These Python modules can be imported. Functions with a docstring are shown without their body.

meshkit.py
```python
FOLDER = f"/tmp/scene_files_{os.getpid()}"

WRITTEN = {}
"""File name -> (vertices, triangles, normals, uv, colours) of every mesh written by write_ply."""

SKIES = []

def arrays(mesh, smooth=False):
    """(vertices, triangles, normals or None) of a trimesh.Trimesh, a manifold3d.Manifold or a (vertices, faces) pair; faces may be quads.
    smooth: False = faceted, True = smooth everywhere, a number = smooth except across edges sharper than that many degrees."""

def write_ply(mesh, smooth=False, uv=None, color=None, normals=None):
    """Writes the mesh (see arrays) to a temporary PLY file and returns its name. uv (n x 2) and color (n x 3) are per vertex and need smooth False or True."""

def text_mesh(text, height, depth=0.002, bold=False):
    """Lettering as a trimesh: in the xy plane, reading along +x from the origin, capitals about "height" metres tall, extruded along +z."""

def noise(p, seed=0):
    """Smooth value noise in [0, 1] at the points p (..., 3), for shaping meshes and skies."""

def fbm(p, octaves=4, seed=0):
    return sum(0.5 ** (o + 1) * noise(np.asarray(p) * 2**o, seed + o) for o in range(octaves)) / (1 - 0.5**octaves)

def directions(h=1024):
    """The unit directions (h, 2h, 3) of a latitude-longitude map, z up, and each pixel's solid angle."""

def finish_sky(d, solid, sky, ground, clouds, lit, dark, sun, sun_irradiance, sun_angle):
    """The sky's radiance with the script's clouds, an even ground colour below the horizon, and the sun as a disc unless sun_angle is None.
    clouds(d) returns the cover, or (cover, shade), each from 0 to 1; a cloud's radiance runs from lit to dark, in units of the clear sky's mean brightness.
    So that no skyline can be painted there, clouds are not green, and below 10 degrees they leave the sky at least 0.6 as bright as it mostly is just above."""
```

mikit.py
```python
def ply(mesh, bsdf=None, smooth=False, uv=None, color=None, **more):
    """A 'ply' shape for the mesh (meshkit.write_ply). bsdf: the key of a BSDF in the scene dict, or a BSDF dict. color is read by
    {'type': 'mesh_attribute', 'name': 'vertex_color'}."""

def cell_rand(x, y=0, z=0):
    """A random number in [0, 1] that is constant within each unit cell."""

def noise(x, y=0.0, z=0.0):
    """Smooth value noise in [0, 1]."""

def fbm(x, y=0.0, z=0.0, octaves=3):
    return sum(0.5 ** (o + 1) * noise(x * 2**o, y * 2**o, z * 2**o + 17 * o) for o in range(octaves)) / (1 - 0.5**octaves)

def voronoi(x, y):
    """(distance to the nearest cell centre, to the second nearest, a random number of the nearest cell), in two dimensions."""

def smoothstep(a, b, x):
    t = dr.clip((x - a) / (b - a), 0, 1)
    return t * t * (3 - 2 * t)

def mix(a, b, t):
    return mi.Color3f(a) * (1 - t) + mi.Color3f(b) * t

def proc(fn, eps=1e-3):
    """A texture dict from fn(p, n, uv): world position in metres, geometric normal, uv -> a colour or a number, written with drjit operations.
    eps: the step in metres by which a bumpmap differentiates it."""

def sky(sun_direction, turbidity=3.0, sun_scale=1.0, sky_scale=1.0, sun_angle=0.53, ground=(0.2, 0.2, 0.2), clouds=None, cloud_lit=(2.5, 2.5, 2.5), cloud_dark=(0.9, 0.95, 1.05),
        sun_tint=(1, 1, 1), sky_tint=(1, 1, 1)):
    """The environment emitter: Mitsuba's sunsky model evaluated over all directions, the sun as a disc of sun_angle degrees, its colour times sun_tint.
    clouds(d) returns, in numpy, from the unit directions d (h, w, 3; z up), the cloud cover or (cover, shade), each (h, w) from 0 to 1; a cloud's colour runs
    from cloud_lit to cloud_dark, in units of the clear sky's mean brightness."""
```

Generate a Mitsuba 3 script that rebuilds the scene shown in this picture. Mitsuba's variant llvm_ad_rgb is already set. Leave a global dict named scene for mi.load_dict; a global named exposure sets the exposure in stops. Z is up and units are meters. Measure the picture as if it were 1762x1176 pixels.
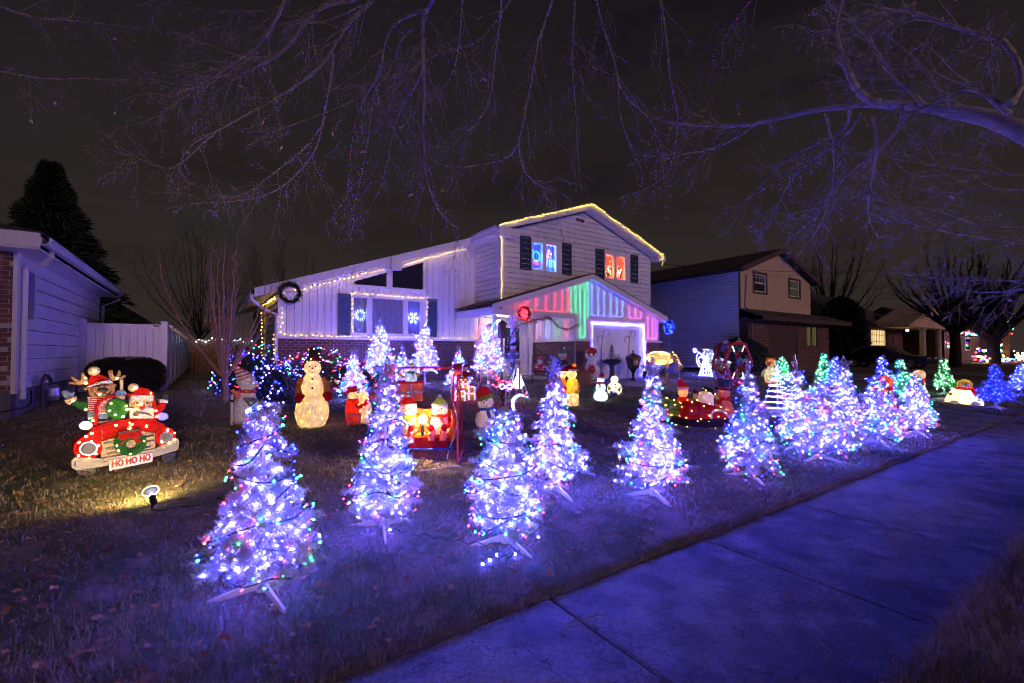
import math, numpy as np, trimesh, mitsuba as mi, mikit, meshkit, drjit as dr
from shapely.geometry import Polygon, box as sbox
from shapely.ops import unary_union

# ---------------------------------------------------------------- camera, sky, exposure
scene, labels = {}, {}
T = mi.ScalarTransform4f
EYE = 1.47
YAW, PITCH = math.radians(34.1), math.atan(17.5 / 783)
scene['camera'] = {'type': 'perspective', 'fov': 2 * math.degrees(math.atan(881 / 783)), 'fov_axis': 'x', 'near_clip': 0.05, 'far_clip': 2000.0,
                   'to_world': T().look_at(origin=[0, 0, EYE], target=[math.sin(YAW) * math.cos(PITCH), math.cos(YAW) * math.cos(PITCH), EYE + math.sin(PITCH)], up=[0, 0, 1])}
exposure = 3.0     # a long exposure at night
LS = 2.0 ** -exposure


def night_clouds(d):
    n = meshkit.fbm(np.stack([d[..., 0] * 3, d[..., 1] * 3, d[..., 2] * 9], -1), 4, 5)
    return np.clip(0.72 + 1.8 * (n - 0.45), 0, 1), np.clip(1.15 * d[..., 2] ** .7 + .9 * (n - .5), 0, 1)


# the glow of a lit street behind the camera, low and soft, and a faint clouded night sky
scene['sky'] = {**mikit.sky((-0.05, -1.0, 0.17), turbidity=4, sun_scale=0.58 * LS, sky_scale=0.19 * LS, sun_angle=9, clouds=night_clouds,
                            cloud_lit=(3.4, 2.45, 2.0), cloud_dark=(0.62, 0.50, 0.80), sky_tint=(1.3, 1.02, 1.16), sun_tint=(1.18, 1.23, 3.8), ground=(0.1, 0.09, 0.1)),
                'sampling_weight': 6.0}
WT = 1.0    # brightness of the tree lamps

# ---------------------------------------------------------------- helpers
R0 = np.random.default_rng(11)


def nrm(v):
    v = np.asarray(v, float)
    return v / (np.linalg.norm(v, axis=-1, keepdims=True) + 1e-12)


class M:
    """a mesh that boxes, tubes and so on are added to"""

    def __init__(s):
        s.v, s.f, s.n = [], [], 0

    def add(s, v, f):
        v, f = np.asarray(v, float).reshape(-1, 3), np.asarray(f, int)
        if f.shape[1] == 4:
            f = np.vstack([f[:, [0, 1, 2]], f[:, [0, 2, 3]]])
        s.v.append(v); s.f.append(f + s.n); s.n += len(v)
        return s

    def tm(s, m, mat=None):
        v = np.array(m.vertices)
        if mat is not None:
            v = v @ np.asarray(mat)[:3, :3].T + np.asarray(mat)[:3, 3]
        return s.add(v, m.faces)

    def box(s, x0, y0, z0, x1, y1, z1):
        return s.ob([(x0 + x1) / 2, (y0 + y1) / 2, (z0 + z1) / 2], [(x1 - x0) / 2, 0, 0], [0, (y1 - y0) / 2, 0], [0, 0, (z1 - z0) / 2])

    def ob(s, c, a, b, h):
        c, a, b, h = (np.asarray(q, float) for q in (c, a, b, h))
        v = [c + i * a + j * b + k * h for k in (-1, 1) for j in (-1, 1) for i in (-1, 1)]
        return s.add(v, [[0, 2, 3, 1], [4, 5, 7, 6], [0, 1, 5, 4], [2, 6, 7, 3], [0, 4, 6, 2], [1, 3, 7, 5]])

    def tube(s, pts, r, sides=6, caps=True):
        p = np.asarray(pts, float)
        r = np.broadcast_to(r, (len(p),)).astype(float)
        t = nrm(np.gradient(p, axis=0))
        a = nrm(np.cross(t, np.where(np.abs(t[:, 2:]) < 0.9, [0, 0, 1.0], [1.0, 0, 0])))
        b = np.cross(t, a)
        w = np.arange(sides) * 2 * np.pi / sides
        v = p[:, None] + r[:, None, None] * (np.cos(w)[None, :, None] * a[:, None] + np.sin(w)[None, :, None] * b[:, None])
        i, j = np.meshgrid(np.arange(len(p) - 1), np.arange(sides), indexing='ij')
        q = np.stack([i * sides + j, i * sides + (j + 1) % sides, (i + 1) * sides + (j + 1) % sides, (i + 1) * sides + j], -1).reshape(-1, 4)
        v = v.reshape(-1, 3)
        f = np.vstack([q[:, [0, 1, 2]], q[:, [0, 2, 3]]])
        if caps:
            k = len(v)
            v = np.vstack([v, p[:1], p[-1:]])
            e = np.arange(sides)
            f = np.vstack([f, np.stack([e * 0 + k, (e + 1) % sides, e], 1), np.stack([e * 0 + k + 1, k - sides + e, k - sides + (e + 1) % sides], 1)])
        return s.add(v, f)

    def lathe(s, prof, n=20, c=(0, 0, 0), mat=None, sq=(1, 1)):
        """prof: (r, z) from the bottom up"""
        w = np.arange(n) * 2 * np.pi / n
        v = np.array([[r * math.cos(x) * sq[0], r * math.sin(x) * sq[1], z] for r, z in prof for x in w])
        i, j = np.meshgrid(np.arange(len(prof) - 1), np.arange(n), indexing='ij')
        q = np.stack([i * n + j, i * n + (j + 1) % n, (i + 1) * n + (j + 1) % n, (i + 1) * n + j], -1).reshape(-1, 4)
        if mat is not None:
            v = v @ np.asarray(mat).T
        return s.add(v + np.asarray(c, float), q)

    def ell(s, c, r, sub=2, mat=None):
        m = trimesh.creation.icosphere(sub)
        v = m.vertices * np.broadcast_to(r, 3)
        if mat is not None:
            v = v @ np.asarray(mat).T
        return s.add(v + np.asarray(c, float), m.faces)

    def poly(s, g, o, ex, ey, en, d0, d1):
        """shapely polygon in the plane o + x ex + y ey, from depth d0 to d1 along en"""
        if g.is_empty:
            return s
        o, ex, ey, en = (np.asarray(q, float) for q in (o, ex, ey, en))
        for p in getattr(g, 'geoms', [g]):
            if p.geom_type != 'Polygon' or p.area < 1e-6:
                continue
            m = trimesh.creation.extrude_polygon(p, 1.0, engine='earcut')
            v = m.vertices
            w = o + v[:, :1] * ex + v[:, 1:2] * ey + (d0 + v[:, 2:] * (d1 - d0)) * en
            f = m.faces
            if np.dot(np.cross(ex, ey), en) * (d1 - d0) < 0:
                f = f[:, ::-1]
            s.add(w, f)
        return s

    def get(s):
        return (np.vstack(s.v), np.vstack(s.f)) if s.v else None


def numbered(k):
    if k not in scene and k not in labels and k not in USED:
        USED.add(k)
        return k
    i = 1
    while f'{k}_{i:03d}' in USED or f'{k}_{i:03d}' in scene:
        i += 1
    k = f'{k}_{i:03d}'
    USED.add(k)
    return k


USED = set()


class Thing:
    def __init__(s, name, label, cat, pos=(0, 0, 0), yaw=0.0, scale=1.0, group=None, lean=0.0, kind=None):
        s.key = numbered(name)
        s.pos, s.scale = np.asarray(pos, float), scale
        c, n = math.cos(yaw), math.sin(yaw)
        cl, sl = math.cos(lean), math.sin(lean)
        s.rot = np.array([[c, -n, 0], [n, c, 0], [0, 0, 1.0]]) @ np.array([[cl, 0, sl], [0, 1, 0], [-sl, 0, cl]])
        labels[s.key] = {'label': label, 'category': cat}
        if group:
            labels[s.key]['group'] = group
        if kind:
            labels[s.key]['kind'] = kind

    def world(s, v):
        return np.asarray(v, float) * s.scale @ s.rot.T + s.pos

    def part(s, name, mesh, mat, smooth=False, parent=None, emit=None, w=0.3, label=None, kind=None, own=False):
        """own: the mesh is the thing itself (no part)"""
        g = mesh.get() if isinstance(mesh, M) else mesh
        if g is None:
            return None
        key = s.key if own else numbered((parent or s.key) + '__' + name)
        extra = {}
        if emit is not None:
            extra = {'emitter': {'type': 'area', 'radiance': {'type': 'rgb', 'value': [float(x) * LS for x in emit]}, 'sampling_weight': float(w)}}
        scene[key] = mikit.ply((s.world(g[0]), g[1]), mat, smooth=smooth, **extra)
        if label or kind:
            labels.setdefault(key, {})
            if label:
                labels[key]['label'] = label
            if kind:
                labels[key]['kind'] = kind
        return key


def struct(name, mesh, mat, smooth=False):
    scene[name] = mikit.ply(mesh.get() if isinstance(mesh, M) else mesh, mat, smooth=smooth)
    labels[name] = {'kind': 'structure'}
    return name


def gz(x, y):
    """height of the ground"""
    return 0.48 * np.clip((np.asarray(y, float) - 2.1) / 10.4, 0, 1) + 0 * np.asarray(x, float)


def on(x, y, dz=0.0):
    return (x, y, float(gz(x, y)) + dz)


def face(x, y, turn=0.0):
    """the yaw that turns a figure's front (-y) to the viewer on the pavement"""
    return math.atan2(-x, y) + turn


OCT = trimesh.creation.icosphere(0)
ICO = trimesh.creation.icosphere(1)


def bulbs(pts, r, fine=False, jitter=0.25, seed=1, stretch=1.4):
    pts = np.asarray(pts, float).reshape(-1, 3)
    rg = np.random.default_rng(seed)
    m = ICO if fine else OCT
    ax = nrm(rg.normal(size=(len(pts), 3)))
    k = r * (1 + jitter * rg.uniform(-1, 1, len(pts)))
    v = m.vertices
    along = np.einsum('pj,nj->np', v, ax)
    w = pts[:, None] + k[:, None, None] * (v[None] + (stretch - 1) * along[:, :, None] * ax[:, None])
    f = m.faces[None] + (np.arange(len(pts)) * len(v))[:, None, None]
    return w.reshape(-1, 3), f.reshape(-1, 3)


def along(pts, step):
    p = np.asarray(pts, float)
    L = np.concatenate([[0], np.cumsum(np.linalg.norm(np.diff(p, axis=0), axis=1))])
    s = np.arange(step / 2, L[-1], step)
    return np.stack([np.interp(s, L, p[:, k]) for k in range(3)], 1)


def spline(pts, n=24):
    from scipy.interpolate import CubicSpline
    p = np.asarray(pts, float)
    t = np.concatenate([[0], np.cumsum(np.linalg.norm(np.diff(p, axis=0), axis=1))])
    return CubicSpline(t, p)(np.linspace(0, t[-1], n))


def surf(mesh, n, inward, seed=0, zmin=None):
    """n points spread over a mesh's surface, moved inward"""
    v, f = mesh.get()
    tm = trimesh.Trimesh(v, f, process=False)
    rg = np.random.default_rng(seed)
    a = tm.area_faces
    i = rg.choice(len(f), n * 12, p=a / a.sum())
    u = rg.uniform(size=(n * 12, 2))
    u = np.where(u.sum(1, keepdims=True) > 1, 1 - u, u)
    t = tm.triangles[i]
    p = t[:, 0] + u[:, :1] * (t[:, 1] - t[:, 0]) + u[:, 1:] * (t[:, 2] - t[:, 0])
    keep = [0]
    d = np.linalg.norm(p - p[0], axis=1)
    while len(keep) < n:
        k = int(np.argmax(d))
        keep.append(k)
        d = np.minimum(d, np.linalg.norm(p - p[k], axis=1))
    return p[keep] - tm.face_normals[i][keep] * inward


# ---------------------------------------------------------------- materials
def diffuse(c):
    return {'type': 'twosided', 'bsdf': {'type': 'diffuse', 'reflectance': {'type': 'rgb', 'value': list(c)}}}


def rough(c, r=0.5, metal=0.0, spec=0.5):
    return {'type': 'twosided', 'bsdf': {'type': 'principled', 'base_color': {'type': 'rgb', 'value': list(c)}, 'roughness': r, 'metallic': metal, 'specular': spec}}


def procm(fn, r=0.7, spec=0.3, bump=None, scale=0.01, eps=2e-3):
    b = {'type': 'principled', 'base_color': mikit.proc(fn), 'roughness': r, 'specular': spec}
    if bump is not None:
        b = {'type': 'bumpmap', 'arbitrary': mikit.proc(bump, eps), 'scale': scale, 'bsdf': b}
    return {'type': 'twosided', 'bsdf': b}


def fabric(c, t=1.1):
    """thin cloth that lets the lamps inside shine through"""
    return {'type': 'principledthin', 'base_color': {'type': 'rgb', 'value': list(c)}, 'roughness': 0.8, 'diff_trans': t, 'eta': 1.2}


def fabricp(fn, t=1.1):
    return {'type': 'principledthin', 'base_color': mikit.proc(fn), 'roughness': 0.8, 'diff_trans': t, 'eta': 1.2}


fbm, noise, cell, mix, sstep = mikit.fbm, mikit.noise, mikit.cell_rand, mikit.mix, mikit.smoothstep


def c_siding(p, n, uv):
    s = fbm(p.x * 1.3 + p.y * 1.3, p.z * 7, 2.0)
    streak = fbm(p.x * 9 + p.y * 9, p.z * 0.7, 5.0)
    return mix((0.74, 0.72, 0.72), (0.55, 0.53, 0.52), 0.45 * sstep(0.45, 0.75, s) + 0.35 * sstep(0.5, 0.8, streak))


def c_board(p, n, uv):
    streak = fbm(p.x * 14 + p.y * 14, p.z * 0.8, 1.0)
    return mix((0.76, 0.75, 0.76), (0.6, 0.58, 0.58), 0.6 * sstep(0.45, 0.8, streak))


def c_beige(p, n, uv):
    s = fbm(p.x * 4 + p.y * 4, p.z * 9, 2.0)
    return mix((0.5, 0.44, 0.36), (0.38, 0.32, 0.26), s)


def c_brick(a, b):
    def fn(p, n, uv):
        k = cell((p.x + p.y) / 0.21, p.z / 0.075)
        g = fbm(p.x * 40, p.y * 40, p.z * 40)
        return mix(mix(a, b, k), (0.09, 0.05, 0.045), 0.5 * g)
    return fn


def c_concrete(p, n, uv):
    big = fbm(p.x * 0.9, p.y * 0.9, 3.0)
    mid = fbm(p.x * 7, p.y * 7, 1.0)
    fine = fbm(p.x * 70, p.y * 70, 0.0)
    slab = cell(dr.floor((p.x - 1.73) / 1.524), 3)
    c = mix((0.33, 0.315, 0.33), (0.13, 0.125, 0.135), sstep(.25, .75, 0.5 * big + 0.5 * mid))
    c = c * (0.86 + 0.22 * slab)
    stain = sstep(0.62, 0.75, fbm(p.x * 2.1 + 7, p.y * 2.1, 4.0))
    speck = sstep(0.78, 0.9, noise(p.x * 55, p.y * 55, 7.0)) * sstep(0.5, 0.7, fbm(p.x * 3, p.y * 3, 8.0))
    v = fbm(p.x * 3.1, p.y * 3.1, 11.0, 4) - 0.5
    crack = (1 - sstep(0.0, 0.006, dr.abs(v))) * sstep(0.55, 0.65, fbm(p.x * 0.7 + 3, p.y * 0.7, 5.0))
    return c * (0.5 + 1.0 * fine) * (1 - 0.4 * stain) * (1 - 0.5 * speck) * (1 - 0.7 * crack)


def b_concrete(p, n, uv):
    return fbm(p.x * 45, p.y * 45, 0.0, 3) + 0.6 * fbm(p.x * 9, p.y * 9, 2.0)


def c_lawn(p, n, uv):
    big = fbm(p.x * 0.6, p.y * 0.6, 0.0)
    mid = fbm(p.x * 6, p.y * 6, 1.0)
    fine = fbm(p.x * 50, p.y * 50, 2.0)
    c = mix((0.15, 0.125, 0.085), (0.09, 0.105, 0.055), sstep(0.35, 0.65, big))
    return mix(c, (0.24, 0.19, 0.14), 0.7 * sstep(0.45, 0.75, mid)) * (0.5 + fine)


def b_lawn(p, n, uv):
    return fbm(p.x * 30, p.y * 30, 0.0, 3)


def c_bark(p, n, uv):
    s = fbm(p.x * 22, p.y * 22, p.z * 22)
    return mix((0.30, 0.27, 0.29), (0.14, 0.12, 0.135), s)


def c_bark_pale(p, n, uv):
    s = fbm(p.x * 18, p.y * 18, p.z * 18)
    return mix((0.50, 0.47, 0.46), (0.22, 0.20, 0.20), s)


def c_shingle(p, n, uv):
    k = cell(p.x / 0.3 + 0.5 * dr.floor(p.y / 0.14), p.y / 0.14, p.z / 0.14)
    return mix((0.05, 0.045, 0.05), (0.09, 0.08, 0.085), k)


def c_tan(p, n, uv):
    s = fbm(p.x * 30, p.y * 30, p.z * 2)
    return mix((0.66, 0.50, 0.35), (0.48, 0.35, 0.24), s)


def c_glitter(a):
    def fn(p, n, uv):
        k = cell(p.x * 260, p.y * 260, p.z * 260)
        return mix(a, (min(1, a[0] * 1.7 + 0.015), min(1, a[1] * 1.7 + 0.015), min(1, a[2] * 1.7 + 0.015)), sstep(0.6, 1.0, k)) * (0.55 + 0.7 * k)
    return fn


MAT = dict(
    siding=procm(c_siding, 0.5), boards=procm(c_board, 0.55), beige=procm(c_beige, 0.6), trim=rough((0.7, 0.68, 0.68), 0.45), trim_dark=rough((0.10, 0.06, 0.06), 0.5),
    vinyl=procm(c_board, 0.35, 0.5), brick=procm(c_brick((0.17, 0.075, 0.06), (0.12, 0.06, 0.055)), 0.85), brick_red=procm(c_brick((0.30, 0.12, 0.075), (0.14, 0.06, 0.05)), 0.85),
    brick_pale=diffuse((0.5, 0.44, 0.4)), mortar=diffuse((0.36, 0.33, 0.32)), concrete=procm(c_concrete, 0.8, 0.3, b_concrete, 0.006), lawn=procm(c_lawn, 0.95, 0.1, b_lawn, 0.02, 4e-3),
    bark=procm(c_bark, 0.9, 0.2), bark_dark=diffuse((0.09, 0.07, 0.06)), roof=procm(c_shingle, 0.9, 0.2), tan_shingle=procm(c_tan, 0.85, 0.2), asphalt=diffuse((0.05, 0.05, 0.055)),
    shutter=rough((0.055, 0.085, 0.13), 0.5), shutter_dark=rough((0.03, 0.038, 0.055), 0.5), black=rough((0.012, 0.012, 0.014), 0.45), iron=rough((0.02, 0.02, 0.022), 0.4, 0.3), dark=diffuse((0.02, 0.02, 0.022)),
    glass={'type': 'thindielectric', 'int_ior': 1.5}, pane_dark=rough((0.012, 0.013, 0.02), 0.08, 0, 0.8), wire=rough((0.012, 0.03, 0.02), 0.5), wire_white=rough((0.7, 0.7, 0.7), 0.4), lamp=diffuse((0.3, 0.3, 0.3)),
    white_needle={'type': 'twosided', 'bsdf': {'type': 'diffuse', 'reflectance': {'type': 'mesh_attribute', 'name': 'vertex_color'}}}, bark_red=diffuse((0.38, 0.23, 0.18)), bark_night=diffuse((0.03, 0.026, 0.026)), bark_pale=procm(c_bark_pale, 0.9, 0.2), foil=rough((0.2, 0.19, 0.18), 0.6, 0.0), foil_pale=rough((0.36, 0.34, 0.32), 0.5, 0.2), groove_shade=diffuse((0.13, 0.11, 0.11)), green_needle=diffuse((0.30, 0.34, 0.28)), blue_needle=diffuse((0.62, 0.64, 0.7)), evergreen=diffuse((0.03, 0.045, 0.03)), hedge=diffuse((0.035, 0.035, 0.02)),  # wall backing coloured dark to paint the shadow line in each board gap
    plastic_white=rough((0.78, 0.78, 0.8), 0.35), plastic_dark=rough((0.03, 0.03, 0.035), 0.4), grass_dry=diffuse((0.46, 0.38, 0.30)), grass_green=diffuse((0.17, 0.19, 0.095)), grass_dark=diffuse((0.20, 0.16, 0.12)),
    leaf=diffuse((0.20, 0.095, 0.05)), leaf_pale=diffuse((0.42, 0.27, 0.2)), curtain=diffuse((0.28, 0.27, 0.33)), curtain_blue=diffuse((0.12, 0.2, 0.6)), curtain_red=diffuse((0.6, 0.12, 0.08)),
    red=rough((0.45, 0.025, 0.02), 0.4), red_metal=rough((0.5, 0.02, 0.03), 0.25), green=rough((0.04, 0.2, 0.05), 0.5), gold=rough((0.7, 0.45, 0.12), 0.3, 0.8), silver=rough((0.75, 0.75, 0.76), 0.22, 0.85), chrome=rough((0.5, 0.48, 0.46), 0.4, 0.3),
    skin=rough((0.62, 0.38, 0.24), 0.6), orange=rough((0.75, 0.28, 0.03), 0.5), brown=rough((0.22, 0.10, 0.04), 0.7), tan=rough((0.42, 0.22, 0.10), 0.7), blue=rough((0.04, 0.09, 0.36), 0.5), blue_knit=procm(c_glitter((0.10, 0.17, 0.32)), 0.5), wood=rough((0.45, 0.3, 0.16), 0.6),
    tinsel_red=procm(c_glitter((0.40, 0.006, 0.006)), 0.7, 0.1), tinsel_green=procm(c_glitter((0.012, 0.10, 0.02)), 0.7, 0.1), tinsel_white=procm(c_glitter((0.55, 0.56, 0.6)), 0.5, 0.5), tinsel_brown=procm(c_glitter((0.27, 0.12, 0.04)), 0.5, 0.5), tinsel_gold=procm(c_glitter((0.30, 0.16, 0.04)), 0.4, 0.6), tinsel_cream=procm(c_glitter((0.42, 0.32, 0.22)), 0.5, 0.4),
    f_white=fabric((0.9, 0.86, 0.8)), f_cool=fabric((0.88, 0.9, 0.92)), f_red=fabric((0.75, 0.04, 0.03)), f_green=fabric((0.35, 0.55, 0.08)), f_yellow=fabric((0.85, 0.72, 0.15)), f_orange=fabric((0.8, 0.25, 0.05)), f_brown=fabric((0.5, 0.24, 0.07)), f_black=fabric((0.05, 0.03, 0.03), 0.5), f_skin=fabric((0.85, 0.6, 0.35)), f_dkred=fabric((0.4, 0.02, 0.03)), f_pink=fabric((0.85, 0.3, 0.22)),
    car_paint={'type': 'twosided', 'bsdf': {'type': 'principled', 'base_color': {'type': 'rgb', 'value': [0.01, 0.011, 0.015]}, 'roughness': 0.2, 'clearcoat': 1.0, 'clearcoat_gloss': 0.97, 'specular': 0.6}},
)
for k_, v_ in MAT.items():
    scene['mat_' + k_] = v_
MT = {k_: 'mat_' + k_ for k_ in MAT}


def m_(k):
    return 'mat_' + k


# lamp colours
COOL = np.array((44.0, 41.0, 640.0))
BLUEL = np.array((0.4, 1.0, 60.0))
REDL = np.array((18.0, 0.4, 0.6))
GREENL = np.array((0.45, 15.0, 5.0))
WARM = np.array((26.0, 17.0, 3.6))
YELLOW = np.array((26.0, 18.0, 2.0))
PINK = np.array((26.0, 4.0, 15.0))
ICE = np.array((12.0, 20.0, 30.0))
# ================================================================ the ground
def ground_sheet():
    xs = np.unique(np.round(np.concatenate([np.linspace(-6, 12, 200), np.linspace(12, 40, 60), np.linspace(40, 300, 20), np.linspace(-200, -6, 24)]), 4))
    ys = np.unique(np.round(np.concatenate([np.linspace(-0.9, 0.55, 20), [0.60, 2.14], np.linspace(2.17, 10, 90), np.linspace(10, 30, 40), np.linspace(30, 400, 20), [-3.0, -2.0]]), 4))
    X, Y = np.meshgrid(xs, ys, indexing='ij')
    P = np.stack([X, Y, X * 0], -1)
    bump = 0.03 * (meshkit.fbm(P * 0.9, 3, 3) - 0.5) + 0.022 * (meshkit.fbm(P * 5, 3, 4) - 0.5)
    Z = gz(X, Y) + 0.015 + bump * np.clip(40 / (np.abs(X) + np.abs(Y) + 1e-3), 0, 1)
    Z = np.where((Y > 0.59) & (Y < 2.155), -0.08, Z)
    drive = ((X > 11.3) & (X < 15.2) & (Y > 2) & (Y < 12.2)) | ((X > 23.2) & (X < 27.8) & (Y > 2) & (Y < 12.5)) | ((X > 33.5) & (X < 38.5) & (Y > 2) & (Y < 15))
    Z = np.where(drive, gz(X, Y) - 0.10, Z)
    n = len(ys)
    i, j = np.meshgrid(np.arange(len(xs) - 1), np.arange(n - 1), indexing='ij')
    q = np.stack([i * n + j, (i + 1) * n + j, (i + 1) * n + j + 1, i * n + j + 1], -1).reshape(-1, 4)
    return M().add(np.stack([X, Y, Z], -1), q)


struct('lawn', ground_sheet(), m_('lawn'), True)
struct('road', M().box(-200, -14, -0.3, 300, -3.0, -0.12), m_('asphalt'))


def slab(x0, x1, y0, y1, z, seed=0):
    """a concrete flag with worn, slightly uneven rounded edges"""
    m = M()
    rg = np.random.default_rng(seed)
    e = 0.012
    xs = np.unique(np.concatenate([[x0, x0 + e], np.linspace(x0 + e, x1 - e, 24), [x1 - e, x1]]))
    ys = np.unique(np.concatenate([[y0, y0 + e], np.linspace(y0 + e, y1 - e, 24), [y1 - e, y1]]))
    X, Y = np.meshgrid(xs, ys, indexing='ij')
    edge = np.minimum(np.minimum(X - x0, x1 - X), np.minimum(Y - y0, y1 - Y))
    Z = z(X, Y) - 0.012 * (edge < 1e-6) + 0.004 * (meshkit.fbm(np.stack([X * 3, Y * 3, 0 * X + seed], -1), 3, 1) - 0.5) + rg.uniform(-0.004, 0.004) + 0.004 * rg.uniform(-1, 1) * (X - x0) / (x1 - x0)
    n = len(ys)
    i, j = np.meshgrid(np.arange(len(xs) - 1), np.arange(n - 1), indexing='ij')
    q = np.stack([i * n + j, (i + 1) * n + j, (i + 1) * n + j + 1, i * n + j + 1], -1).reshape(-1, 4)
    m.add(np.stack([X, Y, Z], -1), q)
    m.box(x0 + .002, y0 + .002, z(x0, y0) - .16, x1 - .002, y1 - .002, min(z(x0, y0), z(x1, y1)) - .016)
    return m


labels['sidewalk'] = {'kind': 'structure'}
for k in range(-3, 19):
    x0 = 1.73 + 1.524 * k
    key = numbered('sidewalk__slab')
    scene[key] = mikit.ply(slab(x0 + 0.007, x0 + 1.517, 0.62, 2.15, lambda x, y: 0 * x * y, k + 5).get(), m_('concrete'), smooth=20)
labels['driveway'] = {'kind': 'structure'}
for a in range(2):
    for b in range(4):
        x0, y0 = 11.3 + 1.95 * a, 2.16 + 2.445 * b
        key = numbered('driveway__slab')
        scene[key] = mikit.ply(slab(x0 + .006, x0 + 1.944, y0 + .006, y0 + 2.435, lambda x, y: gz(x, y) + .005, 40 + a * 4 + b).get(), m_('concrete'), smooth=20)
labels['neighbor_driveway'] = {'kind': 'structure'}
for xa, xb, yb in ((23.2, 27.8, 12.0), (33.5, 38.5, 14.6)):
    for b in range(4):
        y0, s = 2.1 + (yb - 2.1) / 4 * b, (yb - 2.1) / 4
        key = numbered('neighbor_driveway__slab')
        scene[key] = mikit.ply(slab(xa, xb, y0 + .006, y0 + s - .006, lambda x, y: gz(x, y) + .005, 60 + b).get(), m_('concrete'), smooth=20)
struct('apron', M().box(11.32, -2.9, -0.3, 15.18, 0.565, -0.004), m_('concrete'))


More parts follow.
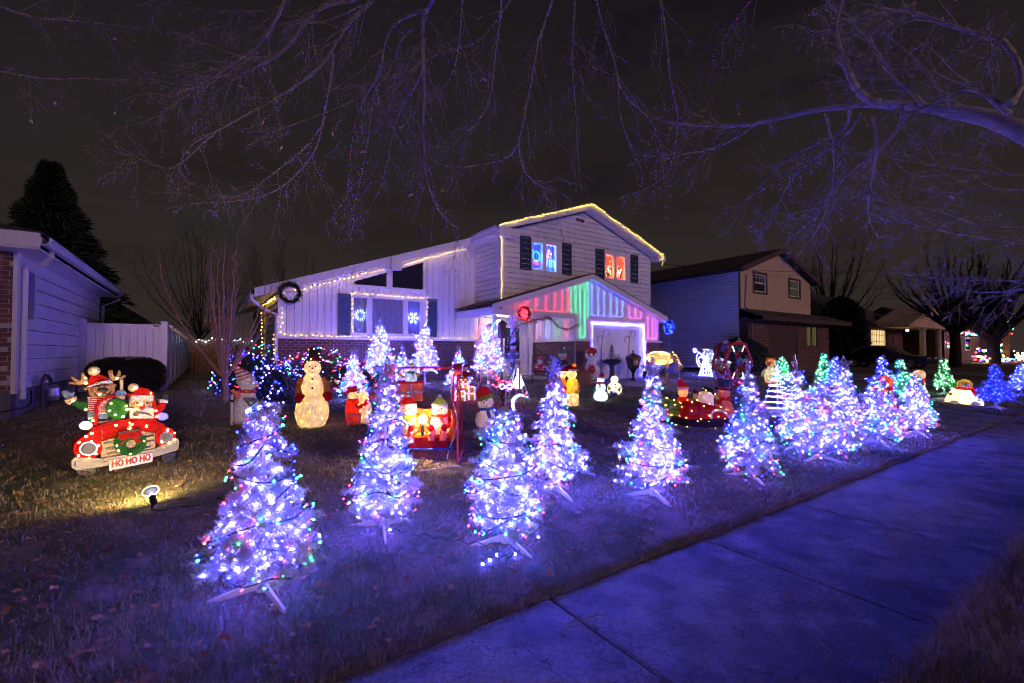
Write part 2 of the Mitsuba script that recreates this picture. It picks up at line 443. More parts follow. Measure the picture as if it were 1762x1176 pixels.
# ================================================================ wall builders
class Wall:
    """a vertical wall plane: o is its left bottom corner seen from outside, ex along it, en outward"""

    def __init__(s, th, o, ex, en, shape, holes=()):
        s.th, s.o, s.ex, s.en = th, np.asarray(o, float), np.asarray(ex, float), np.asarray(en, float)
        s.g = shape
        for h in holes:
            s.g = s.g.difference(h)

    def back(s, mat, name='wall', t=0.1, parent=None):
        return s.th.part(name, M().poly(s.g, s.o, s.ex, [0, 0, 1], s.en, -t, -0.004), mat, parent=parent)

    def laps(s, h, mat, parent, one=False, t=0.034, jit=0.0, piece='siding_board'):
        z0, z1 = s.g.bounds[1], s.g.bounds[3]
        x0, x1 = s.g.bounds[0], s.g.bounds[2]
        al = M()
        z = z0
        while z < z1:
            g = s.g.intersection(sbox(x0 - 1, z, x1 + 1, min(z + h - .013, z1)))
            for p in getattr(g, 'geoms', [g]):
                if p.geom_type != 'Polygon' or p.area < 2e-3:
                    continue
                m = trimesh.creation.extrude_polygon(p, 1.0, engine='earcut')
                v = m.vertices
                out = t * (0.12 + 0.88 * np.clip(1 - (v[:, 1] - z) / h, 0, 1)) + R0.uniform(-jit, jit)
                w = s.o + v[:, :1] * s.ex + v[:, 1:2] * [0, 0, 1] + (v[:, 2] * out)[:, None] * s.en
                f = m.faces if np.dot(np.cross(s.ex, [0, 0, 1]), s.en) > 0 else m.faces[:, ::-1]
                if one:
                    al.add(w, f)
                else:
                    s.th.part(piece, (w, f), mat, parent=parent)
            z += h
        if one:
            s.th.part('siding', al, mat, parent=parent, kind='stuff')

    def boards(s, wd, mat, parent, gap=0.012, t=0.018, piece='board', off=0.0):
        x0, z0, x1, z1 = s.g.bounds
        x = x0 - off
        while x < x1:
            g = s.g.intersection(sbox(max(x, x0), z0, min(x + wd - gap, x1), z1))
            for p in getattr(g, 'geoms', [g]):
                if p.geom_type == 'Polygon' and p.area > 2e-3:
                    s.th.part(piece, M().poly(p, s.o, s.ex, [0, 0, 1], s.en, 0, t + R0.uniform(-.003, .003)), mat, parent=parent)
            x += wd

    def bricks(s, mat, mortar, parent, most=300, pale=None):
        s.th.part('mortar', M().poly(s.g, s.o, s.ex, [0, 0, 1], s.en, -0.09, -0.006), mortar, parent=parent)
        x0, z0, x1, z1 = s.g.bounds
        out = []
        for r in range(int((z1 - z0) / 0.0755)):
            z = z1 - (r + 1) * 0.0755
            x = x0 - (0.105 if r % 2 else 0)
            while x < x1:
                a, b = max(x, x0) + .005, min(x + .2, x1)
                if b - a > .03:
                    g = s.g.intersection(sbox(a, z + .009, b, z + .0755))
                    if not g.is_empty and g.area > 5e-4:
                        out.append(g)
                x += .21
        rest = M()
        for i, g in enumerate(out):
            d = R0.uniform(-.002, .004)
            k = mat if pale is None or R0.random() > .17 else pale
            if i < most:
                s.th.part('brick', M().poly(g, s.o, s.ex, [0, 0, 1], s.en, -.02, d), k, parent=parent)
            else:
                rest.poly(g, s.o, s.ex, [0, 0, 1], s.en, -.02, d)
        if rest.n:
            s.th.part('bricks', rest, mat, parent=parent, kind='stuff')


def frame(outer, inner, o, ex, en, d0, d1):
    g = outer
    for i in inner:
        g = g.difference(i)
    return M().poly(g, o, ex, [0, 0, 1], en, d0, d1)


def curtain(o, ex, en, x0, x1, z0, z1, depth, folds=9, amp=0.025, seed=0):
    n = folds * 8
    x = np.linspace(x0, x1, n)
    rg = np.random.default_rng(seed)
    d = amp * np.sin(np.linspace(0, folds * 2 * np.pi, n) + rg.uniform(0, 6)) + amp * .5 * np.sin(np.linspace(0, folds * 3.3, n))
    o, ex, en = np.asarray(o, float), np.asarray(ex, float), np.asarray(en, float)
    top = o + x[:, None] * ex + (d - depth)[:, None] * en + [0, 0, z1]
    bot = o + x[:, None] * ex + (1.2 * d - depth)[:, None] * en + [0, 0, z0]
    i = np.arange(n - 1)
    return M().add(np.vstack([bot, top]), np.stack([i, i + 1, i + 1 + n, i + n], 1))


def shutter(th, x0, x1, z0, z1, Y, mat, rail=0.05):
    k = th.part('shutter', frame(sbox(x0, z0, x1, z1), [sbox(x0 + rail, z0 + rail, x1 - rail, (z0 + z1) / 2 - rail / 2), sbox(x0 + rail, (z0 + z1) / 2 + rail / 2, x1 - rail, z1 - rail)], (0, Y, 0), (1, 0, 0), (0, -1, 0), .019, .05), mat)
    z = z0 + rail + .02
    while z < z1 - rail:
        th.part('louver', M().ob([(x0 + x1) / 2, Y - .03, z], [(x1 - x0) / 2 - rail + .004, 0, 0], [0, .010, -.021], [0, .003, .0015]), mat, parent=k)
        z += .042
    th.part('back_panel', M().box(x0 + .01, Y - .0185, z0 + .01, x1 - .01, Y - .012, z1 - .01), mat, parent=k)


def light_string(label, runs, col, step=0.11, r=0.011, seed=0, wire='wire_white', hang=0.0, group=None, w=0.3, name='light_string', wr=0.003, jit=0.012):
    """a string of small lamps along polylines"""
    th = Thing(name, label, 'string lights', group=group)
    rg = np.random.default_rng(seed)
    wm, pts = M(), []
    for run in runs:
        run = np.asarray(run, float)
        p = along(run, step)
        p = p + rg.normal(0, jit, p.shape)
        wm.tube(np.vstack([run[:1], p, run[-1:]]), wr, 4)
        q = p - [0, 0, 1] * np.abs(rg.normal(hang, hang * .5 + 1e-6, (len(p), 1))) if hang else p
        pts.append(q + rg.normal(0, .005, q.shape))
    th.part('wire', wm, m_(wire))
    v, f = bulbs(np.vstack(pts), r, seed=seed)
    th.part('bulbs', (v, f), m_('lamp'), emit=col, w=w, kind='stuff')
    return th


def gutter(th, a, b, out, mat, parent=None, name='gutter'):
    a, b, out = (np.asarray(q, float) for q in (a, b, out))
    m = M()
    e = b - a
    prof = [(0, 0), (0, .12), (.012, .12), (.012, .012), (.07, .012), (.10, .07), (.10, .12), (.118, .12), (.115, .06), (.08, 0)]
    m.poly(Polygon(prof), a, out, [0, 0, 1], e, 0, 1)
    return th.part(name, m, mat, parent=parent)


def roof_slab(th, quad, t, mat, name='roof', parent=None):
    """quad: four corners of the roof's top, anticlockwise from above"""
    q = np.asarray(quad, float)
    v = np.vstack([q, q - [0, 0, t]])
    f = [[0, 1, 2, 3], [7, 6, 5, 4], [0, 4, 5, 1], [1, 5, 6, 2], [2, 6, 7, 3], [3, 7, 4, 0]]
    return th.part(name, M().add(v, f), mat, parent=parent)


# ================================================================ the decorated house
EX, EZ, EN = (1, 0, 0), (0, 0, 1), (0, -1, 0)
H = Thing('split_level_house', 'white split level house with lit gables, dark shutters and an attached garage', 'house')
YL, YU, YG = 14.2, 12.5, 12.0
# --- low wing: brick base, boards, big window and slanted window above it
wing = H.part('wall', M().box(1.8, 14.32, .3, 8.02, 22, 3.1).add([[1.8, 14.32, 3.1], [8.02, 14.32, 3.1], [8.02, 14.32, 5.28], [1.8, 22, 3.1], [8.02, 22, 3.1], [8.02, 22, 5.28]], [[0, 1, 2], [3, 5, 4], [0, 2, 5], [0, 5, 3], [1, 4, 5], [1, 5, 2]]), m_('dark'))
win_o, win_in = sbox(3.70, 1.98, 6.15, 3.22), [sbox(3.77, 2.05, 4.17, 3.13), sbox(4.33, 2.05, 5.33, 3.13), sbox(5.49, 2.05, 5.93, 3.13)]
cl_o = Polygon([(3.70, 3.46), (6.13, 3.46), (6.13, 4.60), (3.70, 3.73)])
cl_in = [Polygon([(3.78, 3.53), (4.79, 3.53), (4.79, 3.99), (3.78, 3.62)]), Polygon([(4.97, 3.53), (6.03, 3.53), (6.03, 4.45), (4.97, 4.06)])]
w1 = Wall(H, (0, YL, 0), EX, EN, Polygon([(1.72, 1.90), (8.03, 1.90), (8.03, 5.36), (1.72, 3.18)]), [win_o, cl_o])
k = H.part('front_wall', M().poly(w1.g, w1.o, EX, EZ, EN, -.08, -.004), m_('groove_shade'))
w1.boards(.203, m_('boards'), k)
wb = Wall(H, (0, YL - .06, 0), EX, EN, sbox(1.72, .38, 8.03, 1.83))
wb.bricks(m_('brick'), m_('mortar'), k, 300)
H.part('ledge', M().box(1.68, 14.07, 1.832, 8.028, 14.179, 1.90), m_('trim'), parent=k)
H.part('corner_trim', M().box(1.70, 14.16, 1.902, 1.80, 14.178, 3.2), m_('trim'), parent=k)
k = H.part('window', frame(win_o, win_in, (0, YL, 0), EX, EN, -.06, .045), m_('trim'))
for g in win_in:
    b = g.bounds
    H.part('pane', M().poly(g, (0, YL, 0), EX, EZ, EN, -.004, -.004 + 1e-4).get() and (np.array([[b[0], YL + .01, b[1]], [b[2], YL + .01, b[1]], [b[2], YL + .01, b[3]], [b[0], YL + .01, b[3]]]), np.array([[0, 1, 2], [0, 2, 3]])), m_('glass'), parent=k)
    H.part('curtain', curtain((0, YL, 0), EX, EN, b[0] - .05, b[2] + .05, b[1], b[3], .085, int(9 * (b[2] - b[0]) + 3), .012, int(b[0] * 10)), m_('curtain'), parent=k)
H.part('sill', M().box(3.66, 14.10, 1.92, 6.2, 14.154, 1.978), m_('trim'), parent=k)
k = H.part('window', frame(cl_o, cl_in, (0, YL, 0), EX, EN, -.06, .05), m_('trim'), label='slanted pair of dark upper windows')
for g in cl_in:
    H.part('pane', M().poly(g, (0, YL, 0), EX, EZ, EN, -.05, -.02), m_('pane_dark'), parent=k)
shutter(H, 3.30, 3.68, 1.95, 3.22, YL, m_('shutter'))
shutter(H, 6.17, 6.53, 1.95, 3.24, YL, m_('shutter'))
# side wall of the wing under the eave
ws = Wall(H, (1.72, 22, 0), (0, -1, 0), (-1, 0, 0), sbox(0, .4, 7.79, 3.12))
k = ws.back(m_('groove_shade'), 'side_wall')
ws.laps(.19, m_('beige'), k)
RS = .346
zr = lambda x: 3.14 + RS * (x - 1.08)
k = roof_slab(H, [(1.08, 13.72, zr(1.08)), (8.03, 13.72, zr(8.03)), (8.03, 22.4, zr(8.03)), (1.08, 22.4, zr(1.08))], .03, m_('roof'))
H.part('fascia', M().poly(Polygon([(1.10, zr(1.1) - .22), (7.60, zr(7.6) - .22), (7.60, zr(7.6) - .031), (1.10, zr(1.1) - .031)]), (0, 13.76, 0), EX, EZ, EN, 0, .028), m_('trim'), parent=k)
H.part('drip_edge', M().poly(Polygon([(1.08, zr(1.08) - .06), (7.6, zr(7.6) - .06), (7.6, zr(7.6) + .012), (1.08, zr(1.08) + .012)]), (0, 13.72, 0), EX, EZ, EN, .002, .016), m_('trim'), parent=k)
H.part('soffit', M().add([(1.10, 13.77, zr(1.1) - .19), (8.02, 13.77, zr(8.02) - .19), (8.02, 14.19, zr(8.02) - .19), (1.10, 14.19, zr(1.1) - .19), (1.10, 22, zr(1.1) - .19), (1.70, 22, zr(1.7) - .19), (1.70, 14.19, zr(1.7) - .19)], [[0, 2, 1], [0, 3, 2], [3, 4, 5], [3, 5, 6]]), m_('beige'), parent=k)
gutter(H, (1.10, 22.2, zr(1.1) - .19), (1.10, 13.76, zr(1.1) - .19), (-1, 0, 0), m_('trim'), k)
H.part('beam_end', M().box(4.74, 13.55, 4.00, 5.06, 13.735, 4.40), m_('trim'), parent=k)
H.part('downspout', M().tube([(1.02, 13.80, 3.0), (1.02, 13.82, 2.86), (1.35, 14.0, 2.62), (1.66, 14.13, 2.5), (1.66, 14.13, .5)], .042, 8), m_('trim'))

# --- upper storey
up = H.part('upper_wall', M().box(8.08, 12.6, 2.8, 15.36, 22, 5.3).add([[8.08, 12.6, 5.3], [15.36, 12.6, 5.3], [11.7, 12.6, 6.55], [8.08, 22, 5.3], [15.36, 22, 5.3], [11.7, 22, 6.55]], [[0, 1, 2], [3, 5, 4], [0, 2, 5], [0, 5, 3], [1, 4, 5], [1, 5, 2]]), m_('dark'))
u1o, u1i = sbox(9.24, 4.25, 10.60, 5.33), [sbox(9.29, 4.31, 9.75, 5.24), sbox(9.90, 4.31, 10.36, 5.24)]
u2o, u2i = sbox(12.75, 4.27, 14.14, 5.33), [sbox(12.81, 4.33, 13.28, 5.24), sbox(13.40, 4.33, 13.92, 5.24)]
w2 = Wall(H, (0, YU, 0), EX, EN, Polygon([(8.13, 2.90), (15.36, 2.90), (15.36, 5.43), (11.7, 6.67), (8.13, 5.44)]), [u1o, u2o])
w2.back(m_('groove_shade'), 'face', .08, up)
w2.laps(.172, m_('siding'), up)
w3 = Wall(H, (8.03, 14.2, 0), (0, -1, 0), (-1, 0, 0), sbox(.001, 2.90, 1.6, 5.38))
w3.back(m_('groove_shade'), 'face', .05, up)
w3.laps(.172, m_('siding'), up)
for x0, x1 in ((8.01, 8.13), (15.36, 15.44)):
    H.part('corner_post', M().box(x0, 12.47, 2.88, x1, 12.58, 5.42), m_('trim'), parent=up)
H.part('bottom_trim', M().box(8.0, 12.455, 2.80, 15.44, 12.52, 2.895), m_('trim'), parent=up)
for wo, wi, cm in ((u1o, u1i, 'curtain_blue'), (u2o, u2i, 'curtain_red')):
    k = H.part('window', frame(wo, wi, (0, YU, 0), EX, EN, -.06, .04), m_('trim'), label='upstairs window with %s lit curtains' % ('blue' if cm == 'curtain_blue' else 'red'))
    for g in wi:
        b = g.bounds
        H.part('pane', (np.array([[b[0], YU + .01, b[1]], [b[2], YU + .01, b[1]], [b[2], YU + .01, b[3]], [b[0], YU + .01, b[3]]]), np.array([[0, 1, 2], [0, 2, 3]])), m_('glass'), parent=k)
        H.part('curtain', curtain((0, YU, 0), EX, EN, b[0] - .04, b[2] + .04, b[1], b[3], .085, 7, .012, int(b[0] * 10)), m_(cm), parent=k, emit=(.03, .07, .62) if cm == 'curtain_blue' else (.5, .10, .045), w=.06)
for x0, x1 in ((8.77, 9.22), (10.62, 11.06), (12.27, 12.73), (14.22, 14.66)):
    shutter(H, x0, x1, 4.24, 5.40, YU, m_('shutter_dark'), .04)
zu = lambda x: 6.89 - .341 * abs(x - 11.7)
k = roof_slab(H, [(7.64, 12.02, zu(7.64)), (11.7, 12.02, zu(11.7)), (11.7, 22.4, zu(11.7)), (7.64, 22.4, zu(7.64))], .03, m_('roof'))
kr = roof_slab(H, [(11.7, 12.02, zu(11.7)), (15.78, 12.02, zu(15.78)), (15.78, 22.4, zu(15.78)), (11.7, 22.4, zu(11.7))], .03, m_('roof'))
rake = lambda xa, xb, up_, dn: Polygon([(xa, zu(xa) - dn), (xb, zu(xb) - dn), (xb, zu(xb) - up_), (xa, zu(xa) - up_)])
for kk, xa, xb in ((k, 7.66, 11.699), (kr, 11.701, 15.76)):
    H.part('fascia', M().poly(rake(xa, xb, .031, .20), (0, 12.05, 0), EX, EZ, EN, 0, .028), m_('trim'), parent=kk)
    H.part('soffit', M().add([(xa, 12.055, zu(xa) - .19), (xb, 12.055, zu(xb) - .19), (xb, 12.49, zu(xb) - .19), (xa, 12.49, zu(xa) - .19)], [[0, 3, 2, 1]]), m_('trim'), parent=kk)
H.part('eave_return', M().box(7.68, 12.06, 5.22, 8.5, 12.46, 5.44), m_('trim'), parent=k)
H.part('eave_return', M().box(15.45, 12.06, 5.22, 15.9, 12.46, 5.48), m_('trim'), parent=kr)
gutter(H, (7.66, 22.2, 5.34), (7.66, 12.06, 5.34), (-1, 0, 0), m_('trim'), k)
gutter(H, (15.76, 12.06, 5.36), (15.76, 22.2, 5.36), (1, 0, 0), m_('trim'), kr)
fl = H.part('floodlight', M().lathe([(.0, 0), (.03, 0), (.065, .12), (.07, .14), (0, .14)], 12, (11.35, 12.40, 6.30), np.array([[1, 0, 0], [0, .5, .87], [0, -.87, .5]])).lathe([(.0, 0), (.03, 0), (.065, .12), (.07, .14), (0, .14)], 12, (11.6, 12.40, 6.28), np.array([[1, 0, 0], [0, .5, .87], [0, -.87, .5]])).box(11.33, 12.38, 6.30, 11.62, 12.48, 6.36), m_('trim_dark'))

H.part('eave_soffit', M().box(7.67, 12.06, 5.27, 8.03, 14.2, 5.31), m_('trim'), parent=k)
H.part('eave_fascia', M().box(7.64, 12.07, 5.26, 7.669, 14.3, 5.47), m_('trim'), parent=k)
# --- garage front, porch and its gable
zp = lambda x: 4.26 - (.312 if x < 11.42 else .328) * abs(x - 11.42)
gd = sbox(11.52, .3, 14.48, 2.60)
gab = Polygon([(7.75, 2.72), (10.8, 2.72), (10.8, 1.90), (15.33, 1.90), (15.33, zp(15.33) - .17), (11.42, 4.09), (7.75, zp(7.75) - .17)])
w4 = Wall(H, (0, YG, 0), EX, EN, gab, [gd])
k = w4.back(m_('groove_shade'), 'gable_wall', .08)
w4.boards(.2, m_('boards'), k)
for a, b in ((10.8, 11.5), (14.5, 15.33)):
    wq = Wall(H, (0, YG - .05, 0), EX, EN, sbox(a, .4, b, 1.83))
    wq.bricks(m_('brick'), m_('mortar'), k, 120)
    H.part('ledge', M().box(a - .04, 11.86, 1.832, b + (.06 if b > 15 else -.002), 11.981, 1.90), m_('trim'), parent=k)
w5 = Wall(H, (10.8, 14.5, 0), (0, -1, 0), (-1, 0, 0), sbox(.02, 1.90, 2.49, 2.74))
k5 = w5.back(m_('groove_shade'), 'porch_wall', .06)
w5.boards(.2, m_('boards'), k5)
w6 = Wall(H, (10.75, 14.5, 0), (0, -1, 0), (-1, 0, 0), sbox(.02, .4, 2.49, 1.83))
w6.bricks(m_('brick'), m_('mortar'), k5, 10)
H.part('ledge', M().box(10.63, 12.0, 1.832, 10.779, 14.48, 1.90), m_('trim'), parent=k5)
w7 = Wall(H, (0, 14.5, 0), EX, EN, sbox(8.03, .4, 10.8, 2.74), [sbox(9.35, .4, 10.3, 2.5)])
k7 = w7.back(m_('boards'), 'porch_back_wall', .06)
w7.boards(.2, m_('boards'), k7)
kd = H.part('door', frame(sbox(9.36, .45, 10.29, 2.49), [sbox(9.48, 1.2, 10.17, 2.38)], (0, 14.5, 0), EX, EN, -.05, .01), m_('trim'))
H.part('pane', M().box(9.48, 14.51, 1.2, 10.17, 14.53, 2.38), m_('pane_dark'), parent=kd)
H.part('handle', M().tube([(9.44, 14.46, 1.3), (9.44, 14.43, 1.3), (9.44, 14.43, 1.45), (9.44, 14.46, 1.45)], .012), m_('iron'), parent=kd)
H.part('porch_floor', M().box(8.03, 11.9, .2, 10.74, 14.5, .56), m_('concrete'))
H.part('porch_ceiling', M().box(7.6, 12.09, 2.76, 10.79, 14.49, 2.80), m_('boards'))
for x, y in ((8.12, 11.95), (8.12, 13.05), (8.12, 14.02), (10.58, 14.3)):
    kp = H.part('porch_post', M().box(x - .055, y - .055, .5, x + .055, y + .055, 2.74), m_('trim'))
    H.part('post_base', M().box(x - .075, y - .075, .5, x + .075, y + .075, .66), m_('trim'), parent=kp)
H.part('beam', M().box(7.45, 11.80, 2.62, 10.79, 11.975, 2.80), m_('trim'))
H.part('beam', M().box(7.30, 12.1, 2.62, 7.55, 14.15, 2.84), m_('trim'))
kl = roof_slab(H, [(7.2, 11.7, zp(7.2)), (11.42, 11.7, zp(11.42)), (11.42, 12.47, zp(11.42)), (7.2, 12.47, zp(7.2))], .03, m_('roof'))
roof_slab(H, [(7.2, 12.47, zp(7.2)), (8.0, 12.47, zp(8.0)), (8.0, 14.18, zp(8.0)), (7.2, 14.18, zp(7.2))], .03, m_('roof'))
kr = roof_slab(H, [(11.42, 11.7, zp(11.42)), (15.5, 11.7, zp(15.5)), (15.5, 12.47, zp(15.5)), (11.42, 12.47, zp(11.42))], .03, m_('roof'))
prake = lambda xa, xb, u_, dn: Polygon([(xa, zp(xa) - dn), (xb, zp(xb) - dn), (xb, zp(xb) - u_), (xa, zp(xa) - u_)])
for kk, xa, xb in ((kl, 7.22, 11.419), (kr, 11.421, 15.48)):
    H.part('fascia', M().poly(prake(xa, xb, .031, .21), (0, 11.74, 0), EX, EZ, EN, 0, .03), m_('trim'), parent=kk)
    H.part('soffit', M().add([(xa, 11.745, zp(xa) - .18), (xb, 11.745, zp(xb) - .18), (xb, 11.98, zp(xb) - .18), (xa, 11.98, zp(xa) - .18)], [[0, 3, 2, 1]]), m_('trim'), parent=kk)
H.part('eave_return', M().box(15.34, 11.76, 2.66, 15.62, 12.4, 2.90), m_('trim'), parent=kr)
H.part('eave_return', M().box(7.24, 11.76, 2.62, 7.44, 14.1, 2.84), m_('trim'), parent=kl)
# garage door: panels in rows
kd = H.part('garage_door', M().box(11.53, 12.08, .44, 14.47, 12.12, 2.60), m_('trim'))
for r in range(4):
    H.part('section', M().box(11.54, 12.062, .452 + r * .535, 14.46, 12.079, .98 + r * .535), m_('plastic_white'), parent=kd)
    for c in range(4):
        x0, z0 = 11.62 + c * .715, .53 + r * .535
        H.part('panel', frame(sbox(x0, z0, x0 + .6, z0 + .37), [sbox(x0 + .03, z0 + .03, x0 + .57, z0 + .34)], (0, 12.062, 0), EX, EN, 0, .014).box(x0 + .07, 12.052, z0 + .07, x0 + .53, 12.0619, z0 + .30), m_('plastic_white'), parent=kd)
H.part('handle', M().tube([(12.95, 12.05, 1.22), (12.95, 12.0, 1.22), (13.05, 12.0, 1.22), (13.05, 12.05, 1.22)], .012), m_('iron'), parent=kd)
H.part('casing', frame(sbox(11.46, .44, 14.54, 2.68), [sbox(11.53, .3, 14.47, 2.6)], (0, YG, 0), EX, EN, -.06, .025), m_('trim'), parent=kd)
H.part('back_volume', M().box(10.95, 12.2, .3, 15.25, 22, 2.85), m_('dark'))
pl = Thing('porch_lamp', 'bright cream globe lamp hanging under the porch ceiling', 'lamp', (8.75, 13.75, 2.5))
pl.part('globe', M().ell((0, 0, 0), .1, 2), m_('lamp'), emit=(60, 46, 28), w=.8)
pl.part('stem', M().tube([(0, 0, .1), (0, 0, .26)], .012), m_('iron'))

# ================================================================ lights on the house
light_string('warm white light string under the sloping eave of the low wing, left of the beam', [[(1.78, 14.02, 3.10), (4.72, 14.02, 4.115)]], WARM * .75, .14, .013, 1, hang=.03, w=.5)
light_string('warm white light string under the low wing eave between beam and upper storey', [[(5.08, 14.02, 4.22), (7.55, 14.0, 5.10)]], WARM * .75, .12, .013, 2, hang=.03, w=.5)
light_string('warm light string framing the big picture window', [[(3.72, 14.12, 2.02), (3.70, 14.12, 3.26), (4.9, 14.12, 3.25), (6.17, 14.12, 3.26), (6.14, 14.12, 2.30)]], WARM * .4, .14, .013, 3, hang=.01, w=.4)
light_string('warm light string lying on the brick ledge of the low wing', [[(1.80, 14.10, 1.94), (3.3, 14.10, 1.93)], [(3.3, 14.06, 1.93), (6.5, 14.05, 1.925), (6.6, 14.1, 1.93), (8.0, 14.1, 1.94)], [(4.28, 14.05, 1.9), (4.28, 14.05, 1.5)]], WARM * .4, .14, .013, 4, w=.5)
light_string('warm light string down the front corner of the low wing', [[(1.80, 14.12, 2.75), (1.79, 14.12, 1.98)], [(1.60, 14.05, 2.0), (1.60, 14.05, .9)]], WARM * .4, .13, .013, 5)
light_string('yellow light string along the side eave of the low wing', [[(1.62, 14.1, 2.98), (1.6, 17.5, 2.98)], [(1.60, 17.5, 2.95), (1.62, 17.5, 1.3)]], YELLOW * .5, .12, .015, 6, w=.4)
light_string('yellow light string outlining the top gable', [[(7.66, 12.0, 5.46), (7.78, 12.0, 5.52), (11.7, 11.99, 6.86), (15.62, 12.0, 5.48), (15.62, 12.0, 5.02)]], YELLOW * .5, .075, .012, 7, w=.5, jit=.02)
light_string('yellow light string hanging down the corner of the upper storey', [[(8.0, 12.42, 5.40), (8.0, 12.42, 2.98)]], YELLOW * .5, .09, .012, 8)


def curtain_strip(label, xs, zb, zt, col, Y, seed, w=.5):
    """vertical strips of lamps, doubled back, with a run along the bottom"""
    runs = []
    for i, x in enumerate(xs):
        b, t = zb[i], zt(x)
        runs.append([(x, Y, t), (x + .01, Y, b)])
        if i + 1 < len(xs) and abs(zb[i + 1] - b) < .1:
            runs.append([(x, Y, b), (xs[i + 1], Y, b)])
        runs.append([(x + .075, Y, t - .03), (x + .055, Y, b + .03)])
    return light_string(label, runs, col, .085, .0095, seed, 'wire', w=w, name='light_curtain', jit=.006)


zt = lambda x: zp(x) - .24
curtain_strip('red light strips hanging on the porch gable', [8.65, 9.05, 9.45, 9.84, 10.15, 10.42], [2.84] * 6, zt, np.array((10, .35, .7)), 11.963, 21)
curtain_strip('green light strips hanging on the gable centre', [10.55, 10.76, 10.98, 11.21, 11.36], [2.68, 2.68, 1.98, 1.98, 2.66], zt, np.array((.3, 8, 3)), 11.963, 22)
curtain_strip('blue light strips hanging on the gable above the garage door', [11.55, 11.87, 12.17, 12.52, 12.84, 13.15], [2.80] * 6, zt, np.array((1.4, 2.6, 18)), 11.963, 23)
curtain_strip('pink light strips hanging at the gable end by the driveway', [13.52, 13.88, 14.22, 14.62, 14.90, 15.12], [2.78, 2.78, 2.78, 1.98, 1.98, 1.98], zt, np.array((9, .8, 4.5)), 11.963, 24)
for nm, ys, col in (('pale pink', (14.2, 13.95), (14, 5, 10)), ('pale blue', (13.6, 13.35), (5, 8, 24)), ('pale green', (13.0, 12.8), (3, 16, 7)), ('pale red', (12.5, 12.3), (20, 2.5, 2))):
    light_string('%s light strips on the white side wall inside the porch' % nm, [[(10.765, y, 2.62), (10.765, y + .03, 1.96)] for y in ys for _ in (0,)] + [[(10.73, ys[0] - .1, 2.62), (10.73, ys[0] - .1, 1.96)]], np.array(col) * .5, .08, .0085, int(ys[0] * 10), 'wire', name='light_curtain', w=.2)
light_string('white blue rope light round the garage door', [[(11.58, 11.95, .5), (11.58, 11.95, 2.52), (14.42, 11.95, 2.52), (14.42, 11.95, .5)], [(14.36, 11.95, .5), (14.36, 11.95, 2.46)], [(11.6, 11.93, 2.49), (14.4, 11.93, 2.49)]], np.array((22, 24, 640.)), .075, .008, 31, w=.5, name='rope_light')
light_string('red rope light round the outside of the garage door', [[(11.47, 11.93, .55), (11.47, 11.93, 2.60), (14.52, 11.93, 2.60), (14.52, 11.93, .55)]], np.array((3, .2, .35)), .10, .011, 32, w=.2, name='rope_light')
for x, y, col, nm, s in ((8.12, 14.02, REDL, 'red', 1), (8.12, 13.05, np.array((3, 16, 12.)), 'teal', 2), (8.12, 11.95, BLUEL, 'blue', 3)):
    t = np.linspace(0, 1, 60)
    light_string('%s light string wound round a porch post' % nm, [np.stack([x + .09 * np.cos(t * 40), y + .09 * np.sin(t * 40), .75 + 1.85 * t], 1)], col * .8, .1, .013, 40 + s, 'wire', w=.3)


def snowflake(label, x, z, r, col, seed, Y=14.245):
    th = Thing('snowflake_light', label, 'window light', (0, 0, 0))
    pts, m = [], M()
    for k in range(6 if seed == 1 else 12):
        a = k * math.pi / (3 if seed == 1 else 6)
        d = np.array([math.cos(a), 0, math.sin(a)])
        for t in ((.2, .4, .6, .8, 1.) if seed == 1 else (.62, .8, 1.)):
            pts.append(np.array([x, Y, z]) + d * r * t)
        if seed == 1:
            for sgn in (-1, 1):
                e = np.array([math.cos(a + sgn * .6), 0, math.sin(a + sgn * .6)])
                pts += [np.array([x, Y, z]) + d * r * .5 + e * r * q for q in (.2, .4)]
        m.tube([np.array([x, Y, z]) + d * r * (.05 if seed == 1 else .55), np.array([x, Y, z]) + d * r], .003, 4)
    th.part('wire', m, m_('wire_white'))
    th.part('bulbs', bulbs(pts, .008, seed=seed), m_('lamp'), emit=col * np.array((.7, .7, 1.2)), w=.15, kind='stuff')


snowflake('round white snowflake light behind the narrow window pane by the dark shutter', 3.98, 2.60, .17, ICE * .7, 2)
snowflake('bright white snowflake light in front of a blue curtain', 5.71, 2.58, .19, np.array((9, 13, 150.)), 1)
# lamps in the two upstairs windows
th = Thing('window_wreath_light', 'green wreath light with a red bow in the blue window', 'window light')
a = np.linspace(0, 2 * np.pi, 26)
th.part('bulbs', bulbs(np.stack([9.51 + .15 * np.cos(a), a * 0 + 12.54, 4.78 + .16 * np.sin(a)], 1), .012), m_('lamp'), emit=GREENL * .5, w=.05, kind='stuff')
th.part('bow', bulbs([(9.40 + .03 * i, 12.53, 4.55 + .05 * math.sin(i * 1.7)) for i in range(8)], .016), m_('lamp'), emit=REDL * .6, w=.05)
th = Thing('window_tree_light', 'small green and pink tree shaped light in the blue window', 'window light')
th.part('bulbs', bulbs([(10.13 + dx * (.16 - .2 * h), 12.54, 4.5 + h) for h in (0, .07, .14, .21) for dx in (-1, -.3, .4, 1)], .012), m_('lamp'), emit=np.array((6, 20, 16.)) * .6, w=.05, kind='stuff')
th.part('star', bulbs([(10.05 + .17 * math.cos(i * 1.3) * (i / 9), 12.54, 4.93 + .13 * math.sin(i * 2.1)) for i in range(10)], .016), m_('lamp'), emit=np.array((30, 7, 14.)), w=.05)
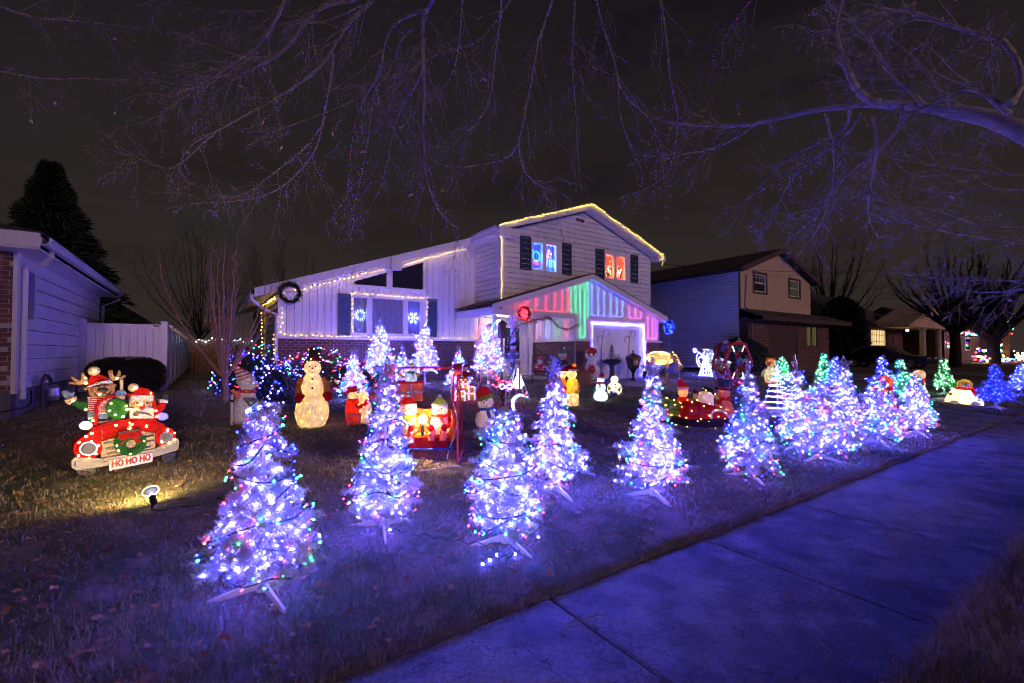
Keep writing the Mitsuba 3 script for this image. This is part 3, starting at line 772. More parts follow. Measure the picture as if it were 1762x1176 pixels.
for g, col, nm, s in ((u1i, np.array((8, 14, 34.)), 'blue white', 1), (u2i, np.array((26, 6, 4.)), 'red', 2)):
    runs = []
    for q in g:
        b = q.bounds
        runs.append([(b[0] + .02, 12.535, b[1] + .02), (b[0] + .02, 12.535, b[3] - .03), (b[2] - .02, 12.535, b[3] - .03), (b[2] - .02, 12.535, b[1] + .02), (b[0] + .02, 12.535, b[1] + .02)])
    light_string('%s light string round the inside of an upstairs window' % nm, runs, col * .7, .085, .009, 50 + s, w=.1)
for x, nm in ((13.05, 'round'), (13.68, 'tall')):
    th = Thing('window_tree_light', 'cream lit %s ornament cluster with dark cut outs in the red window' % nm, 'window light')
    rg = np.random.default_rng(int(x * 10))
    n = 20
    th.part('bulbs', bulbs(np.stack([x + rg.uniform(-.17, .17, n), np.full(n, 12.54), 4.45 + np.abs(rg.normal(0, .22, n))], 1), .014), m_('lamp'), emit=np.array((24, 16, 6.)) * .7, w=.08, kind='stuff')
    dk = M()
    for i in range(9):
        dk.ell((x + rg.uniform(-.16, .16), 12.525, 4.40 + rg.uniform(0, .4)), (.035, .008, .05), 1)
    th.part('cut_out', dk, m_('black'))


def wreath(label, c, R, r, mat, n=900, seed=0, lamp=None, bow=None):
    th = Thing('wreath', label, 'wreath', c)
    rg = np.random.default_rng(seed)
    a, b = rg.uniform(0, 2 * np.pi, n), rg.uniform(0, 2 * np.pi, n)
    q = np.sqrt(rg.uniform(0, 1, n)) * r
    p = np.stack([(R + q * np.cos(b)) * np.cos(a), q * np.sin(b), (R + q * np.cos(b)) * np.sin(a)], 1)
    d = nrm(np.stack([np.cos(b) * np.cos(a), np.sin(b), np.cos(b) * np.sin(a)], 1) + rg.normal(0, .6, (n, 3)))
    s = nrm(np.cross(d, rg.normal(size=(n, 3)))) * .006
    L = .05
    th.part('needles', (np.stack([p - s, p + s, p + d * L], 1).reshape(-1, 3), np.arange(3 * n).reshape(-1, 3)), m_(mat), kind='stuff')
    th.part('ring', M().tube([(R * math.cos(q_), .01, R * math.sin(q_)) for q_ in np.linspace(0, 2 * np.pi, 33)], r * .55, 8, False), m_('dark'))
    if lamp is not None:
        k = rg.integers(0, n, 46)
        th.part('bulbs', bulbs(p[k] + d[k] * .05, .013, seed=seed), m_('lamp'), emit=lamp, w=.2, kind='stuff')
    if bow:
        m = M()
        for sx in (-1, 1):
            m.ell((sx * .07, -r, -.02), (.07, .03, .05), 1, np.array([[.9, 0, .43 * sx], [0, 1, 0], [-.43 * sx, 0, .9]]))
            m.ob((sx * .05, -r - .01, -.13), (.03, 0, .005 * sx), (0, .006, 0), (.02 * sx, 0, .08))
        m.ell((0, -r - .01, -.01), .035, 1)
        th.part('bow', m, m_(bow))
    return th


wreath('dark green wreath with a white bow on the corner of the low wing', (1.93, 13.66, 3.08), .24, .075, 'evergreen', 1500, 3, None, 'plastic_white')
wreath('red lit wreath on the porch beam', (8.42, 11.72, 2.68), .20, .06, 'evergreen', 900, 4, REDL * .8)
wreath('blue lit wreath hanging from the gutter by the driveway', (15.55, 11.66, 2.48), .21, .06, 'evergreen', 900, 5, np.array((.4, 1.6, 40.)))
Thing('hanging_cord', 'thin pale cord hanging below the blue wreath', 'cord').part('cord', M().tube([(15.55, 11.66, 2.25), (15.53, 11.64, 1.6), (15.5, 11.6, .9)], .006, 5), m_('wire_white'), own=True)
# ================================================================ brick and clapboard house at the edge
B = Thing('brick_house', 'low house with a red brick front, white clapboard side and white gutter', 'house')
bx, by = -2.5, 10.4
bw = Wall(B, (0, by, 0), EX, EN, sbox(-7.0, .86, bx, 3.05))
k = B.part('brick_wall', M().box(-7, by + .1, .3, bx - .05, by + .3, 3.05), m_('mortar'))
bwv = Wall(B, (0, by, 0), EX, EN, sbox(-3.4, .86, bx, 3.05))
bwv.bricks(m_('brick_red'), m_('mortar'), k, 300, m_('brick_pale'))
B.part('brick_panel', M().box(-7, by - .003, .86, -3.41, by + .09, 3.05), m_('brick_red'), parent=k)
B.part('foundation', M().box(-7, by + .01, .1, bx - .02, by + .5, .855).box(bx - .25, by + .3, .1, bx - .02, 17.3, .855), m_('concrete'))
B.part('corner_trim', M().box(bx - .02, by - .015, .8, bx + .035, by + .12, 3.05), m_('trim'))
sw = Wall(B, (bx, by + .12, 0), (0, 1, 0), (1, 0, 0), sbox(0, .862, 6.85, 3.05), [sbox(.16, 1.92, .80, 2.92)])
k = sw.back(m_('groove_shade'), 'side_wall')
sw.laps(.245, m_('siding'), k, t=.028)
k = B.part('window', frame(sbox(.16, 1.92, .80, 2.92), [sbox(.27, 2.02, .69, 2.83)], (bx, by + .12, 0), (0, 1, 0), (1, 0, 0), -.05, .05), m_('trim'))
B.part('sill', M().box(bx + .01, by + .22, 1.86, bx + .09, by + .98, 1.915), m_('trim'), parent=k)
B.part('pane', M().box(bx - .04, by + .39, 2.02, bx - .02, by + .81, 2.83), m_('pane_dark'), parent=k)
B.part('core', M().box(-7, by + .35, .3, bx - .12, 17.2, 3.05), m_('dark'))
k = roof_slab(B, [(-7.4, by - .45, 3.34), (bx + .38, by - .45, 3.34), (bx + .38, 17.9, 3.34), (-7.4, 17.9, 3.34)], .02, m_('roof'))
B.part('roof_plane', M().add([(-7.4, by - .45, 3.345), (bx + .38, by - .45, 3.345), (bx + .38, 17.9, 3.345), (-7.4, 17.9, 3.345), (-6, 14, 4.5)], [[0, 1, 4], [1, 2, 4], [2, 3, 4]]), m_('roof'), parent=k)
B.part('soffit', M().box(-7.4, by - .44, 3.06, bx + .36, 17.8, 3.09), m_('trim'), parent=k)
B.part('fascia', M().box(-7.4, by - .45, 3.095, bx + .37, by - .42, 3.318), m_('trim'), parent=k)
gutter(B, (bx + .37, by - .44, 3.14), (bx + .37, 17.85, 3.14), (1, 0, 0), m_('trim'), k)
B.part('downspout', M().tube([(bx + .42, by - .05, 3.14), (bx + .42, by - .03, 3.02), (bx + .3, by + .1, 2.9), (bx + .07, by + .2, 2.82), (bx + .07, by + .2, .7)], .04, 8), m_('trim'))
B.part('downspout', M().tube([(bx + .42, 17.6, 3.14), (bx + .42, 17.6, 3.0), (bx + .08, 17.4, 2.78), (bx + .08, 17.4, .8)], .04, 8), m_('trim'))
gm = Thing('gas_meter', 'grey gas meter and pipes on the foundation of the brick house', 'gas meter', (bx + .14, 11.55, gz(0, 11.5)))
gm.part('meter', M().lathe([(0, 0), (.1, .02), (.12, .1), (.12, .24), (.08, .3), (0, .31)], 14, (.03, .25, .12)), m_('silver'))
gm.part('pipe', M().tube([(0, -.2, 0), (0, -.2, .55), (0, -.05, .62), (0, .12, .6), (0, .2, .5), (.02, .25, .42)], .025, 8), m_('trim_dark'))
gm.part('pipe', M().tube([(0, .35, 0), (0, .35, .5), (0, .28, .55)], .025, 8), m_('trim_dark'))
gm.part('regulator', M().ell((0, -.12, .5), (.07, .1, .07), 2), m_('silver'))
Thing('ground_wire', 'black cable drooping along the foundation of the brick house', 'cable').part('cable', M().tube(spline([(bx + .03, 11.2, .8), (bx + .1, 10.9, .62), (-2.5, 10.3, .55), (-2.9, 10.2, .50)], 20), .012, 5), m_('black'), own=True)

# ================================================================ white vinyl fence
F_ = Thing('vinyl_fence', 'white vinyl privacy fence joining the clapboard wall', 'fence')
FY = 14.9


def fence_run(a, b, posts, per, zt=2.16, zb=.46, maxb=999):
    a, b = np.asarray(a, float), np.asarray(b, float)
    L = np.linalg.norm(b - a)
    ex = (b - a) / L
    en = np.array([ex[1], -ex[0]])
    for i in range(posts):
        c = a + ex * L * i / (posts - 1)
        kp = F_.part('post', M().box(c[0] - .065, c[1] - .065, zb - .1, c[0] + .065, c[1] + .065, zt + .06), m_('vinyl'))
        F_.part('cap', M().box(c[0] - .085, c[1] - .085, zt + .061, c[0] + .085, c[1] + .085, zt + .085).add([[c[0] - .08, c[1] - .08, zt + .086], [c[0] + .08, c[1] - .08, zt + .086], [c[0] + .08, c[1] + .08, zt + .086], [c[0] - .08, c[1] + .08, zt + .086], [c[0], c[1], zt + .13]], [[0, 1, 4], [1, 2, 4], [2, 3, 4], [3, 0, 4]]), m_('vinyl'), parent=kp)
        if i + 1 == posts:
            break
        l = L / (posts - 1)
        p0 = c + ex * .066
        w = l - .132
        e3, n3 = (ex[0], ex[1], 0), (en[0], en[1], 0)
        o = (p0[0], p0[1], 0)
        kq = F_.part('rail', M().poly(sbox(0, zt - .12, w, zt + .01), o, e3, EZ, n3, -.03, .035), m_('vinyl'))
        F_.part('bottom_rail', M().poly(sbox(0, zb, w, zb + .14), o, e3, EZ, n3, -.03, .035), m_('vinyl'), parent=kq)
        n = int(w / .145)
        rest = M()
        for j in range(n):
            q = sbox(j * w / n + .004, zb + .141, (j + 1) * w / n - .004, zt - .121)
            if i < maxb:
                F_.part('board', M().poly(q, o, e3, EZ, n3, -.012, .016), m_('vinyl'), parent=kq)
            else:
                rest.poly(q, o, e3, EZ, n3, -.012, .016)
        if rest.n:
            F_.part('boards', rest, m_('vinyl'), parent=kq, kind='stuff')


fence_run((-2.42, FY), (-.86, FY), 2, 12)
fence_run((-.86, FY + .14), (-.80, 32), 9, 14, 2.16, .46, 3)
F_.part('maker_plate', M().box(-1.08, FY - .05, 2.10, -.96, FY - .036, 2.15), m_('red'))

# ================================================================ neighbour on the other side of the driveway
N = Thing('shingled_house', 'two storey house with tan shingled gable, blue lit side and dark garage', 'house')
nx, ny = 22.2, 12.5
gz_ = .45
zn = lambda x: 7.12 - .345 * abs(x - 26.1)
N.part('core', M().box(nx + .15, ny + .15, .3, 30, 24, 5.6), m_('dark'))
wn = Wall(N, (nx, 24, 0), (0, -1, 0), (-1, 0, 0), sbox(0, .6, 11.5, 5.62))
k = wn.back(m_('groove_shade'), 'side_wall')
wn.laps(.165, m_('siding'), k, one=True, t=.03)
w1o, w2o = sbox(23.52, 4.50, 24.95, 5.66), sbox(27.3, 4.50, 28.72, 5.66)
ng = Polygon([(nx, 3.66), (30.0, 3.66), (30.0, zn(30) - .2), (26.1, 6.92), (nx, zn(nx) - .2)])
wf = Wall(N, (0, ny, 0), EX, EN, ng, [w1o, w2o])
k = wf.back(m_('tan_shingle'), 'gable_wall')
z, r = 3.66, 0
gg = wf.g
while z < 6.92:
    x = nx - (.16 if r % 2 else 0) - R0.uniform(0, .05)
    while x < 30:
        wd = R0.uniform(.22, .38)
        g = gg.intersection(sbox(max(x, nx) + .006, z, min(x + wd, 30), min(z + .33, 6.92)))
        if not g.is_empty and g.area > .01:
            for q in getattr(g, 'geoms', [g]):
                if q.geom_type == 'Polygon':
                    m = trimesh.creation.extrude_polygon(q, 1.0, engine='earcut')
                    v = m.vertices
                    d = .03 * (.15 + .85 * np.clip(1 - (v[:, 1] - z) / .33, 0, 1)) + R0.uniform(-.004, .004)
                    N.part('shingle', (np.stack([v[:, 0], ny - v[:, 2] * d, v[:, 1]], 1), m.faces[:, ::-1]), m_('tan_shingle'), parent=k)
        x += wd
    z += .33
    r += 1
for wo, lit in ((w1o, False), (w2o, True)):
    b = wo.bounds
    k = N.part('window', frame(wo, [sbox(b[0] + .13, b[1] + .1, b[2] - .13, b[3] - .12)], (0, ny, 0), EX, EN, -.05, .06), m_('trim_dark'))
    N.part('sash', frame(sbox(b[0] + .13, b[1] + .1, b[2] - .13, b[3] - .12), [sbox(b[0] + .19, b[1] + .16, b[2] - .19, (b[1] + b[3]) / 2 - .03), sbox(b[0] + .19, (b[1] + b[3]) / 2 + .03, b[2] - .19, b[3] - .17)], (0, ny, 0), EX, EN, -.02, .02), m_('trim'), parent=k)
    N.part('pane', M().box(b[0] + .18, ny + .01, b[1] + .15, b[2] - .18, ny + .02, b[3] - .16), m_('pane_dark'), parent=k, emit=(.035, .028, .012) if lit else None, w=.01, label='dimly lit upstairs window pane' if lit else None)
    if not lit:
        for i in range(1, 4):
            x = b[0] + .19 + (b[2] - b[0] - .38) * i / 4
            N.part('muntin', M().box(x - .012, ny - .005, (b[1] + b[3]) / 2 + .031, x + .012, ny + .008, b[3] - .171), m_('trim'), parent=k)
        N.part('muntin', M().box(b[0] + .19, ny - .009, 5.36, b[2] - .19, ny - .0055, 5.385), m_('trim'), parent=k)
N.part('corner_board', M().box(nx - .03, ny - .05, 3.6, nx + .1, ny - .032, 5.55), m_('trim_dark'))
ka = roof_slab(N, [(nx - .4, ny - .4, zn(nx - .4)), (26.1, ny - .4, 7.12), (26.1, 24, 7.12), (nx - .4, 24, zn(nx - .4))], .2, m_('roof'))
kb = roof_slab(N, [(26.1, ny - .4, 7.12), (30.4, ny - .4, zn(30.4)), (30.4, 24, zn(30.4)), (26.1, 24, 7.12)], .2, m_('roof'))
for kk, xa, xb in ((ka, nx - .4, 26.099), (kb, 26.101, 30.4)):
    N.part('fascia', M().poly(Polygon([(xa, zn(xa) - .26), (xb, zn(xb) - .26), (xb, zn(xb) + .01), (xa, zn(xa) + .01)]), (0, ny - .4, 0), EX, EZ, EN, .002, .03), m_('trim_dark'), parent=kk)
gutter(N, (nx - .4, 24, zn(nx - .4) - .2), (nx - .4, ny - .38, zn(nx - .4) - .2), (-1, 0, 0), m_('trim_dark'), ka)
# ground floor with garage
nf = 12.05
gar = sbox(24.2, .3, 27.35, 2.78)
wq = Polygon([(22.4, .4), (31.35, .4), (31.35, 3.14), (22.4, 3.14)]).difference(gar).difference(sbox(28.3, 1.75, 29.8, 2.95))
k = N.part('brick_wall', M().poly(wq, (0, nf, 0), EX, EZ, EN, -.1, -.008), m_('mortar'))
bb = M()
for r in range(36):
    x = 22.4 - (.105 if r % 2 else 0)
    while x < 31.35:
        g = wq.intersection(sbox(max(x, 22.4) + .005, .42 + r * .0755, x + .2, .486 + r * .0755))
        if not g.is_empty and g.geom_type == 'Polygon' and g.area > .002:
            b = g.bounds
            bb.box(b[0], nf - R0.uniform(.001, .006), b[1], b[2], nf + .01, b[3])
        x += .21
N.part('bricks', bb, m_('brick'), parent=k, kind='stuff')
kg = N.part('garage_door', M().box(24.2, nf + .10, .45, 27.35, nf + .14, 2.78), m_('trim_dark'))
for r in range(4):
    N.part('panel', M().box(24.25, nf + .07, .48 + r * .57, 27.3, nf + .099, 1.02 + r * .57), m_('trim_dark'), parent=kg)
kw = N.part('window', frame(sbox(28.3, 1.75, 29.8, 2.95), [sbox(28.4, 1.82, 28.99, 2.88), sbox(29.1, 1.82, 29.7, 2.88)], (0, nf, 0), EX, EN, -.08, .02), m_('trim_dark'))
for xa in (28.4, 29.1):
    N.part('pane', M().box(xa, nf + .04, 1.82, xa + .6, nf + .05, 2.88), m_('pane_dark'), parent=kw, emit=(.10, .085, .03), w=.02)
    for i in (1, 2):
        N.part('muntin', M().box(xa + .2 * i - .01, nf + .015, 1.82, xa + .2 * i + .01, nf + .03, 2.88), m_('trim_dark'), parent=kw)
kp = roof_slab(N, [(nx - .1, 11.25, 3.22), (32.4, 11.25, 3.22), (32.0, ny - .05, 3.66), (nx - .1, ny - .05, 3.66)], .06, m_('roof'), 'porch_roof')
N.part('fascia', M().box(nx - .12, 11.22, 3.0, 32.4, 11.249, 3.2), m_('trim_dark'), parent=kp)
N.part('soffit', M().box(nx - .1, 11.25, 3.0, 32.3, 12.04, 3.03), m_('trim_dark'), parent=kp)
N.part('side_wall', M().box(nx + .06, 12.06, .3, nx + .15, 12.6, 3.2), m_('trim_dark'))
N.part('downspout', M().tube([(nx + .02, 12.1, 5.3), (nx + .02, 12.2, 3.7), (22.3, 11.6, 3.2), (22.35, 11.9, 2.9), (22.36, 11.95, .5)], .04, 6), m_('trim_dark'))
N.part('lower_core', M().box(22.5, 12.2, .3, 31.2, 22, 3.1), m_('dark'))
Thing('utility_wire', 'thin service wire strung between the two houses', 'wire').part('wire', M().tube(spline([(15.45, 12.4, 5.15), (19, 12.1, 5.3), (24, 11.9, 5.62), (40, 10, 7.0)], 30), .012, 4), m_('black'), own=True)

# ================================================================ houses farther along the street
Q = Thing('ranch_house', 'dark single storey house with one bright cream window and pillared porch', 'house')
qx, qy = 42.0, 15.0
Q.part('wall', M().box(qx, qy, .3, 55, 24, 3.6), m_('brick'))
k = Q.part('roof', M().add([(qx - .8, qy - .8, 3.6), (55.8, qy - .8, 3.6), (55.8, 24.8, 3.6), (qx - .8, 24.8, 3.6), (45, 19.5, 6.9), (53, 19.5, 6.9)], [[0, 1, 5], [0, 5, 4], [1, 2, 5], [2, 3, 4], [2, 4, 5], [3, 0, 4]]), m_('roof'))
Q.part('fascia', M().box(qx - .8, qy - .83, 3.4, 55.8, qy - .801, 3.59), m_('trim_dark'), parent=k)
kw = Q.part('window', frame(sbox(46.9, 1.9, 50.4, 3.45), [sbox(47.1, 2.02, 50.2, 3.33)], (0, qy, 0), EX, EN, 0, .08), m_('trim'))
Q.part('pane', M().box(47.1, qy - .03, 2.02, 50.2, qy - .01, 3.33), m_('lamp'), parent=kw, emit=(1.1, .78, .30), w=.1, label='bright cream lit window pane')
for i in range(1, 8):
    Q.part('muntin', M().box(47.1 + i * .39 - (.06 if i % 2 else .02), qy - .06, 2.02, 47.1 + i * .39 + (.06 if i % 2 else .02), qy - .045, 3.33), m_('trim'), parent=kw)
for z in (2.35, 2.9):
    Q.part('muntin', M().box(47.1, qy - .044, z, 50.2, qy - .032, z + .04), m_('trim_dark'), parent=kw)
kp = Q.part('porch_roof', M().add([(46, 12.2, 3.5), (56.2, 12.2, 3.5), (56.2, 15, 3.5), (46, 15, 3.5), (53, 12.2, 5.4), (53, 15, 5.4)], [[0, 1, 4], [0, 4, 5], [0, 5, 3], [1, 2, 5], [1, 5, 4], [0, 3, 2], [0, 2, 1]]), m_('tan_shingle'))
for x in (50.8, 55.2):
    Q.part('pillar', M().lathe([(.28, .3), (.28, .5), (.22, .55), (.2, 3.3), (.28, 3.4), (.28, 3.5)], 14, (x, 12.5, 0)), m_('beige'))
Q.part('porch_light', M().ell((48.5, 12.9, 3.25), .12, 1), m_('lamp'), emit=(4, 2.6, 1.1), w=.05)
Q.part('door', M().box(52.3, qy - .08, .5, 53.4, qy - .01, 2.8), m_('trim_dark'))

D = Thing('festive_bungalow', 'far bungalow outlined with multicoloured lights', 'house')
dx, dy = 57, 12.5
D.part('wall', M().box(dx, dy, .3, dx + 24, dy + 9, 3.4), m_('brick'))
D.part('roof', M().add([(dx - .5, dy - .6, 3.4), (dx + 24.5, dy - .6, 3.4), (dx + 24.5, dy + 9, 3.4), (dx - .5, dy + 9, 3.4), (dx - .5, dy + 4.5, 6), (dx + 24.5, dy + 4.5, 6)], [[0, 1, 5], [0, 5, 4], [2, 3, 4], [2, 4, 5], [0, 4, 3], [1, 2, 5]]), m_('roof'))
D.part('gable', M().add([(dx + 13, dy - 1.2, 3.4), (dx + 21, dy - 1.2, 3.4), (dx + 17, dy - 1.2, 6.4), (dx + 13, dy + 3, 3.4), (dx + 21, dy + 3, 3.4), (dx + 17, dy + 3, 6.4)], [[0, 1, 2], [0, 2, 5], [0, 5, 3], [1, 4, 5], [1, 5, 2]]), m_('trim_dark'))
D.part('porch_wall', M().box(dx + 13.2, dy - 1.1, .3, dx + 20.8, dy, 3.39), m_('brick'))
for i, y_ in ((3, dy), (7, dy), (15, dy - 1.1)):
    kw = D.part('window', M().box(dx + i, y_ - .04, 1.6, dx + i + 2, y_ - .01, 2.9), m_('trim'))
    D.part('pane', M().box(dx + i + .15, y_ - .06, 1.7, dx + i + 1.85, y_ - .045, 2.8), m_('pane_dark'), parent=kw)
for nm, col, s in (('red', REDL, 0), ('blue', np.array((.5, 1, 40.)), 1), ('amber', YELLOW, 2), ('green', GREENL, 3)):
    runs = [[(dx + .3, dy - .65, 3.3), (dx + 13, dy - .65, 3.3)], [(dx + 13, dy - 1.3, 3.5), (dx + 17, dy - 1.3, 6.5), (dx + 21, dy - 1.3, 3.5)],
            [(dx + .6, dy - .2, 3.0), (dx + .3, dy - .2, 2.1), (dx + 4, dy - .2, 1.9)], [(dx + 14, dy - 1.3, 3.2), (dx + 14.3, dy - 1.3, 1.4)], [(dx - 1, dy - 2, 1.0), (dx + 12, dy - 2, 1.0)], [(dx, dy - 2, 1.5), (dx + 12, dy - 2, 1.6)], [(dx - 1, dy - 2.3, .65), (dx + 18, dy - 2.5, .65)]]
    runs = [[np.asarray(r[0]) + (np.asarray(r[1]) - np.asarray(r[0])) * .05 * s] + list(r[1:]) for r in runs]
    light_string('%s lamps outlining the far bungalow and its railing' % nm, runs, col * .7, 1.5, .085, 70 + s, 'wire', w=.05, wr=.006, jit=.1)
light_string('dense cream net lights on the bush beside the far bungalow', [[(dx + 15 + i * .5, dy - 2.4 + .3 * math.sin(i), 1.0 + .35 * math.sin(i * 2.1)), (dx + 16 + i * .5, dy - 2.7, .9 + .35 * math.sin(i * 1.3))] for i in range(16)], np.array((18, 12, 5.)), .3, .06, 75, 'wire', w=.05, jit=.2)

G = Thing('steep_roofed_house', 'dark distant house with a steep gable behind the white fence', 'house')
gx, gy = -9.6, 44
G.part('wall', M().box(gx, gy, .3, gx + 6, gy + 8, 3.6), m_('dark'))
G.part('roof', M().add([(gx - .4, gy - .4, 3.6), (gx + 6.4, gy - .4, 3.6), (gx + 3, gy - .4, 6.0), (gx - .4, gy + 8, 3.6), (gx + 6.4, gy + 8, 3.6), (gx + 3, gy + 8, 6.0)], [[0, 1, 2], [0, 2, 5], [0, 5, 3], [1, 4, 5], [1, 5, 2]]), m_('roof'))
t = np.linspace(0, 1, 200)
light_string('amber cone of lights on a distant tree behind the white fence', [np.stack([-4.55 + .75 * (1 - t) * np.cos(t * 60), 30 + .75 * (1 - t) * np.sin(t * 60), 1.6 + 1.9 * t], 1)], YELLOW * .6, .16, .02, 80, 'wire', w=.05)
BF = Thing('back_fence', 'dark wooden fence across the back yard', 'fence')
for i in range(46):
    BF.part('board', M().box(-.5 + i * .16, 25.98, .4, -.36 + i * .16, 26.0, 2.05 + R0.uniform(-.02, .02)), m_('brown'))
light_string('ice blue icicle lights along the back yard fence', [[(-.4, 25.9, 2.12), (6.8, 25.9, 2.12)]], ICE * .8, .13, .022, 81, 'wire', hang=.1, w=.1)


# ================================================================ parked car
def sedan(pos, yaw):
    th = Thing('parked_car', 'dark parked sedan behind the lit trees', 'car', pos, yaw)
    L = 4.7
    # side profile (y along, z), lofted across x
    low = [(-2.35, .45), (-2.33, .62), (-2.2, .72), (-1.2, .88), (-.9, .93), (.95, .95), (1.9, .93), (2.28, .86), (2.35, .6), (2.3, .38), (-2.3, .32)]
    def loft(prof, hw, tuck):
        prof = np.array(prof)
        m = M()
        n = len(prof)
        st = [(-1, tuck), (-.92, .5 * tuck), (-.75, 0), (.75, 0), (.92, .5 * tuck), (1, tuck)]
        v = np.vstack([np.stack([np.full(n, a * hw), prof[:, 0] * (1 - .05 * abs(a) ** 6), prof[:, 1] - b * (prof[:, 1] - .6)], 1) for a, b in st])
        i, j = np.meshgrid(np.arange(len(st) - 1), np.arange(n), indexing='ij')
        q = np.stack([i * n + j, (i + 1) * n + j, (i + 1) * n + (j + 1) % n, i * n + (j + 1) % n], -1).reshape(-1, 4)
        m.add(v, q)
        for e, fl_ in ((0, 1), (len(st) - 1, 0)):
            c = len(v)
            m.add(np.vstack([v[e * n:(e + 1) * n], v[e * n:(e + 1) * n].mean(0)]), [[(k_ + 1) % n, k_, n] if fl_ else [k_, (k_ + 1) % n, n] for k_ in range(n)])
        return m
    th.part('body', loft(low, .9, .12), m_('car_paint'), smooth=35)
    cab = [(-1.15, .90), (-.35, 1.38), (.05, 1.44), (.6, 1.43), (1.0, 1.36), (1.75, .94)]
    cp = np.array(cab)
    m = M()
    v = np.vstack([np.stack([s_ * (.86 - .28 * (cp[:, 1] - .9)), cp[:, 0], cp[:, 1]], 1) for s_ in (-1, 1)])
    n = len(cp)
    m.add(v, [[k_, k_ + 1, n + k_ + 1, n + k_] for k_ in range(n - 1)])
    m.add(v[:n], [[0, k_ + 1, k_] for k_ in range(1, n - 1)])
    m.add(v[n:], [[0, k_, k_ + 1] for k_ in range(1, n - 1)])
    th.part('cabin', m, m_('car_paint'), smooth=30)
    for s_ in (-1, 1):
        gl = Polygon([(-1.0, .95), (-.32, 1.33), (.1, 1.385), (.6, 1.375), (.95, 1.31), (1.5, .97)])
        th.part('side_window', M().poly(gl, (s_ * .885, 0, 0), (0, 1, 0), (-s_ * .28 * .96, 0, .96), (s_, 0, 0), 0, .012).get() if False else M().poly(gl, (s_ * (.86 + .25 + .012), 0, 0), (0, 1, 0), (-s_ * .28, 0, 1), (s_, 0, 0), 0, .008), m_('pane_dark'))
        th.part('window_trim', M().tube([(s_ * (1.122 - .28 * z_), y_, z_) for y_, z_ in [(-1.02, .95), (-.32, 1.345), (.1, 1.40), (.6, 1.39), (.97, 1.32), (1.55, .96)]], .012, 5), m_('chrome'))
        for y_ in (-1.45, 1.4):
            kw_ = th.part('wheel', M().lathe([(.2, -.1), (.31, -.1), (.33, -.05), (.33, .05), (.31, .1), (.2, .1)], 24, (s_ * .82, y_, .33), np.array([[0, 0, 1], [0, 1, 0], [-1, 0, 0]])), m_('black'))
            rim = M()
            for k_ in range(8):
                a_ = k_ * math.pi / 4
                rim.ob((s_ * .91, y_ + .1 * math.cos(a_), .33 + .1 * math.sin(a_)), (.012, 0, 0), (0, .1 * math.cos(a_), .1 * math.sin(a_)), (0, -.016 * math.sin(a_), .016 * math.cos(a_)))
            th.part('rim', rim.lathe([(.2, -.02), (.215, -.02), (.215, .02), (.2, .02)], 20, (s_ * .91, y_, .33), np.array([[0, 0, 1], [0, 1, 0], [-1, 0, 0]])), m_('chrome'), parent=kw_)
        th.part('tail_light', M().box(s_ * .62 - .2, 2.24, .74, s_ * .62 + .2, 2.335, .84), m_('red'))
        th.part('mirror', M().ell((s_ * .98, -.85, 1.0), (.1, .06, .07), 1), m_('car_paint'))
        th.part('headlight', M().ell((s_ * .65, -2.24, .66), (.2, .1, .07), 1), m_('chrome'))
        th.part('door_handle', M().box(s_ * .9 - .02, .2, .82, s_ * .9 + .02, .42, .84), m_('chrome'))
    th.part('bumper', M().box(-.85, 2.28, .36, .85, 2.38, .58), m_('car_paint'))
    return th


sedan((35.6, 10.6, .42), 0.0)
# ================================================================ lit trees
def crown_points(rg, H, z0, prof, n, droop=.12):
    """branches: origins on the trunk, tips on an outline that is uneven"""
    h = z0 + (H - z0) * (1 - np.sqrt(rg.uniform(0, 1, n)) * .98) ** .9
    h[:int(.08 * n)] = H * rg.uniform(.85, .98, int(.08 * n))
    a = np.arange(n) * 2.39996 + rg.normal(0, .35, n)
    R = np.interp(h / H, [p[0] for p in prof], [p[1] for p in prof])
    lob = 1 + .16 * np.sin(a * 2 + rg.uniform(0, 6)) + .15 * np.sin(a * 3 + h * 9 + rg.uniform(0, 6)) + .10 * np.sin(h * 38 + a)
    L = R * lob * rg.uniform(.62, 1.1, n) * np.where(rg.uniform(0, 1, n) < .12, 1.22, 1)
    tip = np.stack([L * np.cos(a), L * np.sin(a), h - droop * L + rg.normal(0, .02, n)], 1)
    org = np.stack([0 * h, 0 * h, np.minimum(h + .05, H * .98)], 1)
    return org, tip, a


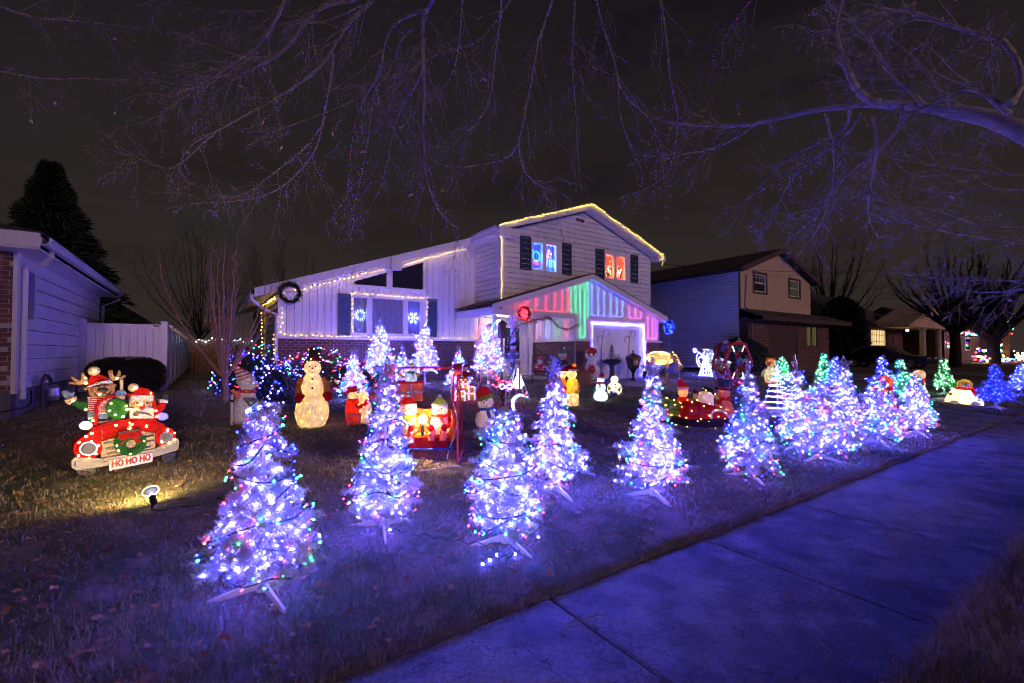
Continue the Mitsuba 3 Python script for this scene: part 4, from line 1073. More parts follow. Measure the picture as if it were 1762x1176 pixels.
def lit_tree(name, label, pos, H, prof, nb, nn, nw, nl, mat, seed, lamps, group=None, z0=.2, strings=0, wirerun=7, star=None, lean=0.0, stand=True, rb=.0085, fine=False, w=1.0, trunk='plastic_white', twig=.13, cat='lit tree', colored=(REDL, GREENL, BLUEL), yawr=0.0, wiremat='wire'):
    """lamps: (n, colour) for the lamps built into the branches; strings: lamps on each coloured string wound round"""
    rg = np.random.default_rng(seed)
    th = Thing(name, label, cat, pos, rg.uniform(0, 6), 1.0, group, lean)
    if mat == 'white_needle' and fine:
        prof = [(p_, max(r_ * 1.02, .06 if p_ < 1 else 0)) for p_, r_ in prof]
    org, tip, a = crown_points(rg, H, z0, prof, nb)
    d = tip - org
    # twigs: ends of each branch and side twigs
    S, D, L = [tip - nrm(d) * twig * .9], [nrm(d)], [np.full(nb, twig)]
    for k in range(5):
        t = rg.uniform(.2 if k < 2 else .55, .97, nb)
        base = org + d * t[:, None]
        side = nrm(np.cross(d, [0, 0, 1.0]) * rg.choice([-1, 1], nb)[:, None])
        q = nrm(nrm(d) * .75 + side * rg.uniform(.3, 1, (nb, 1)) + rg.normal(0, .25, (nb, 3)) + [0, 0, .08])
        S.append(base); D.append(q); L.append(rg.uniform(.6, 1.1, nb) * twig * np.clip(np.linalg.norm(d, axis=1) / .3, .45, 1))
    top = np.array([0, 0, H - twig])
    S.append(np.repeat(top[None], 3, 0)); D.append(nrm(np.array([0, 0, 1.0]) + rg.normal(0, .18, (3, 3)))); L.append(np.full(3, twig))
    S, D, L = np.vstack(S), np.vstack(D), np.concatenate(L)
    m = len(S)
    i = rg.integers(0, m, nn)
    t = rg.uniform(0, 1, nn)
    p = S[i] + D[i] * (L[i] * t)[:, None]
    e = nrm(rg.normal(size=(nn, 3)))
    e = nrm(e - np.einsum('ij,ij->i', e, D[i])[:, None] * D[i])
    q = nrm(D[i] * rg.uniform(.25, .8, (nn, 1)) + e)
    s = nrm(np.cross(q, rg.normal(size=(nn, 3)))) * nw
    tri = np.stack([p - s, p + s, p + q * (nl * rg.uniform(.7, 1.15, nn))[:, None]], 1)
    v_, f_ = tri.reshape(-1, 3), np.arange(3 * nn).reshape(-1, 3)
    key = numbered(th.key + '__crown')
    needle_tone = np.clip(rg.normal(.76, .13, m), .35, .92)[i] * rg.uniform(.8, 1.05, nn)         # tone differs at random by twig and needle
    extra = {'color': np.repeat(needle_tone[:, None] * [1, .99, 1.01], 3, 0)} if mat == 'white_needle' else {}
    scene[key] = mikit.ply((th.world(v_), f_), m_(mat), **extra)
    labels[key] = {'kind': 'stuff'}
    bm = M()
    bm.tube([(0, 0, .04), (0, 0, H * .5), (0, 0, H - .06)], [.016, .013, .006], 8)
    for k in range(0, nb, 2):
        bm.tube([org[k] * [1, 1, .98], tip[k]], [.004, .002], 3, False)
    th.part('trunk', bm, m_(trunk))
    if stand:
        for k in range(3):
            b = k * 2.094 + yawr
            c, sn = math.cos(b), math.sin(b)
            fin = Polygon([(.02, .045), (.02, .095), (.05, .085), (.28, .02), (.29, .0), (.26, .0)])
            th.part('stand_leg', M().poly(fin, (0, 0, 0), (c, sn, 0), EZ, (-sn, c, 0), -.008, .008), m_('plastic_white'))
        th.part('stand_collar', M().lathe([(.03, .03), (.03, .2), (.022, .21), (0, .21)], 10), m_('plastic_white'))
    n, col = lamps
    order = np.lexsort((np.arctan2(S[:, 1], S[:, 0]), np.round(S[:, 2] / .09)))
    k = order[((np.arange(n) + rg.uniform(0, 1, n)) * m / n).astype(int)]
    bp = S[k] + D[k] * (L[k] * rg.uniform(.3, 1.05, n))[:, None] + rg.normal(0, .012, (n, 3))
    th.part('bulbs', bulbs(bp, rb, fine, seed=seed), m_('lamp'), emit=col * WT, w=w, kind='stuff')
    if strings:
        t = np.linspace(0, 1, 420)
        h = z0 * .9 + (H - z0) * .97 * t
        R = np.interp(h / H, [q_[0] for q_ in prof], [q_[1] for q_ in prof]) * (.93 + .12 * np.sin(t * 53 + seed) * np.sin(t * 19)) + .012
        b = t * wirerun * 2 * np.pi + .35 * np.sin(t * 71) + seed
        hh = h - .1 * R + .05 * np.sin(b * 1.7 + seed) + .025 * np.sin(t * 160)
        path = np.stack([R * np.cos(b), R * np.sin(b), hh], 1)
        wl = th.part('light_string', M().tube(path, (.0036 if fine else .0045), 4, False), m_(wiremat))
        pt = along(path, np.linalg.norm(np.diff(path, axis=0), axis=1).sum() / strings)
        out = nrm(pt * [1, 1, 0])
        pt = pt + out * .012 + rg.normal(0, .016, pt.shape)
        pick = rg.integers(0, 4, len(pt))
        for c_, col_ in enumerate(colored):
            if (pick == c_).any():
                th.part('colored_bulbs', bulbs(pt[pick == c_], rb * 1.15, fine, seed=seed + c_), m_('lamp'), parent=wl, emit=col_ * WT * (1.0, 1.0, .8)[c_], w=.18, kind='stuff')
        sock = M()
        for q_, o_ in zip(pt[::1], out[::1]):
            sock.tube([q_ - o_ * .012, q_ - o_ * .028], .0045, 4, False)
        th.part('sockets', sock, m_(wiremat), parent=wl, kind='stuff')
    if star:
        star_top(th, (0, 0, H + .09), star, seed)
    return th


def star_top(th, c, r, seed=0, name='star', lamp=None):
    rg = np.random.default_rng(seed)
    m = M()
    P = [np.array([math.sin(k * math.pi / 5) * (r if k % 2 == 0 else r * .42), 0, math.cos(k * math.pi / 5) * (r if k % 2 == 0 else r * .42)]) for k in range(10)]
    for k in range(10):
        m.tube([P[k] + c, P[(k + 1) % 10] + c], .006, 5)
        m.tube([P[k] + c, np.array(c) + [0, .03, 0]], .004, 4, False)
    for k in range(5):
        m.tube([P[2 * k] + c, P[(2 * k + 4) % 10] + c], .004, 4, False)
    m.tube([np.array(c) - [0, 0, r + .1], np.array(c) - [0, 0, r * .4]], .006, 5)
    n = 260
    q = rg.uniform(-1, 1, (n, 2)) * r
    ang = np.arctan2(q[:, 0], q[:, 1])
    lim = r * (.42 + .58 * np.abs(np.cos(ang * 2.5)) ** 3)
    q = q[np.hypot(q[:, 0], q[:, 1]) < lim]
    p = np.stack([q[:, 0], rg.normal(0, .012, len(q)), q[:, 1]], 1) + c
    e = nrm(rg.normal(size=p.shape)) * .03
    s = nrm(np.cross(e, rg.normal(size=p.shape))) * .0025
    m.add(np.stack([p - s, p + s, p + e], 1).reshape(-1, 3), np.arange(3 * len(p)).reshape(-1, 3))
    return th.part(name, m, m_('silver'))


SL = [(.0, .12), (.14, .16), (.26, .30), (.38, .33), (.55, .25), (.75, .17), (.9, .12), (1, .03)]
FAT = [(.0, .16), (.16, .24), (.28, .36), (.42, .36), (.6, .25), (.8, .14), (.95, .06), (1, .02)]
CONE = [(.0, .2), (.16, .32), (.22, .34), (.4, .26), (.6, .18), (.8, .1), (1, .02)]
FG = 'white trees in a row along the pavement'
front = [  # x, y, H, profile, branches, needles, label, star, strings, seed
    (.30, 3.05, 1.12, [(.0, .05), (.12, .15), (.24, .29), (.40, .28), (.52, .19), (.62, .17), (.74, .13), (.86, .12), (.95, .05), (1, .02)], 170, 64000, 'white lit tree nearest the viewer, its white stand showing full on the grass', None, 150),
    (1.18, 3.55, 1.15, [(.0, .06), (.13, .13), (.22, .27), (.36, .24), (.50, .18), (.7, .15), (.9, .11), (1, .03)], 150, 52000, 'slim white lit tree beside the red garden swing', .13, 120),
    (1.86, 2.84, 1.02, [(.0, .10), (.12, .15), (.28, .24), (.45, .27), (.62, .20), (.8, .15), (.93, .08), (1, .02)], 160, 54000, 'white lit tree in front of the snowman in the red and green hat', None, 150),
    (2.90, 3.50, 1.13, [(.0, .06), (.16, .13), (.28, .29), (.42, .24), (.56, .13), (.75, .14), (.9, .08), (1, .02)], 150, 46000, 'white lit tree with an open waist, before the yellow lit hugging pair', .12, 100),
    (3.64, 2.93, 1.16, [(.0, .05), (.18, .18), (.25, .29), (.40, .25), (.58, .18), (.75, .11), (.9, .06), (1, .02)], 160, 46000, 'tidy cone shaped white lit tree standing alone, star bent over', .13, 130),
    (5.12, 2.78, 1.16, [(.0, .08), (.12, .24), (.24, .30), (.42, .23), (.6, .17), (.8, .10), (1, .02)], 150, 38000, 'white lit tree in front of the red bumper car display', .12, 150),
    (6.74, 2.72, 1.02, [(.0, .12), (.12, .28), (.3, .36), (.5, .33), (.7, .22), (.88, .13), (1, .04)], 170, 36000, 'widest white lit tree of the crowd at the lawn corner', None, 220),
    (8.62, 2.66, 1.0, [(.0, .10), (.12, .24), (.3, .32), (.5, .28), (.7, .19), (.9, .1), (1, .04)], 150, 30000, 'bushy white lit tree second from the driveway', None, 170),
    (10.15, 2.6, 1.04, [(.0, .08), (.14, .24), (.26, .28), (.5, .2), (.7, .14), (.9, .08), (1, .03)], 130, 24000, 'pink tinged white lit tree at the driveway corner', None, 150),
    (7.15, 3.18, 1.14, [(.0, .08), (.2, .22), (.4, .21), (.6, .16), (.8, .11), (.95, .08), (1, .03)], 120, 20000, 'white lit tree with red lamps at its top and a tilted wire star', .16, 120),
    (8.95, 3.2, 1.12, [(.0, .08), (.2, .25), (.4, .22), (.6, .16), (.8, .11), (1, .03)], 120, 20000, 'white lit tree with a leaning silver spire at the back of the crowd', .15, 120),
]
for i, (x, y, h, pf, nb, nn, lab, st, ns) in enumerate(front):
    lit_tree('white_tree', lab, on(x, y), h, pf, nb, nn, .0021 if i < 5 else .0032, .038 if i < 5 else .045, 'white_needle', 100 + i, (190 if i < 5 else 170, COOL), FG, .15, ns, 8 if i < 6 else 9,
             st, .03 * math.sin(i * 2.3), True, (.0056, .0056, .0056, .006, .006)[i] if i < 5 else .0068, i < 5, 1.0, yawr=i * .9)
BG = 'tall white trees by the house'
TALL = [(.0, .1), (.16, .2), (.24, .30), (.4, .25), (.6, .18), (.8, .11), (1, .03)]
lit_tree('white_tree', 'tall white lit tree with a star in front of the big picture window', on(4.26, 13.15), 1.78, [(p, r * 1.5) for p, r in TALL], 150, 20000, .006, .07, 'white_needle', 140, (230, COOL * np.array((.32, .32, .2))), BG, .4, 90, 9, .13, rb=.014, w=1.2, twig=.18)
lit_tree('white_tree', 'tall white lit tree in front of the blue window pane', on(5.42, 12.6), 1.78, [(p, r * 1.5) for p, r in TALL], 150, 20000, .006, .07, 'white_needle', 141, (230, COOL * np.array((.32, .32, .2))), BG, .42, 60, 9, None, rb=.014, w=1.2, twig=.18)
lit_tree('white_tree', 'tall white lit tree beside the porch', on(6.78, 11.25), 1.83, [(.0, .1), (.2, .28), (.3, .37), (.45, .33), (.6, .24), (.8, .17), (1, .05)], 150, 20000, .006, .07, 'white_needle', 142, (230, COOL * np.array((.32, .32, .2))), BG, .5, 80, 9, None, rb=.014, w=1.2, twig=.18)
for x, y, h, lab, s in ((2.75, 10.3, 1.0, 'small white lit tree with a star, left of the tall one by the window', 143), (4.55, 12.15, 1.0, 'small white lit tree with a star between two tall white trees', 144), (5.78, 11.15, 1.05, 'small white lit tree with a star by the wire tree of red lamps', 145)):
    lit_tree('white_tree', lab, on(x, y), h, CONE, 110, 11000, .005, .06, 'white_needle', s, (120, COOL * np.array((.32, .32, .2))), 'small white trees before the brick wall', .2, 60, 7, .12, rb=.013, w=.6)
RG = 'blue and green trees across the driveway'
for x, y, h, col, nm, lab, s in (
        (16.7, 7.86, 1.05, np.array((5.0, 38.0, 16.0)), 'green_tree', 'green lit tree beside the gold bear', 1), (16.8, 6.6, 1.22, np.array((5.0, 38.0, 16.0)), 'green_tree', 'green lit tree behind the leftmost blue tree', 2), (15.66, 5.88, 1.12, COOL * np.array((.10, .14, .26)), 'blue_tree', 'blue lit tree leftmost behind the white crowd', 3),
        (15.5, 4.67, 1.2, COOL * np.array((.10, .14, .26)), 'blue_tree', 'blue lit tree directly before the parked car', 4), (15.9, 4.4, 1.14, np.array((5.0, 38.0, 16.0)), 'green_tree', 'green lit tree on a dark stem before the parked car wheel', 5), (19.4, 4.28, 1.15, np.array((8.0, 36.0, 13.0)), 'green_tree', 'green lit tree standing alone on the lit strip of grass', 6),
        (16.4, 2.66, 1.1, BLUEL * .8, 'blue_tree', 'deep blue lit tree in front of the glowing dog', 7), (21.8, 2.96, 1.05, COOL * np.array((.10, .13, .24)), 'blue_tree', 'blue lit tree at the right edge of the view', 8)):
    lit_tree(nm, lab, on(x, y), h, [(.0, .1), (.2, .30), (.3, .28), (.5, .21), (.75, .12), (1, .03)], 120, 11000, .006, .065, 'blue_needle' if nm == 'blue_tree' else 'green_needle', 150 + s, (150, col), RG, .22, 0, star=None, rb=.013, w=.5, trunk='wire_white' if s == 6 else 'plastic_dark')

# spiral of rope light
th = Thing('spiral_tree', 'white rope light spiral tree on a centre pole', 'spiral tree', on(10.47, 5.04))
t = np.linspace(0, 1, 240)
sp = np.stack([.3 * (1 - t) ** .9 * np.cos(t * 2 * np.pi * 8), .3 * (1 - t) ** .9 * np.sin(t * 2 * np.pi * 8), .05 + 1.0 * t], 1)
th.part('wire', M().tube(sp, .006, 5), m_('wire_white'))
th.part('pole', M().tube([(0, 0, 0), (0, 0, 1.15)], .012, 6), m_('wire_white'))
for a in (0, 2.1, 4.2):
    th.part('brace', M().tube([(.3 * math.cos(a), .3 * math.sin(a), 0), (.02 * math.cos(a), .02 * math.sin(a), 1.05)], .006, 4), m_('wire_white'))
th.part('bulbs', bulbs(along(sp, .05), .0125), m_('lamp'), emit=COOL * np.array((.2, .2, .1)), w=.3, kind='stuff')


# net lights on shrubs
def net_shrub(label, c, r, seed, n=170, cols=((.3, .6, 36), (.3, .6, 36), (18, .3, .5), (.4, 12, 4), (5, 4, 26))):
    th = Thing('shrub', label, 'shrub', c)
    rg = np.random.default_rng(seed)
    nn = 6000
    d = nrm(rg.normal(size=(nn, 3)))
    d[:, 2] = np.abs(d[:, 2])
    p = d * r * rg.uniform(.6, 1, (nn, 1)) * (1 + .12 * np.sin(d[:, :1] * 7 + d[:, 1:2] * 5))
    q = nrm(d + rg.normal(0, .7, (nn, 3)))
    s = nrm(np.cross(q, rg.normal(size=(nn, 3)))) * .009
    th.part('foliage', (np.stack([p - s, p + s, p + q * .055], 1).reshape(-1, 3), np.arange(3 * nn).reshape(-1, 3)), m_('evergreen'), kind='stuff')
    st = M()
    for k in range(24):
        e = nrm(rg.normal(size=3)); e[2] = abs(e[2]) + .3
        st.tube([(0, 0, 0), nrm(e) * np.asarray(r) * .85], [.01, .003], 4, False)
    th.part('stem', st, m_('bark_dark'))
    d = nrm(rg.normal(size=(n, 3)))
    d[:, 2] = np.abs(d[:, 2])
    p = d * r * 1.04 * (1 + .12 * np.sin(d[:, :1] * 7 + d[:, 1:2] * 5)) + d * .03
    k = rg.integers(0, len(cols), n)
    for i, c_ in enumerate(cols):
        if (k == i).any():
            th.part('bulbs', bulbs(p[k == i], .015, seed=seed + i), m_('lamp'), emit=np.array(c_, float) * .9, w=.12, kind='stuff')


net_shrub('round shrub under a net of blue and red lamps, left by the bare tree', on(1.05, 12.6), (.85, .6, 1.0), 1, 170)
net_shrub('broad shrub under a net of multicoloured lamps behind the big snowman', on(2.55, 12.9), (.95, .6, .95), 2, 190, ((18, .3, .5), (.4, 12, 4), (.3, .6, 36), (18, .3, .5), (5, 4, 26)))
net_shrub('low shrub with red and green lamps by the brick wall', on(3.45, 12.9), (.55, .45, .65), 3, 70, ((18, .3, .5), (.4, 12, 4), (18, .3, .5)))
net_shrub('low shrub with blue lamps in front of the net lit shrubs', on(1.35, 10.8), (.6, .5, .75), 4, 110, ((.3, .6, 36), (1, 1.2, 36), (5, 4, 26)))
net_shrub('small shrub with green and red lamps between the tall white trees', on(4.9, 13.5), (.35, .3, .6), 5, 40, ((.4, 12, 4), (18, .3, .5), (.3, .6, 36)))
# ================================================================ lit yard figures
FIGW = WARM * .42


def lampset(th, mesh, n, col=FIGW, inward=.022, r=.011, seed=0, w=.2, parent=None, name='bulbs'):
    """lamps just under the cloth of a figure"""
    return th.part(name, bulbs(surf(mesh, n, inward, seed), r, seed=seed), m_('lamp'), emit=col, w=w, kind='stuff', parent=parent)


def rx(a):
    return np.array([[1, 0, 0], [0, math.cos(a), -math.sin(a)], [0, math.sin(a), math.cos(a)]])


def ry(a):
    return np.array([[math.cos(a), 0, math.sin(a)], [0, 1, 0], [-math.sin(a), 0, math.cos(a)]])


def rz(a):
    return np.array([[math.cos(a), -math.sin(a), 0], [math.sin(a), math.cos(a), 0], [0, 0, 1]])


def tophat(th, c, r, h, mat, band, mr=None, lamps=0):
    m = M().lathe([(0, 0), (r * 1.5, 0), (r * 1.52, .012), (r * .95, .02), (r * .9, h * .5), (r * 1.05, h), (0, h + .004)], 20, c, mr)
    k = th.part('hat', m, m_(mat), smooth=40)
    if band:
        th.part('hat_band', M().lathe([(r * .97, .018), (r * .97, h * .28), (r * .9, h * .28), (r * .9, .018)], 20, c, mr), m_(band), parent=k)
    if lamps:
        th.part('hat_bulbs', bulbs(surf(m, lamps, -.006, 3), .009), m_('lamp'), emit=WARM * .6, w=.05, parent=k, kind='stuff')
    return k


def knit_hat(th, c, r, h, mat, cuff, mr=None, pom='f_white', bend=.0):
    prof = [(r * 1.02, 0), (r * .98, h * .2), (r * .8, h * .5), (r * .5, h * .8), (r * .18, h), (0, h * 1.02)]
    m = M().lathe(prof, 18)
    v = np.vstack(m.v)
    v[:, 0] += bend * (np.clip(v[:, 2] / h, 0, 1.1)) ** 2
    R = np.eye(3) if mr is None else mr
    tip = np.array([bend, 0, h * 1.03]) @ R.T + c
    k = th.part('hat', (v @ R.T + np.asarray(c), np.vstack(m.f)), m_(mat), smooth=40)
    th.part('cuff', M().lathe([(r * .98, -.02), (r * 1.12, -.015), (r * 1.13, r * .3), (r * 1.0, r * .36)], 18, c, R), m_(cuff), smooth=40, parent=k)
    th.part('pompom', M().ell(tip, r * .3, 1), m_(pom), parent=k)
    return k


def face_on(th, c, r, mr=None, eye='black', nose='orange', nl=.07, smile=True, er=.09):
    """eyes, nose and mouth on a round head whose front is -y"""
    R = np.eye(3) if mr is None else mr
    P = lambda a, b, k=1.0: (np.array([math.sin(a) * math.cos(b), -math.cos(a) * math.cos(b), math.sin(b)]) * r * k) @ R.T + c
    for s_ in (-1, 1):
        th.part('eye', M().ell(P(s_ * .36, .25, .98), r * er, 1), m_(eye))
    n0, n1 = P(0, .02, .95), P(0, -.02, 1 + nl / r)
    th.part('nose', M().tube([n0, n1], [r * .13, r * .02], 8), m_(nose))
    if smile:
        th.part('mouth', M().tube([P(a, -.34 - .16 * math.cos(a * 3), 1.0) for a in np.linspace(-.42, .42, 9)], r * .028, 5), m_('black'))


def snowman(name, label, pos, yaw, prof, hc, hr, mat='f_white', lamps=40, col=FIGW, hat=None, arms=None, scarf=None, buttons=(), lean=0.0, group=None, r=.011, nose='orange', w=.25, inward=.022, headlamps=10, cat='snowman figure', sq=(1, 1), face_=True, headrot=None, scale=1.0):
    """prof: outline of the body (r, z); hc, hr: centre height and radius of the head"""
    th = Thing(name, label, cat, pos, yaw, scale, group, lean)
    body = M().lathe(prof, 22, sq=sq)
    th.part('body', body, m_(mat), smooth=50)
    head = M().ell((0, 0, hc), (hr, hr * .95, hr * .97), 3)
    th.part('head', head, m_(mat), smooth=True)
    lampset(th, body, lamps, col, inward, r, 1, w)
    if headlamps:
        lampset(th, head, headlamps, col, inward, r, 2, w * .4, name='head_bulbs')
    if face_:
        face_on(th, np.array([0, 0, hc]), hr, headrot, nose=nose)
    for x, z, k in buttons:
        rr = np.interp(z, [q[1] for q in prof], [q[0] for q in prof]) * sq[1]
        th.part('button', M().ell((x, -rr * .99, z), (.018, .008, .018), 1), m_(k))
    if scarf:
        zs = hc - hr * .85
        th.part('scarf', M().lathe([(hr * .75, zs - .03), (hr * .95, zs - .025), (hr * 1.0, zs + .01), (hr * .85, zs + .035)], 20).ob((hr * .45, -hr * .95, zs - hr * .55), (hr * .2, 0, .01), (0, .012, 0), (-.02, 0, hr * .55)), m_(scarf), smooth=40)
    for a in arms or ():
        pts, ra, am, mm = a
        th.part('arm', M().tube(spline(pts, 8), [ra * q for q in np.linspace(1, .8, 8)], 10), m_(am), smooth=40)
        if mm:
            e = np.asarray(pts[-1], float)
            d = nrm(e - np.asarray(pts[-2], float))
            k = th.part('mitten', M().ell(e + d * ra * 1.1, (ra * 1.05, ra * .8, ra * 1.35), 2), m_(mm), smooth=True)
            th.part('thumb', M().ell(e + d * ra * .7 + [ra * .9 * (-1 if e[0] > 0 else 1), -ra * .3, 0], (ra * .4, ra * .35, ra * .6), 1), m_(mm), smooth=True, parent=k)
    if hat:
        hat(th)
    return th


# ---- the flat tinsel motor car with its two riders
def car_display():
    th = Thing('car_display', 'tinsel car display with an antlered animal and a bearded man waving', 'yard display', on(-.68, 6.45), .27, 1.0)
    K, KX = .00098, .00080
    q = lambda pts: Polygon([((x - 720) * KX, (1130 - y - (x - 720) * .07) * K) for x, y in pts])
    pt = lambda x, y, d=0.: np.array([(x - 720) * KX, d, (1130 - y - (x - 720) * .07) * K])

    def el(cx, cy, rx_, ry_, n=26):
        return q([(cx + rx_ * math.cos(a), cy + ry_ * math.sin(a)) for a in np.arange(n) * 2 * np.pi / n])

    def P(name, g, mat, y0, y1, parent=None, soft=.006, **kw):
        g = g.buffer(0)
        m = M().poly(g, (0, 0, 0), EX, EZ, (0, 1, 0), y0 + soft, y1)
        inner = g.buffer(-soft * 1.2)
        if not inner.is_empty and soft:
            m.poly(inner, (0, 0, 0), EX, EZ, (0, 1, 0), y0, y0 + soft + .001)
        return th.part(name, m, m_(mat), parent=parent, **kw)

    hood = P('hood', q([(300, 790), (330, 720), (390, 660), (560, 605), (800, 575), (1000, 590), (1130, 650), (1160, 700), (1100, 760), (850, 715), (700, 725), (440, 820)]), 'tinsel_red', -.03, .10, soft=.02)
    P('hood_fold', q([(455, 690), (462, 690), (470, 790), (463, 792)]), 'red', -.034, -.029, hood, 0)
    for cx, cy, a, b, r1, r2 in ((325, 870, 138, 118, 76, 62), (1135, 790, 122, 112, 68, 56)):
        k = P('fender', el(cx, cy, a, b), 'tinsel_red', -.08, .10, soft=.025)
        h = P('headlight', el(cx - 2, cy, r1, r2), 'foil', -.115, -.081, k, .012)
        P('headlight_rim', el(cx - 2, cy, r1 + 9, r2 + 9).difference(el(cx - 2, cy, r1, r2)), 'silver', -.10, -.081, h, 0)
    g = P('grille', q([(440, 815), (850, 715), (1020, 745), (1022, 915), (455, 985)]), 'tinsel_cream', -.04, .02)
    for i, (a, b) in enumerate((((470, 830), (590, 808)), ((490, 890), (600, 872)), ((505, 945), (640, 928)), ((890, 780), (1005, 765)), ((895, 838), (1010, 822)), ((870, 905), (975, 890)))):
        P('slot', q([(a[0], a[1] - 11), (b[0], b[1] - 11), (b[0] - 4, b[1] + 11), (a[0] + 16, a[1] + 11)]), 'plastic_dark', -.046, -.039, g, 0)
    bu = P('bumper', q([(168, 985), (200, 955), (460, 985), (1010, 915), (1230, 818), (1268, 812), (1282, 850), (1280, 925), (1250, 950), (1000, 1005), (520, 1062), (215, 1084), (170, 1050)]), 'foil_pale', -.12, -.042, soft=.025)
    pl_ = P('number_plate', q([(518, 1005), (962, 950), (970, 960), (972, 1045), (965, 1052), (528, 1110), (520, 1102)]), 'plastic_white', -.135, -.121, bu, .004)
    tmx = meshkit.text_mesh('HO HO HO', .062, .004, bold=True)
    v = np.array(tmx.vertices)
    wd = v[:, 0].max()
    o, e = pt(540, 1076), nrm(pt(955, 1022) - pt(540, 1076))
    v = o + v[:, :1] * (.325 / wd) * e + v[:, 1:2] * [0, 0, 1.0] + np.stack([0 * v[:, 0], -.136 - v[:, 2], 0 * v[:, 0]], 1)
    v = np.vstack([v + [.0025 * a_, 0, .002 * b_] for a_, b_ in ((-1, 0), (1, 0), (0, 1), (0, -1))])
    th.part('lettering', (v, np.vstack([tmx.faces + i_ * len(tmx.vertices) for i_ in range(4)])), m_('red'), parent=pl_, label='HO HO HO in red capitals', kind='stuff')
    wr = el(742, 840, 168, 132).difference(el(748, 850, 56, 50))
    k = P('wreath', wr, 'tinsel_green', -.12, -.045, soft=.02)
    P('bow', q([(606, 715), (842, 690), (842, 765), (612, 790)]), 'tinsel_red', -.135, -.121, k)
    P('bow', q([(690, 780), (640, 850), (625, 840), (612, 850), (680, 775)]), 'tinsel_red', -.135, -.121, k)
    P('bow', q([(770, 775), (862, 800), (830, 812), (822, 840), (745, 780)]), 'tinsel_red', -.135, -.121, k)
    P('wreath_top', q([(606, 708), (835, 682), (835, 694), (608, 720)]), 'black', -.14, -.1, k, 0)
    th.part('hood_ornament', M().lathe([(.03, 0), (.02, .02), (.008, .04), (.012, .07), (0, .085)], 10, pt(738, 690, -.03)), m_('silver'))
    for cx, cy in ((315, 645), (1122, 565)):
        P('mirror', el(cx, cy, 68, 46), 'silver', .03, .07, soft=.015)
    # windscreen frame
    th.part('windscreen_frame', M().tube([pt(x, y, .06) for x, y in ((395, 660), (398, 520), (412, 430), (450, 370), (560, 335), (720, 312))], .017, 8), m_('tinsel_red'))
    th.part('windscreen_frame', M().tube([pt(x, y, .06) for x, y in ((1000, 330), (1020, 420), (1030, 520), (1035, 600))], .02, 8), m_('tinsel_red'))
    P('seat_edge', q([(440, 630), (690, 585), (690, 570), (440, 612)]), 'tinsel_cream', .05, .08)
    th.part('signal_pole', M().tube([pt(664, 275, .05), pt(664, 145, .05)], .014, 8), m_('f_white'))
    # the antlered animal
    d = P('animal_head', q([(330, 215), (420, 185), (560, 180), (600, 225), (596, 300), (570, 340), (480, 362), (390, 352), (345, 330), (328, 270)]), 'tinsel_brown', .02, .16, soft=.03)
    P('ear', q([(335, 225), (283, 262), (300, 272), (345, 268)]), 'tinsel_brown', .06, .10, d)
    P('ear', q([(560, 185), (622, 210), (600, 232), (575, 235)]), 'tinsel_brown', .06, .10, d)
    th.part('nose', M().ell(pt(468, 265, .015), (.045, .02, .024), 2), m_('black'), parent=d)
    th.part('mouth', M().tube([pt(x, y, .014) for x, y in ((388, 300), (402, 322), (440, 328), (472, 305), (482, 280), (490, 300), (520, 312), (545, 290), (550, 265))], .0055, 6), m_('black'), parent=d)
    for x, y in ((428, 232), (488, 216)):
        th.part('eye', M().ell(pt(x, y, .015), (.013, .008, .009), 1), m_('black'), parent=d)
        th.part('brow', M().tube([pt(x - 12, y - 12, .016), pt(x, y - 18, .016), pt(x + 14, y - 13, .016)], .004, 5), m_('black'), parent=d)
    hk = P('cap', q([(322, 222), (345, 130), (378, 68), (430, 95), (520, 130), (565, 185), (450, 185)]), 'tinsel_red', .0, .17, soft=.03)
    P('cap_trim', q([(318, 232), (420, 182), (530, 152), (568, 182), (450, 196), (330, 240)]), 'tinsel_white', -.02, .17, hk)
    th.part('pompom', M().ell(pt(382, 68, .05), .05, 2), m_('f_white'), parent=hk)
    P('antler', q([(330, 205), (230, 222), (148, 212), (152, 192), (205, 188), (168, 150), (172, 128), (215, 150), (240, 175), (265, 160), (262, 92), (285, 86), (308, 130), (335, 160)]), 'tinsel_gold', .06, .10, d)
    P('antler', q([(548, 165), (526, 70), (540, 48), (570, 55), (585, 118), (605, 115), (640, 48), (662, 60), (650, 120), (690, 98), (715, 105), (690, 135), (610, 160)]), 'tinsel_gold', .06, .10, d)
    b = P('torso', q([(332, 345), (400, 352), (560, 335), (600, 330), (560, 420), (530, 560), (335, 585)]), 'tinsel_white', .04, .14)
    for i in range(8):
        y = 358 + i * 21
        P('stripe', q([(334, y), (590 - i * 9, y - 12), (590 - i * 9, y - 2), (334, y + 10)]), 'tinsel_red', .033, .039, b, 0)
    P('patch', q([(330, 505), (385, 500), (385, 555), (332, 555)]), 'blue_knit', .025, .032, b)
    P('patch', q([(430, 530), (530, 520), (530, 575), (432, 580)]), 'blue_knit', .025, .032, b)
    P('strap', q([(385, 640), (395, 440), (430, 380), (520, 335), (600, 318), (600, 335), (520, 355), (450, 400), (425, 450), (425, 635)]), 'tinsel_red', .0, .03, b)
    P('arm', el(618, 470, 116, 118), 'tinsel_green', .0, .12)
    P('arm', q([(175, 425), (225, 385), (335, 402), (338, 478), (260, 478)]), 'tinsel_green', .05, .12)
    P('skirt', q([(335, 585), (440, 570), (440, 605), (335, 605)]), 'tinsel_green', .05, .12)
    c_ = P('cuff', q([(108, 378), (215, 335), (225, 372), (160, 425), (125, 410)]), 'tinsel_cream', .03, .13)
    P('mitten', q([(78, 300), (100, 278), (150, 285), (165, 305), (180, 290), (205, 300), (195, 335), (130, 362), (105, 350)]), 'blue_knit', .04, .12, c_)
